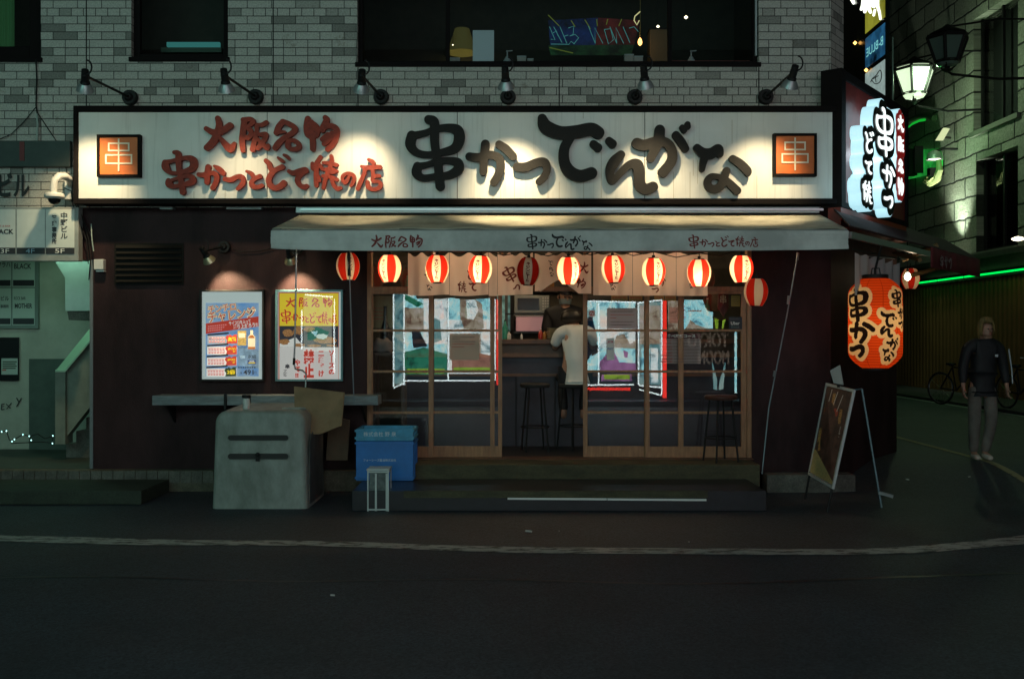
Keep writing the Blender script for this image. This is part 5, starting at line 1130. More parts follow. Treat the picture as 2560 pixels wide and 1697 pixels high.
for x, y, s_, lb_ in ((1645, 67, .018, 'small white bulb in the bar window above the box'), (1715, 44, .022, 'tiny oval light in the right pane of the bar window'), (1132, 113, .008, 'tiny candle glint at the left end of the bar window')):
    t = thing('small_light', lb_, 'lamp', tuple(P(x, y, 12.4))); mb = MB(); mb.lathe([(.002, s_), (s_, .3 * s_), (s_, -.3 * s_), (.002, -s_)], 12); mb.build('bulb', glow('dim_bulb', (1, .85, .55), 4), t, local=True, smooth=True)
    mb = MB(); mb.tube([(0, .02, s_), (0, .02, 1.2)], .003, 6); mb.build('cord', m_black, t, local=True)
t = thing('wall_sconce', 'shaded wall lamp with a dull yellow glow in the left pane of the bar window', 'lamp', tuple(P(1155, 70, 13.4)))
mb = MB(); mb.lathe([(.10, -.02), (.20, -.34)], 24, cap=False); mb.build('lamp_shade', mat('lamp_shade_cloth', (0.2, 0.18, 0.07), .8, emit=(.55, .48, .12), es=.05), t, local=True, smooth=True)  # glowing cone stands in for the lamp light on the wall
light(t, 'POINT', (0, -.05, -.38), .8, (1, .8, .35), local=True)
bx = thing('speaker_box', 'dull brown box in the bar window left of the thick mullion', 'box', tuple(P(1645, 120, 11.6)))
mb = MB(); mb.box(X(1622, 11.6), X(1672, 11.6), .5, .75, wz, Z(80, 11.6)); mb.build('box_body', mat('dull_brown', (0.13, 0.09, 0.045), .7), bx, bevel=.005); mb = MB(); mb.box(X(1620, 11.6), X(1674, 11.6), .49, .76, Z(80, 11.6), Z(77, 11.6)); mb.build('lid', m_black, bx)
# sign reflection in the window, built as glowing tubes and panels behind it
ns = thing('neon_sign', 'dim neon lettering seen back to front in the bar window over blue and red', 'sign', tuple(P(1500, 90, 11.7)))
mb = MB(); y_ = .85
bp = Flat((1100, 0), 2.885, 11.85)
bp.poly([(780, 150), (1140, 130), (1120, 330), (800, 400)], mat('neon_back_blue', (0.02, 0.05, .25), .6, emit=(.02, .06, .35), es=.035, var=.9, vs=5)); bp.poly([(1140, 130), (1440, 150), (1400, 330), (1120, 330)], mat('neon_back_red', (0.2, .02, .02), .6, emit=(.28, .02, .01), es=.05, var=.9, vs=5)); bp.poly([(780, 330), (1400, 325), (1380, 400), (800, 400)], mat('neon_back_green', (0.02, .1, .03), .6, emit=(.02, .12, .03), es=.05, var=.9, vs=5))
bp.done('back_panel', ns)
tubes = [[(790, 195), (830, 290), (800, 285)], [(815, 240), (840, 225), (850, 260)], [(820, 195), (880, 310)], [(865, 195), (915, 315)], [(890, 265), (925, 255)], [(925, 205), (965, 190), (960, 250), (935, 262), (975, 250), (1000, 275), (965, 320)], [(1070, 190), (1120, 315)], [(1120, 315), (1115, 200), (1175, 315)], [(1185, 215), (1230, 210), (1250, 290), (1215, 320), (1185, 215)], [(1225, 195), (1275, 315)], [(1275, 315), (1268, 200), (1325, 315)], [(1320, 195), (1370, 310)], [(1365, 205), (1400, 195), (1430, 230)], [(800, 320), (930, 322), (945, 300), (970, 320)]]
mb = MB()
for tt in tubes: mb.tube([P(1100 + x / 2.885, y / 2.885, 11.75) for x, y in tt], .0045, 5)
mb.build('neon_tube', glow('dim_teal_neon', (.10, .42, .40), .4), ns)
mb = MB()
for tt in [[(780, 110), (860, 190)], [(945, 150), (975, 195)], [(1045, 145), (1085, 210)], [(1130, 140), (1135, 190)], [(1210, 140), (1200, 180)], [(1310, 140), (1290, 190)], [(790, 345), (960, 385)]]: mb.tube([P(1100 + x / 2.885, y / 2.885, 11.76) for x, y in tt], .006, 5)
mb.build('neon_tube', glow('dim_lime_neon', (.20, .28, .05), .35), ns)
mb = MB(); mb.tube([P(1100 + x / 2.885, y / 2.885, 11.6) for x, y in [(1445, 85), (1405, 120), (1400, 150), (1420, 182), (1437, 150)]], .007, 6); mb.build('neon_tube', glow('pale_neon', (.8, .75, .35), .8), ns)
# narrow window: reflected lamp strip built as a glowing bar; left window: green curtain
t = thing('strip_light', 'dim teal strip light low inside the narrow upper window', 'lamp', tuple(P(485, 110, 11.5))); mb = MB(); mb.box(X(418, 11.5), X(550, 11.5), .48, .52, Z(118, 11.5), Z(107, 11.5)); mb.build('tube', glow('dim_teal', (.06, .30, .28), .5), t); mb = MB(); mb.box(X(405, 11.5), X(555, 11.5), .47, .55, Z(133, 11.5), Z(121, 11.5)); mb.build('housing', mat('green_grey', (.05, .09, .06), .6), t)
t = thing('window_curtain', 'dull green curtain inside the leftmost upper window', 'curtain', tuple(P(20, 60, 11.3))); mb = MB(); nx = 30
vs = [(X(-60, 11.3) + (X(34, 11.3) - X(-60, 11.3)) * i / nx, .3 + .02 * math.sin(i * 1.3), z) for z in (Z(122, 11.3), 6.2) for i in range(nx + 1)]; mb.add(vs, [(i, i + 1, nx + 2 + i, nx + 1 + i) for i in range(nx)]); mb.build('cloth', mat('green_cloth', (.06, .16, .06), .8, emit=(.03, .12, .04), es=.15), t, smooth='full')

# ------------------------------------------------------------------ left: directory boards, camera, cables
db = thing('floor_directory', 'long white directory board with 4F and 5F strips hanging over the stair entrance', 'sign', tuple(P(90, 585, 10.86)))
D = 10.85
mb = MB(); mb.box(-6.6, X(197, D), -.16, -.05, Z(653, D), Z(518, D)); mb.build('cabinet', mat('directory_frame', (0.30, 0.32, 0.30), .5, var=.2), db, bevel=.006)
m_dp = mat('directory_panel', (0.56, 0.60, 0.54), .45, emit=(.6, .68, .60), es=.05, var=.08)
f = Flat((0, 500), 2.8, 10.838)
for a, b, n_ in ((-115, 108, '3F'), (118, 315, '4F'), (322, 522, '5F')):
    f.rect(a, b, 66, 378, m_dp); f.rect(a, b, 334, 378, c_bk)
f.text('3F', 35, 357, 60, 30, c_wh); f.text('4F', 212, 357, 62, 30, c_lb); f.text('5F', 420, 357, 66, 30, c_wh, .01)
f.text('BLACK', 20, 222, 155, 34, c_bk, .03); f.text('CAFE & BAR', 20, 183, 110, 12, c_red); f.text(V_('中野ビル'.replace('ル', 'ル')), 450, 180, 52, 185, c_bk, .02); f.text(V_('管理事務所'), 382, 208, 36, 205, c_bk, .03)
f.done('panel', db)
ad = thing('wall_directory', 'grey framed floor directory with black strips on the pale alcove wall', 'sign', tuple(P(40, 735, 12.78)))
D = 12.79; mb = MB(); mb.box(X(-90, D), X(94, D), 1.80, 1.848, Z(821, D), Z(640, D)); mb.build('frame', mat('directory_frame2', (0.16, 0.20, 0.18), .5), ad)
f = Flat((0, 620), 2.8, 12.798)
for x0, x1 in ((-170, 78), (88, 244)):
    for y0, y1 in ((60, 272), (282, 540)): f.rect(x0, x1, y0, y1, mat('alcove_panel', (0.42, 0.50, 0.44), .5)); f.rect(x0 + 4, x1 - 4, y1 - 48, y1 - 6, c_bk)
f.text('BLACK', 160, 128, 120, 38, c_bk, .02); f.text('クラハ', 28, 115, 90, 40, c_bk, .02); f.text('ROCK BAR', 140, 352, 82, 22, c_bk, .01); f.text('MOTHER', 166, 405, 122, 34, c_bk, .03); f.text('ビル', 36, 352, 56, 32, c_bk, .02); f.text('事務所', 34, 408, 60, 24, c_bk, .01)
f.done('panel', ad)
nb_ = thing('notice_board', 'small dark notice board with a pale sheet low on the alcove wall', 'sign', tuple(P(20, 900, 12.8)))
f = Flat((0, 620), 2.8, 12.82); f.rect(-60, 135, 625, 930, m_blackg); f.rect(10, 124, 772, 885, mat('alcove_panel', (0.42, 0.50, 0.44), .5))
for i in range(4): f.rect(18, 118 - 8 * (i % 2), 792 + 15 * i, 800 + 15 * i, c_dg)
f.rect(16, 44, 850, 858, c_red); f.done('board', nb_)
gr = thing('wall_scribbles', 'scribbled graffiti letters on the pale alcove wall', 'graffiti', tuple(P(25, 1010, 12.83)))
f = Flat((0, 620), 2.8, 12.835)
for st in ([(12, 1092, 3), (10, 1130, 3)], [(12, 1094, 3), (30, 1090, 3)], [(12, 1110, 3), (28, 1108, 3)], [(10, 1130, 3), (30, 1128, 3)], [(45, 1092, 3), (72, 1120, 3)], [(80, 1085, 3), (48, 1125, 3)], [(118, 1050, 4), (132, 1075, 4)], [(150, 1052, 4), (118, 1108, 4)]):
    f.n += 1; glyph_solid([[np.array(p, float) for p in st]], 1.6, lambda x, y, h: f.p(x, y), 0, mb=f.mb, mi=f.mi(c_ink2 if (c_ink2 := m_ink) else None), side=None)
f.done('scribble', gr)
fl = thing('fairy_lights', 'string of tiny teal fairy lights along the floor of the stair entrance', 'lights', tuple(P(70, 1105, 11.6)))
pts = [(-30, 1090), (4, 1079), (16, 1076), (24, 1100), (36, 1098), (57, 1086), (73, 1090), (95, 1085), (112, 1096), (132, 1090), (131, 1107), (100, 1104), (70, 1106), (28, 1108)]
mb = MB(); mb.tube([P(x, y, 11.75) for x, y in pts], .006, 5); mb.build('cable', m_black, fl, smooth=True)
for x, y in ((4, 1079), (16, 1077), (30, 1103), (36, 1098), (57, 1086), (73, 1090), (132, 1089), (131, 1108), (78, 1100)):
    mb = MB(); mb.lathe([(.001, -.010), (.009, 0), (.001, .010)], 8, c=tuple(P(x, y, 11.72))); mb.build('bulb', glow('teal_bulb', (.5, 1, .95), 2.5), fl)
cc = thing('security_camera', 'white dome security camera on a curved arm left of the sign board', 'camera', tuple(P(170, 470, 10.9)))
mb = MB(); mb.tube([P(176, 468, 10.95), P(174, 449, 10.8), P(162, 440, 10.7), P(148, 440, 10.62), P(137, 450, 10.6), P(134, 468, 10.6), P(134, 482, 10.6)], [.03, .036, .038, .038, .038, .038, .034], 14); mb.build('arm', m_white, cc, smooth=True)
c0 = tuple(P(136, 492, 10.6)); mb = MB(); mb.lathe([(.03, .05), (.095, .035), (.102, .02), (.10, -.005), (.085, -.02), (.06, -.028)], 28, c=c0); mb.build('housing', m_white, cc, smooth=True)
mb = MB(); mb.lathe([(.065, -.026), (.058, -.055), (.035, -.078), (.003, -.085)], 24, c=c0); mb.build('dome', m_blackg, cc, smooth=True)
mb = MB(); mb.box(X(166, 10.95), X(183, 10.95), -.10, -.002, Z(500, 10.95), Z(440, 10.95)); mb.build('bracket', m_white, cc, bevel=.006)
jb = thing('junction_box', 'small cream junction box on the maroon wall beside the stair entrance', 'box', tuple(P(248, 660, 10.95)))
mb = MB(); mb.box(X(234, 10.92), X(258, 10.92), -.08, -.002, Z(674, 10.92), Z(648, 10.92)); mb.build('box_body', m_white, jb, bevel=.006); mb = MB(); mb.box(X(238, 10.92), X(258, 10.92), -.06, -.002, Z(679, 10.92), Z(675, 10.92)); mb.build('lid', m_white, jb)
cb = thing('wall_cables', 'thin cables fanning down the brick wall at the left of the sign board', 'cables', tuple(P(95, 250, 10.98)))
for pts in ([(90, 150), (92, 200), (90, 262), (95, 300), (93, 350)], [(90, 268), (60, 305), (28, 336), (-10, 352)], [(92, 280), (115, 315), (140, 352), (160, 400), (172, 450)]):
    mb = MB(); mb.tube([P(x, y, 10.975) for x, y in pts], .005 if pts[0][1] > 200 else .008, 6); mb.build('cable', m_black, cb, smooth=True)
mb = MB(); mb.tube([P(x, y, 10.96) for x, y in [(92, 285), (94, 310), (93, 350)]], .010, 6); mb.build('cable', mat('pale_cable', (.35, .42, .38), .5), cb, smooth=True)
cb2 = thing('corner_cables', 'bundle of loose cables below the left end of the sign board', 'cables', tuple(P(215, 580, 10.9)))
for k, pts in enumerate(([(185, 505), (205, 545), (222, 600), (226, 650), (222, 700)], [(190, 500), (212, 560), (228, 590), (230, 628), (233, 640)], [(178, 500), (200, 560), (216, 600), (221, 660)], [(160, 470), (178, 478), (182, 505)], [(228, 560), (230, 600), (234, 628)])):
    mb = MB(); mb.tube([P(x, y, 10.93 - .01 * k) for x, y in pts], .006, 6); mb.build('cable', m_black if k != 4 else mat('pale_cable', (.35, .42, .38), .5), cb2, smooth=True)
rg = thing('cable_run', 'thin black cable looping between the two small wall lamps', 'cable', tuple(P(600, 620, 10.98)))
mb = MB(); mb.tube([P(x, y, 10.98) for x, y in [(538, 616), (570, 618), (600, 630), (650, 628), (700, 615), (745, 610)]], .005, 6); mb.build('cable', m_black, rg, smooth=True)
for a, b, lb_ in ((640, 658, ), (407, 438), ) if False else ():
    pass
for xa, xb, lb_ in ((572, 659, 'long pale metal strip on the dark wall just under the sign board'), (407, 439, 'short pale metal strip under the left part of the sign board')):
    mb = MB(); mb.box(X(xa), X(xb), -.10, -.002, Z(526), Z(520)); tag(mb.build('metal_strip', m_alu, bevel=.002), lb_, 'metal strip')

# ------------------------------------------------------------------ right: side canopy, curtain, lanterns, A-frame board
def SP(px, py, off): return sp(*side(px, py, off), off)
sc_ = thing('side_canopy', 'dark canopy with a red valance running back along the side street wall', 'awning', tuple(SP(2250, 600, .5)))
zo = 2.78
ua, ub = -.78, 4.75
mb = MB(); mb.prism([sp(.05, 3.10, -.12), sp(ub, 3.10, -.12), sp(ub, zo, .36), sp(ua, zo, .36)], (0, 0, .02)); mb.build('canopy', mat('dark_canopy_cloth', (0.035, 0.012, 0.012), .8), sc_)
us = side(2326, 620, .37)[0]
mb = MB(); nx = 30; vs = [sp(us + (ub - us) * i / nx, z, .375 + .008 * math.sin(i)) for z in (zo - .24, zo + .01) for i in range(nx + 1)]; mb.add(vs, [(i, i + 1, nx + 2 + i, nx + 1 + i) for i in range(nx)]); vo = mb.build('valance', mat('red_valance', (0.16, 0.025, 0.03), .8, var=.3), sc_, smooth='full'); vo.modifiers.new('t', 'SOLIDIFY').thickness = .003
mb = MB(); 
for i, ch in enumerate(('串', 'か', 'つ')):
    st = strokes_of(ch, (us + .35 + i * .2, -(zo - .06), .17, .16), .8); glyph_solid(st, .012, lambda x, y, h: sp(x, -y, .395), 0, mb=mb, side=None)
mb.build('printed_lettering', mat('faint_white_print', (.30, .24, .24), .8), vo)
mb = MB(); a, b = sp(ua + .02, zo - .07, .34), sp(us, zo - .07, .34); mb.tube([a, b], .045, 4); mb.build('front_bar', mat('pale_bar', (.30, .30, .30), .4, metal=.3), sc_)
for k, (p0, p1) in enumerate((((2255, 650), (2345, 612)), ((2275, 690), (2400, 655)), ((2235, 632), (2300, 650)))):
    mb = MB(); mb.tube([SP(*p0, -.1), SP(*p1, .32)], .03, 6); mb.build('arm', mat('olive_bar', (.20, .13, .05), .5), sc_)
mb = MB(); mb.tube([SP(2150, 640, .2), SP(2262, 648, .2)], .008, 6); mb.build('rail', m_alu, sc_)
cu = thing('side_curtain', 'grey white short curtain on rings behind the big red lantern', 'curtain', tuple(SP(2190, 690, .3)))
mb = MB(); nx = 30; vs = []
u0, u1 = side(2137, 650, .3)[0], side(2246, 650, .3)[0]; zt1, zb1 = SP(2180, 640, .3).z, SP(2180, 742, .3).z
for j in range(9):
    for i in range(nx + 1): s = i / nx; vs.append(sp(u0 + (u1 - u0) * s, (zt1 - .05 * abs(math.sin(math.pi * 5 * s)) ** 1.5 * (1 - j / 8)) * (1 - j / 8) + zb1 * j / 8, .3 + .03 * math.sin(s * 34)))
mb.add(vs, [(j * (nx + 1) + i, j * (nx + 1) + i + 1, (j + 1) * (nx + 1) + i + 1, (j + 1) * (nx + 1) + i) for j in range(8) for i in range(nx)]); mb.build('cloth', paper('grey_cloth_thin', (.46, .45, .44), .3), cu, smooth='full')
mb = MB(); mb.tube([sp(u0 - .05, zt1 + .03, .3), sp(u1 + .05, zt1 + .03, .3)], .01, 6); mb.build('rail', m_black, cu)
o = dup(protoP); p = P(2276, 697, 13.3); o.location = p; o.rotation_euler = (0, 0, R(30)); o['label'] = 'dim striped lantern far right beside a bare bulb under the side canopy'; o['group'] = 'striped paper lanterns hung under the awning'
t = thing('bare_bulb', 'glowing bare bulb under the side canopy to the right of the big red lantern', 'lamp', tuple(P(2269, 692, 12.9)))
mb = MB(); mb.lathe([(.004, -.05), (.03, -.035), (.042, 0), (.03, .035), (.015, .055)], 16); mb.build('bulb', glow('white_hot_bulb', (1, .85, .6), 9), t, local=True, smooth=True); mb = MB(); mb.lathe([(.016, .055), (.018, .10)], 12); mb.tube([(0, 0, .1), (0, 0, .5)], .005, 6); mb.build('socket', m_black, t, local=True)
light(t, 'POINT', (0, -.06, -.02), 2, (1, .75, .45), local=True)

# big red lantern
RL = .268; HL = .925
bl = thing('big_red_lantern', 'big glowing red paper lantern with black brush lettering at the building corner', 'lantern', tuple(P(2188, 808, 10.35)))
NA, NZ = 300, 200
def bz(t): return HL * (.5 - t)
def brd(t): return RL * min(1, (1 - abs(2 * t - 1) ** 3.4 * .58)) if False else RL * (1 - .50 * max(0, (abs(2 * t - 1) - .62) / .38) ** 2.1)
def lbox(th0, th1, y0, y1): return (R(th0) * RL, (y0 - 300) / 1190 * HL, (R(th1) - R(th0)) * RL, (y1 - y0) / 1190 * HL)
st = []
for ch, bx in (('B串', (-72, -13, 420, 880)), ('Bか', (-68, 2, 880, 1165)), ('Bつ', (-68, -20, 1180, 1350)), ('Bで', (12, 52, 740, 955)), ('Bん', (11, 41, 932, 1088)), ('Bが', (24, 56, 1088, 1250)), ('Bな', (16, 45, 1228, 1402)), ('串', (36, 70, 455, 690)), ('か', (54, 82, 700, 850)), ('つ', (56, 82, 868, 965)),
                ('B串', (118, 166, 430, 880)), ('Bか', (120, 177, 872, 1160)), ('Bつ', (122, 156, 1172, 1340))): st += strokes_of(ch, lbox(*bx), 1.12)
KA, KZ = np.meshgrid(np.arange(NA), np.arange(NZ)); ang = (KA + .5) / NA * 2 * math.pi - math.pi / 2
sd_ = sdf(st, ang * RL, (KZ + .5) / NZ * HL)
seam = np.abs(((ang - R(-19)) / R(36)) - np.round((ang - R(-19)) / R(36))) < .013
mb = MB(); vs = []; fs = []; mi = []
for j in range(NZ + 1):
    t = j / NZ; r_ = brd(t) * (1 + (.004 if (j // 3) % 2 else 0))
    for k in range(NA): a = 2 * math.pi * k / NA - math.pi / 2 - math.pi / 2; vs.append((r_ * math.cos(a), r_ * math.sin(a), bz(t)))
for j in range(NZ):
    for k in range(NA):
        fs.append((j * NA + k, (j + 1) * NA + k, (j + 1) * NA + (k + 1) % NA, j * NA + (k + 1) % NA))
        v = sd_[j, k]; mi.append(2 if v < 0 else 1 if v < .036 else 3 if seam[j, k] or j % 6 == 0 else 0)
mb.add(vs, fs); mb.m = mi
m_blr = paper('big_lantern_red', (0.80, 0.095, 0.016), .6); m_blc = paper('big_lantern_cream', (0.80, 0.68, 0.42), .6); m_blk = paper('big_lantern_black', (0.02, 0.012, 0.01), .3); m_bls = paper('big_lantern_seam', (0.42, 0.03, 0.006), .6)
sh_ = mb.build('lantern_shade', [m_blr, m_blc, m_blk, m_bls], bl, local=True, smooth='full')
bl.rotation_euler = (0, 0, R(-21))
mb = MB(); mb.lathe([(.125, .455), (.13, .455), (.13, .50), (.12, .505)], 28); mb.build('top_ring', m_black, bl, local=True)
mb = MB(); mb.lathe([(.12, -.49), (.13, -.485), (.13, -.455), (.125, -.455)], 28); mb.build('bottom_ring', m_black, bl, local=True)
mb = MB(); mb.tube([(0, 0, .5), (.0, .0, .56), (.03, .02, .68), (.06, .1, .8)], .012, 8); mb.tube([(-.04, 0, .50), (-.03, 0, .57), (.04, 0, .57), (.05, 0, .5)], .008, 6); mb.build('hanger', m_black, bl, local=True, smooth=True)
for z, e in ((.20, .7), (-.02, 2.1), (-.22, .8)): light(bl, 'POINT', (0, 0, z), e, (1.0, .66, .30), local=True, radius=.05)

# A-frame
af = thing('a_frame_board', 'leaning A-frame board with a dark food photo beside the building corner', 'sign', (3.35, -.95, 0))
TL, TR, BR, BL = P(2067, 957, 10.3), P(2137, 974, 9.7), P(2083, 1222, 9.6), P(2022, 1186, 10.4)
def bl2(s, t, o=0):
    p = (TL * (1 - s) + TR * s) * (1 - t) + (BL * (1 - s) + BR * s) * t; nn = (TR - TL).cross(BL - TL).normalized(); nn = nn if nn.x < 0 else -nn
    return p + nn * o
m_afr = mat('board_frame_metal', (0.6, 0.62, 0.62), .4, metal=.3)
mb = MB(); e = .035
for s0, s1, t0, t1 in ((0, e, 0, 1), (1 - e, 1, 0, 1), (e, 1 - e, 0, e * .8), (e, 1 - e, 1 - e * .8, 1)): mb.prism([bl2(s0, t0, .012), bl2(s1, t0, .012), bl2(s1, t1, .012), bl2(s0, t1, .012)], bl2(0, 0, -.012) - bl2(0, 0, .012))
mb.build('frame', m_afr, af)
mb = MB(); mb.prism([bl2(e, e, .004), bl2(1 - e, e, .004), bl2(1 - e, 1 - e, .004), bl2(e, 1 - e, .004)], bl2(0, 0, -.006) - bl2(0, 0, .004)); mb.build('board', mat('dark_food_print', (0.13, 0.06, 0.045), .5, var=.6, vs=9), af)
class Bd(Flat):
    def p(s, x, y): return bl2(x, y, .0052 + .0006 * s.n)
f = Bd((0, 0), 1, 1); c_fd = mat('fried_food_print', (0.8, 0.42, 0.14), .5, var=.6, vs=60, col2=(.10, .04, .015))
f.poly([(e, .72), (.35, .70), (.62, .66), (1 - e, .74), (1 - e, 1 - e), (e, 1 - e)], mat('tan_print', (.55, .42, .18), .6, var=.3, vs=40))
f.poly([(.62, .60), (1 - e, .52), (1 - e, .84), (.60, .78)], mat('pale_glass_print', (.45, .65, .6), .4, var=.6, vs=20))
for i, (x, y, a) in enumerate([(.2, .45, .5), (.35, .48, .4), (.48, .50, .5), (.3, .58, .3), (.5, .62, .4), (.22, .64, .6), (.42, .70, .2), (.18, .25, .1), (.34, .33, .1), (.62, .42, .1), (.74, .30, .1), (.16, .55, .1), (.40, .16, .1), (.66, .56, .2)]): f.poly([(x - .05, y - .07), (x + .04, y - .08), (x + .07, y + .06), (x - .03, y + .08)], c_fd)
f.blob(.55, .28, .13, .05, mat('meat_print', (.5, .07, .04), .5), 4)
for i, (x0, y0, x1, y1) in enumerate([(.28, .05, .24, .22), (.50, .06, .44, .20), (.70, .08, .60, .26)]): f.poly([(x0, y0), (x0 + .02, y0), (x1 + .02, y1), (x1, y1)], mat('glint_print', (.85, .8, .78), .5))
mbx = f.mb; vs, fs = font_mesh('・Beer', 1, .01); f.n += 2; mbx.add([bl2(.86 + q.y * .07, .40 - q.x * .045 + .05, .0052 + .0006 * f.n) for q in vs], fs, f.mi(c_wh))
f.done('print', af)
for s in (.04, .96): b0 = bl2(s, 1); mb = MB(); mb.tube([bl2(s, .96), b0 + (b0 - bl2(s, .8)).normalized() * (b0.z / max(.01, (bl2(s, .8) - b0).normalized().z))], .011, 6); mb.build('front_leg', m_black, af)
r0, r1 = P(2155, 972, 9.7), P(2197, 1226, 9.6); r0b, r1b = r0 + Vector((-.07, .55, .03)), r1 + Vector((-.03, .6, -.01))
mb = MB(); mb.tube([r0, r1, r1 + (r1 - r0) * .165], .011, 6); mb.tube([TR, r0], .008, 6); mb.build('rear_leg', mat('blue_grey_metal', (.08, .13, .15), .4, metal=.3), af)
mb = MB(); mb.tube([r1 + Vector((0, 0, -.02)), r1 + Vector((.12, -.05, -.05))], .018, 6); mb.build('foot', m_alu, af)
t = thing('price_card', 'small pale card stuck upright on top of the A-frame board', 'card', tuple(P(2093, 955, 10.0)))
mb = MB(); mb.prism([P(2075, 926, 10.0), P(2100, 912, 9.95), P(2109, 962, 9.95), P(2084, 958, 10.0)], (.004, .006, 0)); mb.build('card', mat('grey_card', (.34, .33, .31), .7), t); mb = MB(); mb.box(*(lambda q: (q.x - .012, q.x + .012, q.y - .012, q.y + .012, q.z - .025, q.z))(P(2096, 962, 9.96))); mb.build('clip', m_black, t)

# ------------------------------------------------------------------ side street: stone building and its lamps
XW = 11.5
def WP(x, y, Xp=XW): D = Xp * F / (x - CX); return Vector((Xp, D - D0, Z(y, D)))
def stone():
    m = bpy.data.materials.new('rough_stone'); m.use_nodes = True; t = m.node_tree; L = t.links.new; b = t.nodes['Principled BSDF']; b.inputs['Roughness'].default_value = .85
    g_ = t.nodes.new('ShaderNodeNewGeometry'); s = t.nodes.new('ShaderNodeSeparateXYZ'); L(g_.outputs['Position'], s.inputs[0]); c_ = t.nodes.new('ShaderNodeCombineXYZ'); L(s.outputs[1], c_.inputs[0]); L(s.outputs[2], c_.inputs[1])
    bt = t.nodes.new('ShaderNodeTexBrick'); nz = t.nodes.new('ShaderNodeTexNoise'); nz.inputs['Scale'].default_value = 3; nz.inputs['Detail'].default_value = 6; L(c_.outputs[0], nz.inputs['Vector'])
    mm = t.nodes.new('ShaderNodeMix'); mm.data_type = 'RGBA'; mm.blend_type = 'LINEAR_LIGHT'; mm.inputs[0].default_value = .05; L(c_.outputs[0], mm.inputs[6]); L(nz.outputs['Color'], mm.inputs[7]); L(mm.outputs[2], bt.inputs['Vector'])
    bt.inputs['Scale'].default_value = 1; bt.inputs['Brick Width'].default_value = 1.25; bt.inputs['Row Height'].default_value = .52; bt.inputs['Mortar Size'].default_value = .03; bt.inputs['Mortar Smooth'].default_value = .6
    bt.inputs['Color1'].default_value = (.42, .42, .34, 1); bt.inputs['Color2'].default_value = (.20, .20, .16, 1); bt.inputs['Mortar'].default_value = (.015, .015, .012, 1)
    n2 = t.nodes.new('ShaderNodeTexNoise'); n2.inputs['Scale'].default_value = 14; n2.inputs['Detail'].default_value = 10; n2.inputs['Roughness'].default_value = .75; L(c_.outputs[0], n2.inputs['Vector'])
    ov = t.nodes.new('ShaderNodeMix'); ov.data_type = 'RGBA'; ov.blend_type = 'OVERLAY'; ov.inputs[0].default_value = 1.0; L(bt.outputs[0], ov.inputs[6]); L(n2.outputs[0], ov.inputs[7]); L(ov.outputs[2], b.inputs['Base Color'])
    su = t.nodes.new('ShaderNodeMath'); su.operation = 'SUBTRACT'; L(n2.outputs[0], su.inputs[0]); L(bt.outputs['Fac'], su.inputs[1]); bp = t.nodes.new('ShaderNodeBump'); bp.inputs['Strength'].default_value = 1; bp.inputs['Distance'].default_value = .06; L(su.outputs[0], bp.inputs['Height']); L(bp.outputs[0], b.inputs['Normal'])
    return m
sb = thing('stone_building', 'tall rough stone building across the side street with dark windows', 'building', (XW, 8, 0))
def turn(mb, xo=XW): mb.v = [Vector((xo + v.y, -v.x, v.z)) for v in mb.v]; return mb
zn = WP(2293, 709, 11.3).z
Hs = []
for (a, b, y0_, y1_) in ((2434, 2545, -200, 332), (2441, 2545, 403, 632)):
    ya, yb = WP(a, 0).y, WP(b, 0).y; Hs.append((-ya, -yb, WP(a, y1_).z, WP(a, max(y0_, -150)).z if y0_ >= 0 else 9.6))
Hs.append((-WP(2590, 0).y, -WP(2800, 0).y, WP(2441, 632).z, WP(2441, 403).z)); Hs.append((-WP(2640, 0).y, -WP(2860, 0).y, WP(2434, 332).z, 9.6))
mb = MB(); wall_holes(mb, -34, -1.5, zn + .55, 12.5, 0, Hs, .4); turn(mb); mb.build('stone_wall', stone(), sb)
mb = MB(); mb.box(-34, -1.5, -.12, 0, zn + .42, zn + .55); mb.box(-34, -1.5, -.05, .02, zn + .12, zn + .42); turn(mb); mb.build('stone_ledge', mat('dark_ledge', (.05, .055, .045), .7, var=.3), sb)
mb = MB(); mb.box(-34, -1.5, .41, 3, .1, 12.4); turn(mb); mb.build('inner_wall', m_dark, sb)
for h in Hs:
    mb = MB(); cx_ = (h[0] + h[1]) / 2
    for a, b in ((h[0], h[0] + .08), (h[1] - .08, h[1]), (cx_ - .04, cx_ + .04)): mb.box(a, b, .18, .24, h[2], h[3])
    mb.box(h[0] + .08, cx_ - .04, .18, .24, h[2], h[2] + .08); mb.box(cx_ + .04, h[1] - .08, .18, .24, h[2], h[2] + .08); turn(mb); o = mb.build('window', m_black, sb)
    mb = MB(); mb.quad((h[0], .25, h[2]), (h[1], .25, h[2]), (h[1], .25, h[3]), (h[0], .25, h[3])); turn(mb); mb.build('pane', m_paneb, o)
    mb = MB(); mb.box(h[0] - .1, h[1] + .1, -.08, .15, h[2] - .12, h[2] - .002); turn(mb); mb.build('sill', mat('sill_stone', (.16, .16, .13), .8), o)
bw = thing('corrugated_wall', 'brown corrugated hoarding along the side street below the green neon line', 'wall', (11.3, 8, 0))
mb = MB(); yy = -30.0; vs = []
ny = 560
for i in range(ny + 1): y = 1.5 + 30 * i / ny; xo = 11.32 + (.018 if (i // 2) % 2 else 0); vs += [(xo, y, .2), (xo, y, zn - .08)]
mb.add(vs, [(2 * i, 2 * i + 2, 2 * i + 3, 2 * i + 1) for i in range(ny)]); mb.build('panel', mat('brown_corrugated', (.20, .115, .035), .65, var=.2, vs=.8), bw)
mb = MB(); mb.box(11.25, 11.5, 1.5, 31.5, zn - .08, zn - .02); mb.build('capping', m_dark, bw)
ng = thing('green_neon_line', 'long glowing green neon line along the top of the brown wall', 'neon', (11.2, 8, zn))
ya = WP(2286, 700, 11.2).y
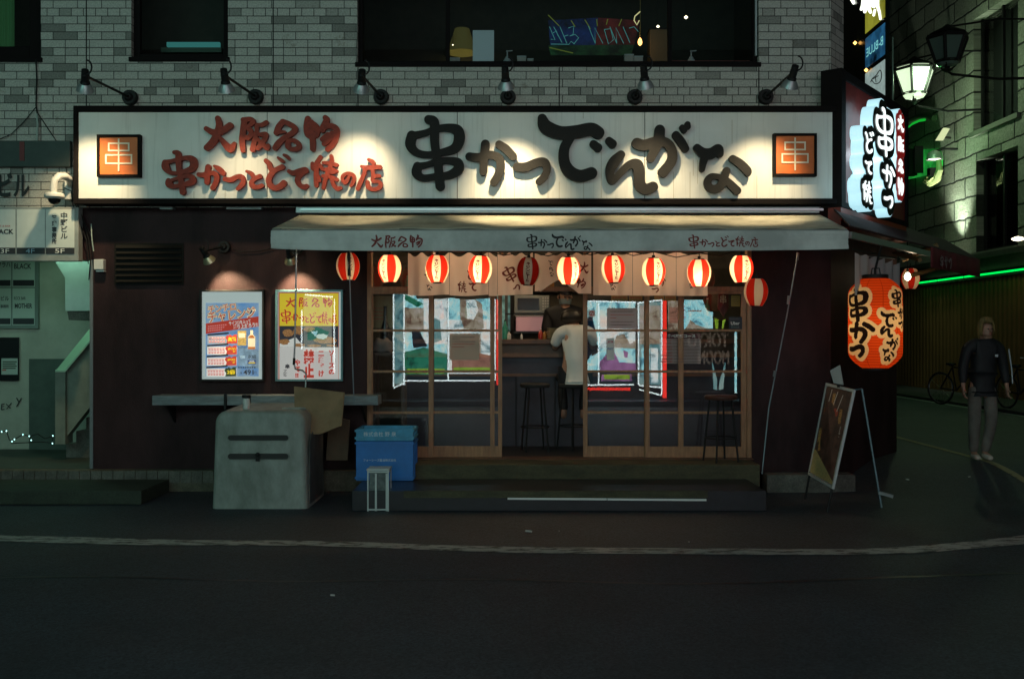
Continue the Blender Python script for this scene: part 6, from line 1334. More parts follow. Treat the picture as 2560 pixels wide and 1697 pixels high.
for a, b in ((1.0, ya - 3.1), (ya - 3.0, ya - 1.55), (ya - 1.45, ya - 1.0), (ya - .92, ya - .3)):
    mb = MB(); mb.tube([(11.2, a, zn), (11.2, b, zn)], .022, 8); mb.build('tube', glow('green_neon', (0.0, .95, .10), 1.3), ng)
l = light(ng, 'AREA', (11.1, 9, zn), 2.5, (.05, 1, .2)); l.data.shape = 'RECTANGLE'; l.data.size = .05; l.data.size_y = 16; l.rotation_euler = (R(0), R(25), 0)

def streetlamp(label, px, py, D, lit):
    c0 = P(px, py, D); k = D / F; t = thing('street_lamp', label, 'street lamp', c0, 'large bracket lanterns on the stone wall')
    rT, rM, rB = 50 * k, 47 * k, 29 * k; z = lambda dy: -dy * k
    n = 6; hexa = lambda r, dz, ph=R(0): [Vector((r * math.cos(ph + math.pi / 3 * i), r * math.sin(ph + math.pi / 3 * i), dz)) for i in range(n)]
    zs = [(rM * .98, z(-38)), (rT, z(-32)), (rB, z(27))]
    m_g = mat('frosted_lamp_glass', (.6, .7, .6), .3, emit=(.80, 1.0, .66), es=1.0) if lit else mat('unlit_lamp_glass', (.16, .24, .21), .2)
    for i in range(n):
        mb = MB()
        for (r0, z0), (r1, z1) in zip(zs[:-1], zs[1:]):
            A, B_2, C_, D_2 = hexa(r0 * .97, z0)[i], hexa(r0 * .97, z0)[(i + 1) % n], hexa(r1 * .97, z1)[(i + 1) % n], hexa(r1 * .97, z1)[i]; mb.add([A, B_2, C_, D_2], [(0, 3, 2, 1)])
        mb.build('glass_panel', m_g, t, local=True)
    mb = MB()
    for i in range(n): mb.tube([hexa(r, zz)[i] for r, zz in zs], .035, 6)
    for r, zz in zs[1:]: mb.tube(hexa(r, zz) + [hexa(r, zz)[0]], .035, 6)
    mb.build('frame', m_black, t, local=True)
    mb = MB(); mb.lathe([(rM * 1.02, z(-38)), (rM * .9, z(-44)), (rM * .3, z(-58)), (.03, z(-66))], 24); mb.build('roof', m_black, t, local=True, smooth=True)
    mb = MB(); mb.lathe([(rB, z(27)), (rB * .75, z(37)), (rB * .3, z(40))], 18, cap=False); mb.build('lower_glass', m_g, t, local=True)
    mb = MB(); mb.lathe([(.05, z(27)), (.05, z(45)), (.12, z(47)), (.03, z(54))], 12)
    for i in range(3): a = 2.1 * i; mb.tube([(rB * .8 * math.cos(a), rB * .8 * math.sin(a), z(33)), (rB * .5 * math.cos(a), rB * .5 * math.sin(a), z(42)), (0, 0, z(48))], .02, 5)
    L_ = XW - c0.x
    mb.tube([(0, 0, z(50)), (.1, 0, z(58)), (L_ * .5, 0, z(70)), (L_, 0, z(66))], .028, 8)
    mb.build('bracket', m_black, t, local=True, smooth=True)
    mb = MB(); mb.tube([(0, 0, z(-60)), (L_ * .5, 0, z(-80)), (L_, 0, z(-80))], .022, 8); mb.build('upper_arm', m_black, t, local=True, smooth=True)
    if lit:
        mb = MB(); mb.lathe([(.01, z(-22)), (.14, z(-12)), (.17, z(0)), (.14, z(12)), (.05, z(20))], 16); mb.build('bulb', glow('lamp_bulb', (.9, 1, .9), 5), t, local=True, smooth=True)
        light(t, 'POINT', (0.0, -rT * 1.05, z(0)), 110, (.66, 1.0, .60), local=True, radius=.2)
    return t
streetlamp('big glowing hexagonal lantern on the stone wall above the corner sign', 2286, 208, 24.5, True)
streetlamp('big unlit hexagonal lantern on the stone wall, right of the glowing one', 2368, 128, 21.3, False)
# flood lamp whose beam runs down the stone, other lit fittings
t = thing('flood_lamp', 'small round flood lamp on the stone wall, its white beam falling down the blocks', 'lamp', tuple(WP(2336, 392, 10.9)))
c0 = Vector(t.location); mb = MB(); mb.lathe([(.06, .16), (.15, .10), (.19, -.02), (.20, -.08)], 20, c=tuple(c0), cap=False); mb.build('housing', m_alu, t, smooth=True); mb = MB(); mb.lathe([(.01, -.05), (.15, -.055), (.15, -.06), (.01, -.065)], 18, c=tuple(c0)); mb.build('bulb', glow('flood_bulb', (1, .95, .75), 6), t)
mb = MB(); mb.tube([c0 + Vector((0, 0, .15)), c0 + Vector((.3, 0, .2)), c0 + Vector((.6, 0, .2))], .03, 6); mb.build('bracket', m_black, t)
l = light(t, 'SPOT', c0 + Vector((-.25, 0, -.16)), 160, (.80, 1.0, .72), radius=.15, spot_size=R(62), spot_blend=1.0); aim(l, (.36, .05, -1))
ul = thing('uplight', 'small uplight on the ledge behind the side canopy, washing the stone blocks above it', 'lamp', tuple(WP(2372, 640, 11.1)))
c1 = Vector(ul.location); mb = MB(); mb.lathe([(.06, -.10), (.10, -.06), (.11, .02), (.09, .02)], 16, c=tuple(c1)); mb.build('housing', m_black, ul, smooth=True); mb = MB(); mb.lathe([(.005, .026), (.085, .024)], 16, c=tuple(c1), cap=False); mb.build('bulb', glow('flood_bulb', (1, .95, .75), 6), ul)
l = light(ul, 'SPOT', c1 + Vector((0, 0, .05)), 700, (.80, 1.0, .76), radius=.06, spot_size=R(72), spot_blend=1.0); aim(l, (.10, .12, 1))
t = thing('scroll_bracket', 'curled metal scroll below the flood lamp on the stone wall', 'ornament', tuple(WP(2340, 430, 10.9)))
mb = MB(); mb.tube([WP(x, y, 10.9) for x, y in [(2347, 400), (2349, 425), (2342, 448), (2325, 460), (2312, 452), (2318, 444)]], [.06, .09, .10, .08, .05, .03], 8); mb.build('scroll', mat('pale_bronze', (.34, .34, .16), .5), t, smooth=True); mb = MB(); mb.box(11.1, 11.48, *(lambda v: (v.y - .1, v.y + .1, v.z - .1, v.z + .1))(WP(2340, 430, 11.3))); mb.build('wall_plate', m_black, t)
t = thing('wall_light_bar', 'short bright slanted white light bar on the stone wall above the flood lamp', 'lamp', tuple(WP(2360, 335, 11.0)))
mb = MB(); mb.prism([WP(2338, 352, 11.0), WP(2352, 352, 11.0), WP(2369, 322, 11.0), WP(2358, 320, 11.0)], (.06, 0, 0)); mb.build('tube', glow('pale_lamp_face', (.75, .85, .45), .9), t); mb = MB(); mb.tube([WP(2352, 342, 11.1), WP(2376, 345, 11.1)], .03, 6); mb.build('bracket', m_black, t)
t = thing('green_lit_doorway', 'arched doorway glowing green inside in the stone wall behind the corner sign', 'doorway', tuple(WP(2300, 420, 11.2)))
mb = MB(); mb.tube([WP(x, y, 10.9) for x, y in [(2240, 345), (2262, 316), (2280, 300), (2300, 291), (2320, 288), (2336, 296)]], .08, 8); mb.build('arch', mat('dark_arch', (.02, .06, .02), .5), t, smooth=True)
mb = MB(); mb.tube([WP(x, y + 8, 10.95) for x, y in [(2240, 345), (2262, 316), (2280, 302), (2298, 294), (2312, 292)]], .035, 6); mb.build('neon_tube', glow('soft_green', (.01, .55, .04), .7), t, smooth=True)
mb = MB(); mb.prism([WP(2262, 375, 11.35), WP(2345, 372, 11.35), WP(2352, 395, 11.35), WP(2350, 430, 11.35), WP(2262, 450, 11.35)], (.06, 0, 0)); mb.build('panel', mat('green_glow_panel', (.02, .4, .05), .5, emit=(.01, .55, .05), es=.6, var=.7, vs=2.0, col2=(.004, .06, .01)), t)
mb = MB()
for a, b in ((2281, 2290), (2302, 2305)): mb.box(11.1, 11.34, WP(a, 400, 11.3).y, WP(b, 400, 11.3).y, WP(2290, 438, 11.3).z, WP(2290, 372, 11.3).z)
mb.build('post', m_black, t)
light(t, 'POINT', WP(2318, 380, 10.4), 13, (.16, 1, .26), radius=.2)
t = thing('eye_lamp', 'small almond shaped bright lamp at the right edge above the neon line', 'lamp', tuple(WP(2545, 597, 10.8)))
c0 = Vector(t.location); mb = MB(); mb.lathe([(.01, .05), (.11, .02), (.13, 0), (.10, -.03), (.01, -.05)], 18, c=tuple(c0)); mb.build('bulb', glow('white_hot_bulb2', (1, .9, .6), 6), t, smooth=True); mb = MB(); mb.tube([c0, c0 + Vector((.4, 0, .06)), c0 + Vector((.7, 0, .1))], .025, 6); mb.build('arm', m_black, t)
light(t, 'POINT', c0 + Vector((-.1, -.1, -.1)), 4, (1, .8, .5))

# dark glass wall beyond the shop; glowing panels stand in for a reflected sign
ts = thing('tenant_sign_screen', 'tall dark glass screen with stacked lit panels, one reading B-BLUE back to front', 'sign', (8.0, 11, 0))
Y0, Y1, Y2 = 21.46 - D0, 22.65 - D0, 24.4 - D0
mb = MB(); mb.box(8.0, 8.08, Y0 - .05, Y2, .2, 12.5); mb.build('screen', mat('dark_green_glass', (.012, .022, .018), .2, var=.4, vs=1.5), ts)
def tp(y, z, m_, name, o=.01): mb = MB(); mb.prism([(8 - o, y[0], z[0]), (8 - o, y[1], z[0]), (8 - o, y[1], z[1]), (8 - o, y[0], z[1])], (o - .002, 0, 0)); return mb.build(name, m_, ts)
tp((Y0, Y1), (8.57, 11.5), mat('lit_yellow', (.3, .3, .03), .5, emit=(.34, .32, .02), es=.75, var=.5, vs=1.2), 'yellow_panel')
tp((Y0, Y1), (7.77, 8.45), mat('lit_blue', (.02, .12, .25), .5, emit=(.01, .17, .36), es=.7, var=.95, vs=1.4), 'blue_panel')
tp((Y0, Y1), (6.5, 7.66), mat('lit_grey', (.3, .4, .38), .5, emit=(.16, .27, .25), es=.8, var=.2), 'grey_panel')
mb = MB(); font_on(mb, 'B-BLUE', (7.985, (Y0 + Y1) / 2, 8.10), w=1.02, h=.19, u=(0, 1, 0)); 
mb.v = [Vector((v.x, v.y, v.z)) for v in mb.v]; mb.build('lettering', glow('teal_letters', (.25, .75, .72), .8), ts)
def T8(x, y): 
    Dq = 7.98 * F / (x - CX); return Vector((7.98, Dq - D0, Z(y, Dq)))
st = [[np.array(p, float) for p in cr(s)] for s in ([(2128, -5, 5), (2134, 8, 4)], [(2160, -20, 5), (2158, 10, 5), (2153, 24, 3.5)], [(2166, -20, 7), (2163, 15, 6), (2162, 30, 4)], [(2175, -10, 6), (2172, 18, 5), (2176, 31, 4)], [(2185, -20, 7), (2184, 15, 6)], [(2187, 26, 3), (2184, 39, 3)], [(2193, -20, 5), (2194, 15, 4), (2198, 30, 3.5), (2201, 48, 3)])]
glyph_solid(st, 1.2, lambda x, y, h: T8(x, y), 0, side=None).build('white_brush_character', glow('white_lit_brush', (.95, 1, .85), 1.8), ts)
st = [[np.array(p, float) for p in cr(s)] for s in ([(2177, 205, 1.1), (2182, 196, 1.1), (2190, 190, 1.1), (2200, 176, 1.1), (2204, 188, 1.1), (2200, 205, 1.1), (2188, 210, 1.1), (2179, 200, 1.1)], [(2188, 190, 1), (2190, 206, 1)], [(2183, 198, 1), (2196, 190, 1)])]
glyph_solid(st, .5, lambda x, y, h: T8(x, y), 0, side=None).build('drawn_logo', mat('grey_red_line', (.12, .10, .11), .6), ts)
for x, y in ((2142, 108), (2170, 176)):
    q_ = T8(x, y) - Vector((.04, 0, 0)); mb = MB(); mb.lathe([(.005, .045), (.045, 0), (.005, -.045)], 12, c=tuple(q_)); mb.build('small_lamp', glow('amber_dot', (1, .5, .12), 4), ts, smooth=True)
mb = MB(); mb.tube([(8.12, Y0 - .12, 4), (8.12, Y0 - .12, 8.1)], .02, 8); mb.build('steel_pipe', mat('pipe_glint', (.4, .6, .5), .3, metal=.5), ts)
fb = thing('far_building', 'dark building closing the far end of the side street', 'building', (8, 32, 0))
mb = MB(); wall_holes(mb, 3, 16, .1, 14, 31.8, [(5, 7, 3, 5), (8.5, 10.5, 3, 5)], .3); mb.build('wall', m_dark, fb); mb = MB(); mb.quad((5, 31.9, 3), (7, 31.9, 3), (7, 31.9, 5), (5, 31.9, 5)); mb.quad((8.5, 31.9, 3), (10.5, 31.9, 3), (10.5, 31.9, 5), (8.5, 31.9, 5)); mb.build('window', m_blackg, fb)

# bicycles in the dark at the far kerb
def bicycle(label, loc, rz):
    t = thing('bicycle', label, 'bicycle', loc, 'bicycles parked along the far kerb', R(rz)); r = .33
    for y in (-.52, .52):
        mb = MB(); mb.tube([(0, y + r * math.cos(a), r + r * math.sin(a)) for a in [2 * math.pi * i / 28 for i in range(29)]], .018, 6, cap=False); wh = mb.build('wheel', m_black, t, local=True, smooth=True)
        mb = MB(); mb.tube([(0, y + (r - .025) * math.cos(a), r + (r - .025) * math.sin(a)) for a in [2 * math.pi * i / 28 for i in range(29)]], .008, 5, cap=False)
        for i in range(10): a = math.pi * 2 * i / 10; mb.tube([(0, y, r), (0, y + (r - .03) * math.cos(a), r + (r - .03) * math.sin(a))], .0025, 4)
        mb.build('rim', m_steel, wh, local=True)
    mb = MB(); A, B3, C3, D3 = (0, .52, r), (0, .12, .30), (0, .22, .78), (0, -.36, .76)
    for p0, p1 in ((A, B3), (A, C3), (B3, C3), (B3, D3), (C3, D3), (D3, (0, -.52, r)), (D3, (0, -.33, .98))): mb.tube([p0, p1], .016, 6)
    mb.build('frame', m_black, t, local=True)
    mb = MB(); mb.tube([(-.27, -.22, 1.02), (-.1, -.34, 1.0), (.1, -.34, 1.0), (.27, -.22, 1.02)], .012, 6); mb.build('handlebar', m_steel, t, local=True)
    mb = MB(); mb.lathe([(.03, .80), (.10, .83), (.09, .87), (.03, .875)], 14, c=(0, .25, 0)); mb.build('saddle', m_blackg, t, local=True, smooth=True)
    mb = MB(); mb.box(-.16, .16, -.74, -.48, .72, .94); mb.build('basket', mat('dark_wire_mesh', (.03, .03, .03), .5), t, local=True)
bicycle('dark bicycle at the far kerb left of the walking person', (9.25, 9.6, .27), 25)
bicycle('dark bicycle at the far kerb behind the walking person', (9.9, 8.3, .27), 10)
bicycle('dark bicycle at the far kerb right of the walking person', (9.95, 7.2, .27), -5)

# ------------------------------------------------------------------ people
def skin(name, J, E, m_, parent, root, sub=2):
    names = list(J); me = bpy.data.meshes.new(name); o = bpy.data.objects.new(name, me); C.objects.link(o); o.parent = parent
    me.from_pydata([J[k][0] for k in names], [(names.index(a), names.index(b)) for a, b in E], []); me.materials.append(m_)
    md = o.modifiers.new('skin', 'SKIN'); md.use_smooth_shade = True
    sv = me.skin_vertices[0].data if me.skin_vertices else None
    for i, k in enumerate(names):
        r_ = J[k][1]; sv[i].radius = (r_, r_) if not isinstance(r_, tuple) else r_; sv[i].use_root = (k == root)
    sm = o.modifiers.new('sub', 'SUBSURF'); sm.levels = sub; sm.render_levels = sub
    return o
def chain(*k): return list(zip(k[:-1], k[1:]))
def hand(J, E, side_, wrist, d, fw, m=1.0):       # palm and five separate fingers, d = direction of the fingers, fw = across the palm
    w0 = Vector(wrist); d = Vector(d).normalized(); fw = Vector(fw).normalized(); b = d.cross(fw).normalized()
    J[side_ + 'palm'] = (tuple(w0 + d * .045 * m), (.022 * m, .034 * m)); E.append((side_ + 'wrist', side_ + 'palm'))
    for i, (o_, ln2) in enumerate(((-.028, .065), (-.010, .075), (.010, .070), (.027, .055))):
        k0 = w0 + d * .088 * m + fw * o_ * m; k1 = k0 + (d * .8 + b * .45).normalized() * ln2 * .5 * m; k2 = k1 + (d * .45 + b * .85).normalized() * ln2 * .5 * m
        for n2, p, r_ in (('a', k0, .0095), ('b', k1, .0085), ('c', k2, .007)): J[f'{side_}f{i}{n2}'] = (tuple(p), r_ * m)
        E += [(side_ + 'palm', f'{side_}f{i}a')] + chain(f'{side_}f{i}a', f'{side_}f{i}b', f'{side_}f{i}c')
    t0 = w0 + d * .03 * m - fw * .034 * m; J[side_ + 't0'] = (tuple(t0), .011 * m); J[side_ + 't1'] = (tuple(t0 + (d * .7 - fw * .6 + b * .3).normalized() * .045 * m), .009 * m); E += [(side_ + 'palm', side_ + 't0'), (side_ + 't0', side_ + 't1')]
def face(t, c, fwd, k=1.0, skinm=None):       # eyes, brows, nose, mouth, ears around head centre c (eye height)
    fwd = Vector(fwd).normalized(); rt = fwd.cross(Vector((0, 0, 1))).normalized(); c = Vector(c); up = rt.cross(fwd)
    for s in (-1, 1):
        mb = MB(); mb.lathe([(.001, -.010), (.013, 0), (.001, .010)], 10, c=tuple(c + fwd * .083 + rt * s * .031)); mb.build('eye', m_ink, t, local=True, smooth=True)
        mb = MB(); mb.tube([c + rt * s * .083 + Vector((0, 0, .02)), c + rt * s * .092 - Vector((0, 0, .005)), c + rt * s * .082 - Vector((0, 0, .03))], [.010, .014, .008], 8); mb.build('ear', skinm, t, local=True, smooth=True)
    mb = MB(); mb.tube([c + fwd * .088 + up * .005, c + fwd * .104 - up * .028, c + fwd * .092 - up * .040], [.007, .013, .009], 8); mb.build('nose', skinm, t, local=True, smooth=True)
    mb = MB(); mb.tube([c + fwd * .082 - up * .062 - rt * .022, c + fwd * .090 - up * .060, c + fwd * .082 - up * .062 + rt * .022], .005, 6); mb.build('mouth', mat('lip', (.30, .09, .08), .5), t, local=True, smooth=True)
m_skin = mat('skin', (.34, .19, .13), .55); m_jk = mat('black_jacket', (.007, .008, .010), .7, bump=.5, bs=18); m_tr = mat('pale_trousers', (.155, .14, .12), .85, var=.35, vs=6, bump=.5, bs=20)
m_shoe = mat('pale_trainers', (.50, .46, .38), .6); m_hb = mat('blond_hair', (.22, .15, .045), .7, var=.6, vs=30, stretch=(1, 1, .15)); m_hd = mat('black_hair', (.008, .007, .006), .5)
# walking person on the right; +x right, -y towards the camera
wk = thing('person', 'person in a black track jacket and pale trousers walking in the side street', 'person', (X(2452, 12.08), 12.08 - D0, .2))
J = {'pelvis': ((.02, 0, .92), (.135, .10)), 'waist': ((.02, 0, 1.06), (.125, .095)), 'chest': ((.03, -.01, 1.24), (.155, .11)), 'neckb': ((.04, -.01, 1.41), (.09, .08)), 'neck': ((.05, -.02, 1.46), .05), 'jaw': ((.06, -.035, 1.52), (.062, .068)), 'head': ((.065, -.03, 1.595), (.078, .092)), 'crown': ((.065, -.02, 1.655), (.062, .07))}
E = chain('pelvis', 'waist', 'chest', 'neckb', 'neck', 'jaw', 'head', 'crown')
legs_ = (('l', -.085, (-.115, -.06, .47), (-.10, .0, .08)), ('r', .12, (.11, -.08, .48), (.04, -.02, .08)))
for s, hx, kn, an in legs_:
    J[s + 'hip'] = ((hx, 0, .87), .088); J[s + 'knee'] = (kn, .058); J[s + 'ank'] = (an, .042); J[s + 'toe'] = ((an[0] + (.0 if s == 'l' else .02), an[1] - .15, .035), .035); E += [('pelvis', s + 'hip')] + chain(s + 'hip', s + 'knee', s + 'ank', s + 'toe')
arms_ = (('L', (-.19, 0, 1.36), (-.25, .0, 1.10), (-.27, -.06, .88)), ('R', (.26, 0, 1.36), (.33, .02, 1.10), (.335, -.05, .88)))
for s, shd, el, wr_ in arms_:
    J[s + 'sh'] = (shd, .062); J[s + 'el'] = (el, .045); J[s + 'wrist'] = (wr_, .028); E += [('neckb', s + 'sh')] + chain(s + 'sh', s + 'el', s + 'wrist'); hand(J, E, s, wr_, (0, -.15, -1), (0, 1, 0))
skin('body', J, E, m_skin, wk, 'pelvis')
Jc = {k: v for k, v in J.items() if k in ('pelvis', 'waist', 'chest', 'neckb', 'Lsh', 'Lel', 'Rsh', 'Rel')}; Jc = {k: (v[0], tuple(q + .028 for q in v[1]) if isinstance(v[1], tuple) else v[1] + .024) for k, v in Jc.items()}
Jc['Lw'] = ((-.268, -.052, .915), .048); Jc['Rw'] = ((.334, -.042, .915), .048); Jc['hem'] = ((.02, 0, .83), (.18, .14)); Jc['col'] = ((.045, -.015, 1.455), .07)
skin('jacket', Jc, chain('hem', 'pelvis', 'waist', 'chest', 'neckb', 'col') + [('neckb', 'Lsh'), ('neckb', 'Rsh')] + chain('Lsh', 'Lel', 'Lw') + chain('Rsh', 'Rel', 'Rw'), m_jk, wk, 'pelvis')
Jt = {'p': ((.02, 0, .88), (.115, .085))}; Et = []
for s, hx, kn, an in legs_:
    Jt[s + 'h'] = ((hx, 0, .84), .108); Jt[s + 'k'] = (kn, .085); Jt[s + 'c'] = (((kn[0] + an[0]) / 2, kn[1] / 2, .26), .075); Jt[s + 'a'] = ((an[0], an[1], .09), .062); Et += chain('p', s + 'h', s + 'k', s + 'c', s + 'a')
skin('trousers', Jt, Et, m_tr, wk, 'p')
for s, hx, kn, an in legs_:
    skin('shoe', {'a': ((an[0], an[1] + .03, .06), (.045, .045)), 'b': ((an[0], an[1] - .06, .05), (.045, .04)), 'c': ((an[0] + (.02 if s == 'r' else -.01), an[1] - .17, .038), (.042, .03))}, chain('a', 'b', 'c'), m_shoe, wk, 'a')
face(wk, (.065, -.03, 1.585), (0.15, -1, 0), 1, m_skin)
hb_ = MB(); rh = random.Random(9)
for i in range(70):
    a = math.pi * (-.20 + 1.40 * i / 69); ca, sa = math.cos(a), math.sin(a); dr = rh.uniform(.14, .21) * (1.15 if ca < 0 else .85)
    hb_.tube([(.065 + .01 * ca, -.02 + .01 * sa, 1.728), (.065 + .062 * ca, -.02 + .065 * sa, 1.705), (.065 + .095 * ca, -.015 + .10 * sa, 1.63), (.065 + .104 * ca, -.01 + .105 * sa, 1.56), (.065 + (.098 + rh.uniform(-.01, .012)) * ca, -.01 + .10 * sa, 1.70 - dr)], [.012, .014, .013, .011, .004], 5)
for i in range(9):
    a = math.pi * (1.22 + .5 * i / 8); ca, sa = math.cos(a), math.sin(a); hb_.tube([(.065, -.02, 1.728), (.065 + .06 * ca, -.02 + .062 * sa, 1.71), (.065 + .088 * ca, -.025 + .095 * sa, 1.655)], [.012, .013, .005], 5)
hb_.build('hair', m_hb, wk, local=True, smooth=True)
mb = MB()
for s in (0, .016): mb.tube([(.345 + s * .7, -.068, 1.34), (.393 + s * .5, -.060, 1.10), (.388 + s * .3, -.095, .93)], .0045, 5)
mb.build('sleeve_stripe', mat('pale_stripe', (.5, .55, .58), .6), wk, local=True)
mb = MB(); mb.box(.12, .16, -.158, -.150, 1.25, 1.28); mb.build('chest_badge', mat('pale_stripe', (.5, .55, .58), .6), wk, local=True)
wk.scale = (.88, .9, 1)
# customer seated with the back to the street
csx = X(1438, 11.9); cu_ = thing('person', 'customer in a white t-shirt sitting with their back to the open doorway', 'person', (csx, .9, .346))
J = {'pelvis': ((.0, 0, .90), (.15, .12)), 'waist': ((0, .0, 1.06), (.14, .11)), 'chest': ((0, .05, 1.27), (.165, .12)), 'neckb': ((-.0, .10, 1.44), (.09, .08)), 'neck': ((-.02, .13, 1.48), .055), 'head': ((-.03, .16, 1.58), (.085, .095)), 'crown': ((-.03, .17, 1.64), (.07, .075))}
E = chain('pelvis', 'waist', 'chest', 'neckb', 'neck', 'head', 'crown')
for s, hx in (('l', -.10), ('r', .10)):
    J[s + 'hip'] = ((hx, .05, .86), .085); J[s + 'knee'] = ((hx * 1.4, .42, .84), .06); J[s + 'ank'] = ((hx * 1.2, .34, .38), .042); J[s + 'toe'] = ((hx * 1.2, .46, .33), .035); E += [('pelvis', s + 'hip')] + chain(s + 'hip', s + 'knee', s + 'ank', s + 'toe')
for s, k_ in (('L', -1), ('R', 1)):
    J[s + 'sh'] = ((.18 * k_, .08, 1.38), .045); J[s + 'el'] = ((.235 * k_, .22, 1.20), .040); J[s + 'wrist'] = ((.16 * k_, .42, 1.33), .028); E += [('neckb', s + 'sh')] + chain(s + 'sh', s + 'el', s + 'wrist'); hand(J, E, s, J[s + 'wrist'][0], (-.3 * k_, 1, .0), (k_, .3, 0))
skin('body', J, E, m_skin, cu_, 'pelvis')
m_ts = mat('white_shirt_cloth', (.60, .64, .64), .85, bump=.8, bs=9)
skin('shirt', {'hem': ((.02, -.02, .80), (.150, .15)), 'pelvis': ((.02, -.01, .92), (.150, .145)), 'waist': ((.01, .0, 1.08), (.150, .135)), 'chest': ((0, .045, 1.28), (.175, .14)), 'nb': ((-.0, .09, 1.43), (.11, .10)), 'Ls': ((-.19, .08, 1.39), .078), 'Le': ((-.24, .17, 1.23), .072), 'Rs': ((.20, .08, 1.39), .082), 'Re': ((.262, .16, 1.25), .075)},
     chain('hem', 'pelvis', 'waist', 'chest', 'nb') + chain('nb', 'Ls', 'Le') + chain('nb', 'Rs', 'Re'), m_ts, cu_, 'pelvis')
skin('trousers', {'p': ((0, .02, .86), (.16, .13)), 'lh': ((-.11, .08, .86), .10), 'lk': ((-.15, .43, .85), .08), 'la': ((-.12, .35, .42), .06), 'rh': ((.11, .08, .86), .10), 'rk': ((.15, .43, .85), .08), 'ra': ((.12, .35, .42), .06)}, chain('p', 'lh', 'lk', 'la') + chain('p', 'rh', 'rk', 'ra'), m_jk, cu_, 'p')
skin('hair', {'a': ((-.045, .13, 1.66), (.125, .12)), 'b': ((-.045, .09, 1.58), (.15, .12)), 'c': ((-.04, .06, 1.51), (.14, .09))}, chain('a', 'b', 'c'), m_hd, cu_, 'a')
# cook behind the counter
ckx = X(1414, 12.85); ck = thing('person', 'cook in a black t-shirt, cap and mask standing behind the counter', 'person', (ckx, 1.95, .62))
J = {'pelvis': ((0, 0, .85), (.14, .11)), 'waist': ((0, 0, 1.02), (.14, .11)), 'chest': ((0, -.03, 1.28), (.17, .12)), 'neckb': ((0, -.05, 1.42), (.09, .08)), 'neck': ((0, -.07, 1.47), .055), 'jaw': ((-.005, -.10, 1.52), (.065, .07)), 'head': ((-.01, -.10, 1.60), (.08, .095)), 'crown': ((-.01, -.09, 1.66), (.065, .07))}
E = chain('pelvis', 'waist', 'chest', 'neckb', 'neck', 'jaw', 'head', 'crown')
for s, hx in (('l', -.09), ('r', .09)): J[s + 'hip'] = ((hx, 0, .80), .085); J[s + 'knee'] = ((hx, -.02, .30), .06); J[s + 'ank'] = ((hx, 0, -.20), .042); J[s + 'toe'] = ((hx, -.12, -.24), .035); E += [('pelvis', s + 'hip')] + chain(s + 'hip', s + 'knee', s + 'ank', s + 'toe')
for s, k_ in (('L', -1), ('R', 1)): J[s + 'sh'] = ((.17 * k_, -.02, 1.34), .05); J[s + 'el'] = ((.25 * k_, -.05, 1.12), .045); J[s + 'wrist'] = ((.10 * k_, -.27, 1.10), .028); E += [('neckb', s + 'sh')] + chain(s + 'sh', s + 'el', s + 'wrist'); hand(J, E, s, J[s + 'wrist'][0], (-.5 * k_, -.8, -.1), (k_, -.5, 0))
skin('body', J, E, m_skin, ck, 'pelvis')
skin('shirt', {'p': ((0, 0, .84), (.18, .15)), 'w': ((0, 0, 1.02), (.19, .15)), 'c': ((0, -.03, 1.27), (.22, .17)), 'nb': ((0, -.05, 1.45), (.155, .125)), 'col': ((0, -.06, 1.50), (.075, .08)), 'Ls': ((-.19, -.02, 1.37), .105), 'Le': ((-.25, -.05, 1.10), .085), 'Rs': ((.19, -.02, 1.37), .105), 'Re': ((.25, -.05, 1.10), .085)}, chain('p', 'w', 'c', 'nb', 'col') + chain('nb', 'Ls', 'Le') + chain('nb', 'Rs', 'Re'), m_jk, ck, 'p')
skin('apron', {'a': ((0, -.07, .95), (.15, .09)), 'b': ((0, -.05, .50), (.17, .10))}, chain('a', 'b'), m_dark, ck, 'a')
face(ck, (-.01, -.10, 1.585), (.3, -1, -.1), 1, m_skin)
mb = MB(); mb.lathe([(.094, 1.625), (.10, 1.66), (.085, 1.72), (.04, 1.745), (.005, 1.748)], 24, c=(-.01, -.09, 0)); mb.add([(-.08, -.16, 1.63), (.07, -.17, 1.63), (.06, -.26, 1.60), (-.05, -.26, 1.60)], [(0, 1, 2, 3)]); mb.build('cap', m_blackg, ck, local=True, smooth=True)
mb = MB(); mb.lathe([(.072, 1.49), (.083, 1.53), (.08, 1.56)], 20, c=(-.005, -.115, 0), cap=False); mb.build('mask', mat('pale_mask', (.14, .19, .21), .7), ck, local=True, smooth=True)

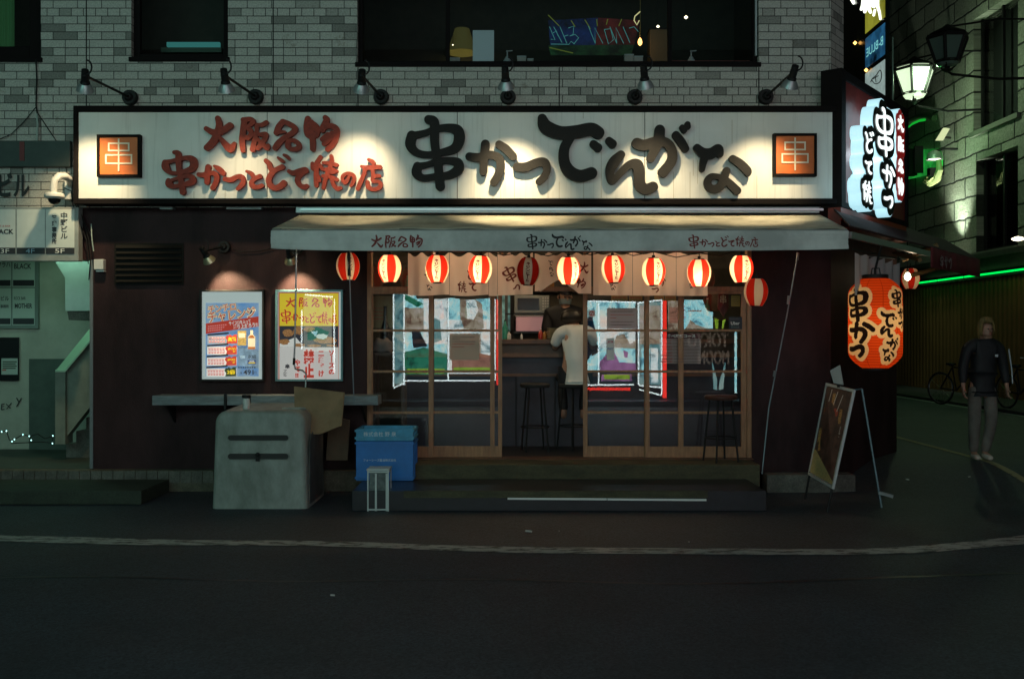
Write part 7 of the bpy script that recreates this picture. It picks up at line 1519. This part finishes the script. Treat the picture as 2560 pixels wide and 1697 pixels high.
# ------------------------------------------------------------------ the shops across the road, behind the camera: they light the facade and show in its glass
YO = -14.0; KO = (YO * -1 + D0 + .2 - 0.0) / F       # metres per photo px of the mirrored view at that distance
KO = (14.0 + .1 + .1 + 11.0) / F
def ox(x): return (x - CX) * KO
def oz(y): return H - (y - CY) * KO
ob = thing('opposite_building', 'dark shop building across the road behind the viewer, seen only mirrored in the door glass', 'building', (0, YO - .2, 0))
mb = MB(); mb.box(-16, 14, YO - .6, YO - .2, 0, 9); mb.build('wall', mat('opposite_wall', (.04, .04, .045), .7), ob)
mb = MB(); mb.box(-16, 14, YO - .2, YO + 1.1, 0, .12); tag(mb.build('opposite_pavement', mat('dark_tiles', (.045, .085, .15), .5, var=.5)), kind='structure')
def E_(name, c, s=3.0):       # printed film over a lamp: colour breaks up like a photo print
    n_ = 'lit_' + name
    if n_ in MATS: return MATS[n_]
    m = glow(n_, c, s)
    if name in ('led', 'red', 'outline', 'dark'): return m
    t = m.node_tree; L = t.links.new; e = [q for q in t.nodes if q.type == 'EMISSION'][0]
    g_ = t.nodes.new('ShaderNodeNewGeometry'); v = t.nodes.new('ShaderNodeTexNoise'); v.inputs['Scale'].default_value = 2.6; v.inputs['Detail'].default_value = 7; v.inputs['Roughness'].default_value = .7; v.inputs['Distortion'].default_value = 1.2; L(g_.outputs['Position'], v.inputs['Vector'])
    r = t.nodes.new('ShaderNodeValToRGB'); el = r.color_ramp.elements; el[0].position = .36; A_, B_2 = {'white': ((.14, .30, .34), (1.0, .80, .66)), 'cyan': ((.08, .26, .36), (.95, 1.0, .85)), 'tan': ((.25, .14, .10), (.95, .85, .80)), 'teal': ((.05, .18, .24), (.7, .9, .8))}.get(name, ([q * .35 for q in c], [min(1, q * 1.15 + .05) for q in c])); el[0].color = (*A_, 1); el[1].position = .66; el[1].color = (*B_2, 1); q_ = el.new(.47); q_.color = (*c, 1)
    L(v.outputs[0], r.inputs[0]); L(r.outputs[0], e.inputs[0]); return m
K = 1.0
e_wh, e_cy, e_te, e_gn, e_pk, e_br, e_lm, e_rd, e_dk, e_tan, e_bl = E_('white', (.85, 1, 1), 6.5), E_('cyan', (.36, .90, .98), 6.2), E_('teal', (.25, .62, .66), 3.2), E_('green', (.02, .38, .22), 3.2), E_('magenta', (.50, .22, .50), 4.0), E_('brown', (.55, .26, .18), 3.4), E_('lime', (.45, .75, .05), 3.4), E_('red', (1.0, .035, .02), 8.0), E_('dark', (.03, .07, .09), 1.5), E_('tan', (.62, .55, .40), 3.6), E_('blue', (.10, .28, .60), 3.0)
e_led = E_('led', (.85, 1, 1), 10.0)
def lightbox(name, label, x0, x1, y0, y1, patches, leds, z_off=0.0, dx1=0.0):
    t = thing(name, label, 'light box', (ox((x0 + x1) / 2), YO, 0), 'lit display boxes across the road')
    mb = MB(); mb.box(ox(x0) - .03, ox(x1) + .03, YO - .19, YO - .02 + z_off, oz(y1) - .03, oz(y0) + .03); mb.build('cabinet', m_black, t)
    ms = []; mb = MB(); n = 0
    for pts, m_ in patches:
        n += 1
        if m_ not in ms: ms.append(m_)
        y = YO + z_off + .002 * n
        if len(pts) == 4 and not isinstance(pts[0], tuple): a, b, c_, d = pts; pts = [(a, c_), (b, c_), (b, d), (a, d)]
        mb.add([(ox(x), y, oz(yy)) for x, yy in pts], [tuple(range(len(pts)))], ms.index(m_))
    mb.build('display_panel', ms, t)
    for a, b, c_, d, m_ in leds:        # rows of small led modules
        mb = MB(); L_ = max(abs(b - a), abs(d - c_)); k_ = max(2, int(L_ / 3.6))
        for i in range(k_):
            s0, s1 = (i + .12) / k_, (i + .88) / k_; wd = 1.7 if m_ is not e_rd else 3.6
            if abs(b - a) > abs(d - c_): ya_ = c_ + (d - c_) * s0; mb.box(ox(a + (b - a) * s0), ox(a + (b - a) * s1), YO + z_off + .05, YO + z_off + .07, oz(ya_ + wd), oz(ya_ - wd))
            else: mb.box(ox(a - wd), ox(a + wd), YO + z_off + .052, YO + z_off + .072, oz(c_ + (d - c_) * s1), oz(c_ + (d - c_) * s0))
        mb.build('led_strip', m_, t)
lightbox('display_box', 'lit green and white display box mirrored in the left doors', 986, 1120, 728, 950,
    [((986, 1010, 728, 960), e_te), ((1013, 1118, 728, 948), e_cy), ((1013, 1060, 770, 830), e_tan), ((1060, 1118, 745, 860), e_wh), ([(1013, 735), (1060, 760), (1045, 768), (1013, 750)], e_gn), ([(1030, 830), (1050, 828), (1070, 865), (1035, 870)], e_bl), ([(1013, 880), (1060, 868), (1118, 885), (1118, 945), (1013, 945)], e_gn), ((1018, 1112, 921, 933), e_lm), ((1013, 1118, 936, 948), e_dk), ([(1075, 790), (1100, 800), (1105, 850), (1080, 860)], e_te)],
    [(1012, 1012, 730, 962, e_led), (986, 986, 730, 966, e_led), (1014, 1236, 951, 951, e_led), (986, 1012, 968, 956, e_led), (990, 1016, 730, 734, e_led)])
lightbox('display_box', 'lit white display box with a brown poster mirrored in the left doors', 1122, 1238, 728, 950,
    [((1122, 1234, 728, 948), e_wh), ((1122, 1234, 728, 800), e_cy), ([(1150, 745), (1178, 740), (1205, 760), (1210, 820), (1190, 826), (1160, 822), (1150, 790)], e_tan), ([(1165, 750), (1188, 748), (1196, 775), (1184, 800), (1168, 796)], e_wh), ((1124, 1202, 834, 890), e_tan), ([(1130, 885), (1180, 878), (1232, 890), (1232, 925), (1130, 930)], e_br), ((1135, 1232, 918, 928), e_lm), ((1122, 1234, 934, 948), e_dk)],
    [(1121, 1121, 730, 950, e_led), (1238, 1238, 730, 950, e_led)])
lightbox('red_strip_sign', 'thin red light strip mirrored beside the left doors', 1241, 1247, 738, 962, [((1241, 1247, 738, 962), e_rd)], [])
lightbox('display_box', 'lit cyan display box with magenta graphics mirrored in the right doors', 1440, 1590, 750, 960,
    [((1440, 1588, 755, 958), e_cy), ((1500, 1588, 790, 870), e_wh), ([(1540, 840), (1560, 835), (1575, 860), (1590, 850), (1590, 872), (1530, 868)], e_tan), ([(1450, 800), (1480, 790), (1495, 850), (1470, 900), (1450, 880)], e_bl), ([(1470, 860), (1488, 850), (1500, 878), (1480, 890)], e_dk), ([(1498, 905), (1530, 870), (1548, 905), (1590, 908), (1590, 930), (1500, 932)], e_pk), ([(1558, 876), (1570, 880), (1568, 895), (1560, 892)], e_pk), ((1440, 1588, 930, 958), e_dk), ([(1504, 936), (1578, 934), (1580, 952), (1502, 952)], e_pk), ((1510, 1574, 936, 948), e_lm), ((1440, 1470, 935, 952), e_bl)],
    [(1440, 1590, 752, 756, e_led), (1496, 1496, 758, 960, e_led), (1440, 1584, 962, 961, e_led), (1440, 1575, 971, 972, e_rd)])
lightbox('display_box', 'narrow lit display box with pale posters mirrored at the middle right stile', 1592, 1648, 752, 962,
    [((1593, 1647, 756, 960), e_te), ((1596, 1646, 765, 860), e_tan), ((1600, 1620, 870, 935), e_cy), ((1622, 1640, 870, 955), e_wh)],
    [(1592, 1648, 758, 751, e_led), (1592, 1592, 756, 960, e_led), (1648, 1648, 752, 984, e_led), (1594, 1648, 972, 986, e_led), (1594, 1648, 962, 966, e_led)], .25)
lightbox('red_strip_sign', 'tall red light column mirrored in the right doors', 1655, 1665, 752, 994, [((1655, 1665, 752, 826), e_rd), ((1655, 1665, 828, 994), e_rd)], [])
lightbox('shop_window', 'lit cyan shop window mirrored in the far right door', 1668, 1782, 748, 826,
    [((1668, 1696, 752, 826), e_tan), ((1670, 1694, 768, 808), e_br), ((1708, 1780, 750, 822), e_cy), ([(1712, 822), (1724, 800), (1740, 812), (1762, 820), (1780, 822)], e_tan), ((1718, 1752, 776, 779), e_br)], [])
t = thing('outlined_letter_sign', 'mirrored sign of outlined letters glowing dimly in the right door glass', 'sign', (ox(1770), YO, oz(870)))
mb = MB(); mb.box(ox(1700), ox(1850), YO - .19, YO - .05, oz(925), oz(828)); mb.build('board', m_dark, t)
mb = MB()
for txt, c_, w_, h_ in (('TOKYO', (1768, 850), 100, 34), ('MOON', (1782, 893), 76, 32)):
    vs, fs = font_mesh(txt, 1, .0); x0, x1 = min(v.x for v in vs), max(v.x for v in vs); y0, y1 = min(v.y for v in vs), max(v.y for v in vs); ec = {}
    for f_ in fs:
        for i in range(len(f_)): k_ = tuple(sorted((f_[i], f_[(i + 1) % len(f_)]))); ec[k_] = ec.get(k_, 0) + 1
    q = lambda v: Vector((ox(c_[0] - ((v.x - x0) / (x1 - x0) - .5) * w_), YO, oz(c_[1] - ((v.y - y0) / (y1 - y0) - .5) * h_)))
    for (a, b), n in ec.items():
        if n == 1 and (vs[a] - vs[b]).length > .004: mb.tube([q(vs[a]), q(vs[b])], .006, 4, cap=False)
mb.build('letter_outline', E_('outline', (.85, .70, .55), 1.5), t)
for pts, m_, nm, lb_ in (([(1779, 905), (1790, 945), (1791, 974), (1783, 972)], e_te, 'light_wedge', 'left of two slanted teal wedges of light mirrored low in the right door'), ([(1812, 905), (1798, 950), (1796, 974), (1806, 972)], e_te, 'light_wedge', 'right of two slanted teal wedges of light mirrored low in the right door'), ([(1835, 830), (1840, 830), (1840, 982), (1835, 982)], e_cy, 'light_tube', 'upright cyan light tube mirrored beside the right door post'), ([(1785, 795), (1795, 800), (1792, 822), (1787, 822)], e_lm, 'light_wedge', 'left lime scrap of light mirrored high in the right door'), ([(1812, 798), (1806, 822), (1803, 822), (1805, 800)], e_lm, 'light_wedge', 'right lime scrap of light mirrored high in the right door')):
    mb = MB(); mb.prism([(ox(x), YO, oz(y)) for x, y in pts], (0, -.05, 0)); tag(mb.build(nm, m_), lb_, 'light')
for x0, x1 in ((1726, 1760), (1784, 1820)):
    mb = MB(); mb.box(ox(x0), ox(x1), YO + .6, YO + .64, oz(1044) , oz(1041)); tag(mb.build('floor_light', e_wh), 'short white light strip mirrored near the bottom of the right door, ' + ('left' if x0 < 1750 else 'right') + ' one', 'light')
lightbox('display_box', 'lit white display box mirrored in the glass of the yellow poster', 765, 842, 740, 880,
    [((765, 840, 740, 878), E_('soft', (.7, .85, .70), 1.8)), ((772, 830, 740, 810), E_('soft_cyan', (.5, .75, .7), 1.8)), ([(775, 822), (800, 818), (828, 830), (820, 850), (775, 850)], e_gn), ([(783, 828), (800, 828), (796, 842)], e_cy)],
    [(762, 762, 776, 872, e_led), (842, 842, 748, 930, e_led), (770, 838, 738, 744, e_led)])
# unseen glowing fascias added above those shops as soft fill for facade and road
for x0, x1, z0, z1, c_, k_, lb_ in ((-13.5, -4.2, 4.4, 7.4, (.42, 1.0, .88), 3.0, 'long teal backlit fascia high across the road behind the viewer'), (-3.9, 3.4, 4.6, 7.0, (.70, .97, 1.0), 2.2, 'white backlit fascia high across the road behind the viewer'), (3.7, 11.5, 4.4, 7.2, (.95, .82, .90), 1.6, 'pinkish backlit fascia high across the road behind the viewer')):
    t = thing('lit_fascia', lb_, 'sign', ((x0 + x1) / 2, YO, z0), 'backlit fascias across the road')
    mb = MB(); mb.box(x0 - .06, x1 + .06, YO - .19, YO - .02, z0 - .06, z1 + .06); mb.build('cabinet', m_black, t)
    mb = MB(); mb.quad((x0, YO, z0), (x1, YO, z0), (x1, YO, z1), (x0, YO, z1)); mb.build('face', glow('fascia_%d' % int(x1), c_, k_), t)

# ------------------------------------------------------------------ small things that make the place used
rl = random.Random(21)
m_but = mat('litter_paper', (.45, .45, .42), .8)
for x, y, s_, lb_ in ((1322, 1330, .030, 'curled scrap of paper on the road before the white step strip'), (1400, 1329, .012, 'tiny cigarette end on the road right of the paper scrap'), (1725, 1356, .014, 'tiny pale scrap on the road just above the white line'), (835, 1490, .022, 'small flat scrap on the open road below the white line'), (2270, 1200, .020, 'small shiny scrap on the ground right of the A-frame board'), (2425, 1193, .018, 'tiny shiny scrap in the side street by the parking line')):
    p = gp(x, y, .004) if y > 1250 else P(x, y, (H - gz(5, .5)) * F / (y - CY) * .995); mb = MB(); a = rl.uniform(0, 3)
    mb.tube([p + Vector((s_ * math.cos(a + k), s_ * math.sin(a + k) * .5, .004 + .003 * k)) for k in (0, .8, 1.6, 2.4)], s_ * .28, 5); tag(mb.build('litter', m_but), lb_, 'litter', 'litter scattered on the road')
# round cover and a tar seam in the asphalt
m_iron = mat('cast_iron', (.018, .019, .020), .5, bump=.6, bs=30)
c0 = gp(1750, 1560, .004); mb = MB(); mb.lathe([(.0, .004), (.29, .004), (.30, .001), (.33, .001), (.335, -.003)], 40, c=tuple(c0), cap=False)
for i in range(-4, 5):
    for j in range(-4, 5):
        if i * i + j * j < 18: mb.box(c0.x + i * .06 - .018, c0.x + i * .06 + .018, c0.y + j * .06 - .018, c0.y + j * .06 + .018, .0085, .0125)
tag(mb.build('manhole_cover', m_iron), kind='structure') if False else None
mb = MB(); pts = [(-300, 1452), (200, 1440), (700, 1452), (1200, 1447), (1750, 1458), (2300, 1440), (2900, 1420)]; c_ = cr([(a, b, 0) for a, b in pts], 10)
vs = []
for a, b, _ in c_: q = gp(a, b, .003); wv = rl.uniform(.010, .022); vs += [q + Vector((0, wv, 0)), q - Vector((0, wv, 0))]
mb.add(vs, [(2 * i, 2 * i + 1, 2 * i + 3, 2 * i + 2) for i in range(len(c_) - 1)]); tag(mb.build('tar_seam', mat('tar', (.012, .012, .013), .45)), kind='structure')
# menu strips hung inside the tops of the right doors
for i, (x0, x1) in enumerate(((1528, 1569), (1572, 1606), (1636, 1660), (1662, 1690))):
    notice('%s of four short yellow menu strips peeping below the right curtain' % ('first', 'second', 'third', 'rightmost')[i], x0, x1, 728, 752, .22, mat('menu_strip_yellow', (.55, .36, .08), .8), [(x0 + 3, x1 - 3, 742, 3.5, c_or), (x0 + 3, x1 - 3, 748, 1.5, mk_)], 'menu')
# dark kushi board and a sprig behind the far right pane
t = thing('hanging_board', 'dark red hanging board with a pale kanji inside the rightmost door', 'sign', tuple(P(1806, 760, 11.4)))
mb = MB(); mb.prism([P(1796, 728, 11.4), P(1821, 728, 11.4), P(1822, 770, 11.4), P(1809, 792, 11.4), P(1795, 770, 11.4)][::-1], (0, .02, 0)); mb.build('board', mat('dark_red_board', (.12, .025, .02), .6), t); mb = MB(); font_on(mb, '串', tuple(P(1808, 748, 11.39)), w=.07, h=.10, bold=.01); mb.build('lettering', m_cream, t)
# shelf with bottles at the back of the kitchen
bs = thing('back_shelf', 'long wooden shelf with bottles on the back wall of the restaurant', 'shelf', (.2, 3.1, 2.0))
for z in (1.95, 2.35): mb = MB(); mb.box(X(930), 3.2, 2.95, 3.19, z - .03, z); mb.build('board', m_darkwood, bs)
for i in range(26):
    x = X(940) + i * .17 + rl.uniform(-.03, .03)
    if abs(x - X(1330, 13.2)) < .5 and i % 2: continue
    k = i % 5; z = 1.951 if i % 2 else 2.351
    bottle((x, 3.07, z), rl.uniform(.2, .3), rl.uniform(.032, .042), mat('bottle_' + kinds[k][0], kinds[k][1], .2), 'bottle in the dim rows on the back wall shelves of the restaurant', m_white if i % 3 else m_black)
for o in C.objects:
    if o.get('label', '').startswith('bottle in the dim rows'): o['group'] = 'bottles on the back wall shelves'
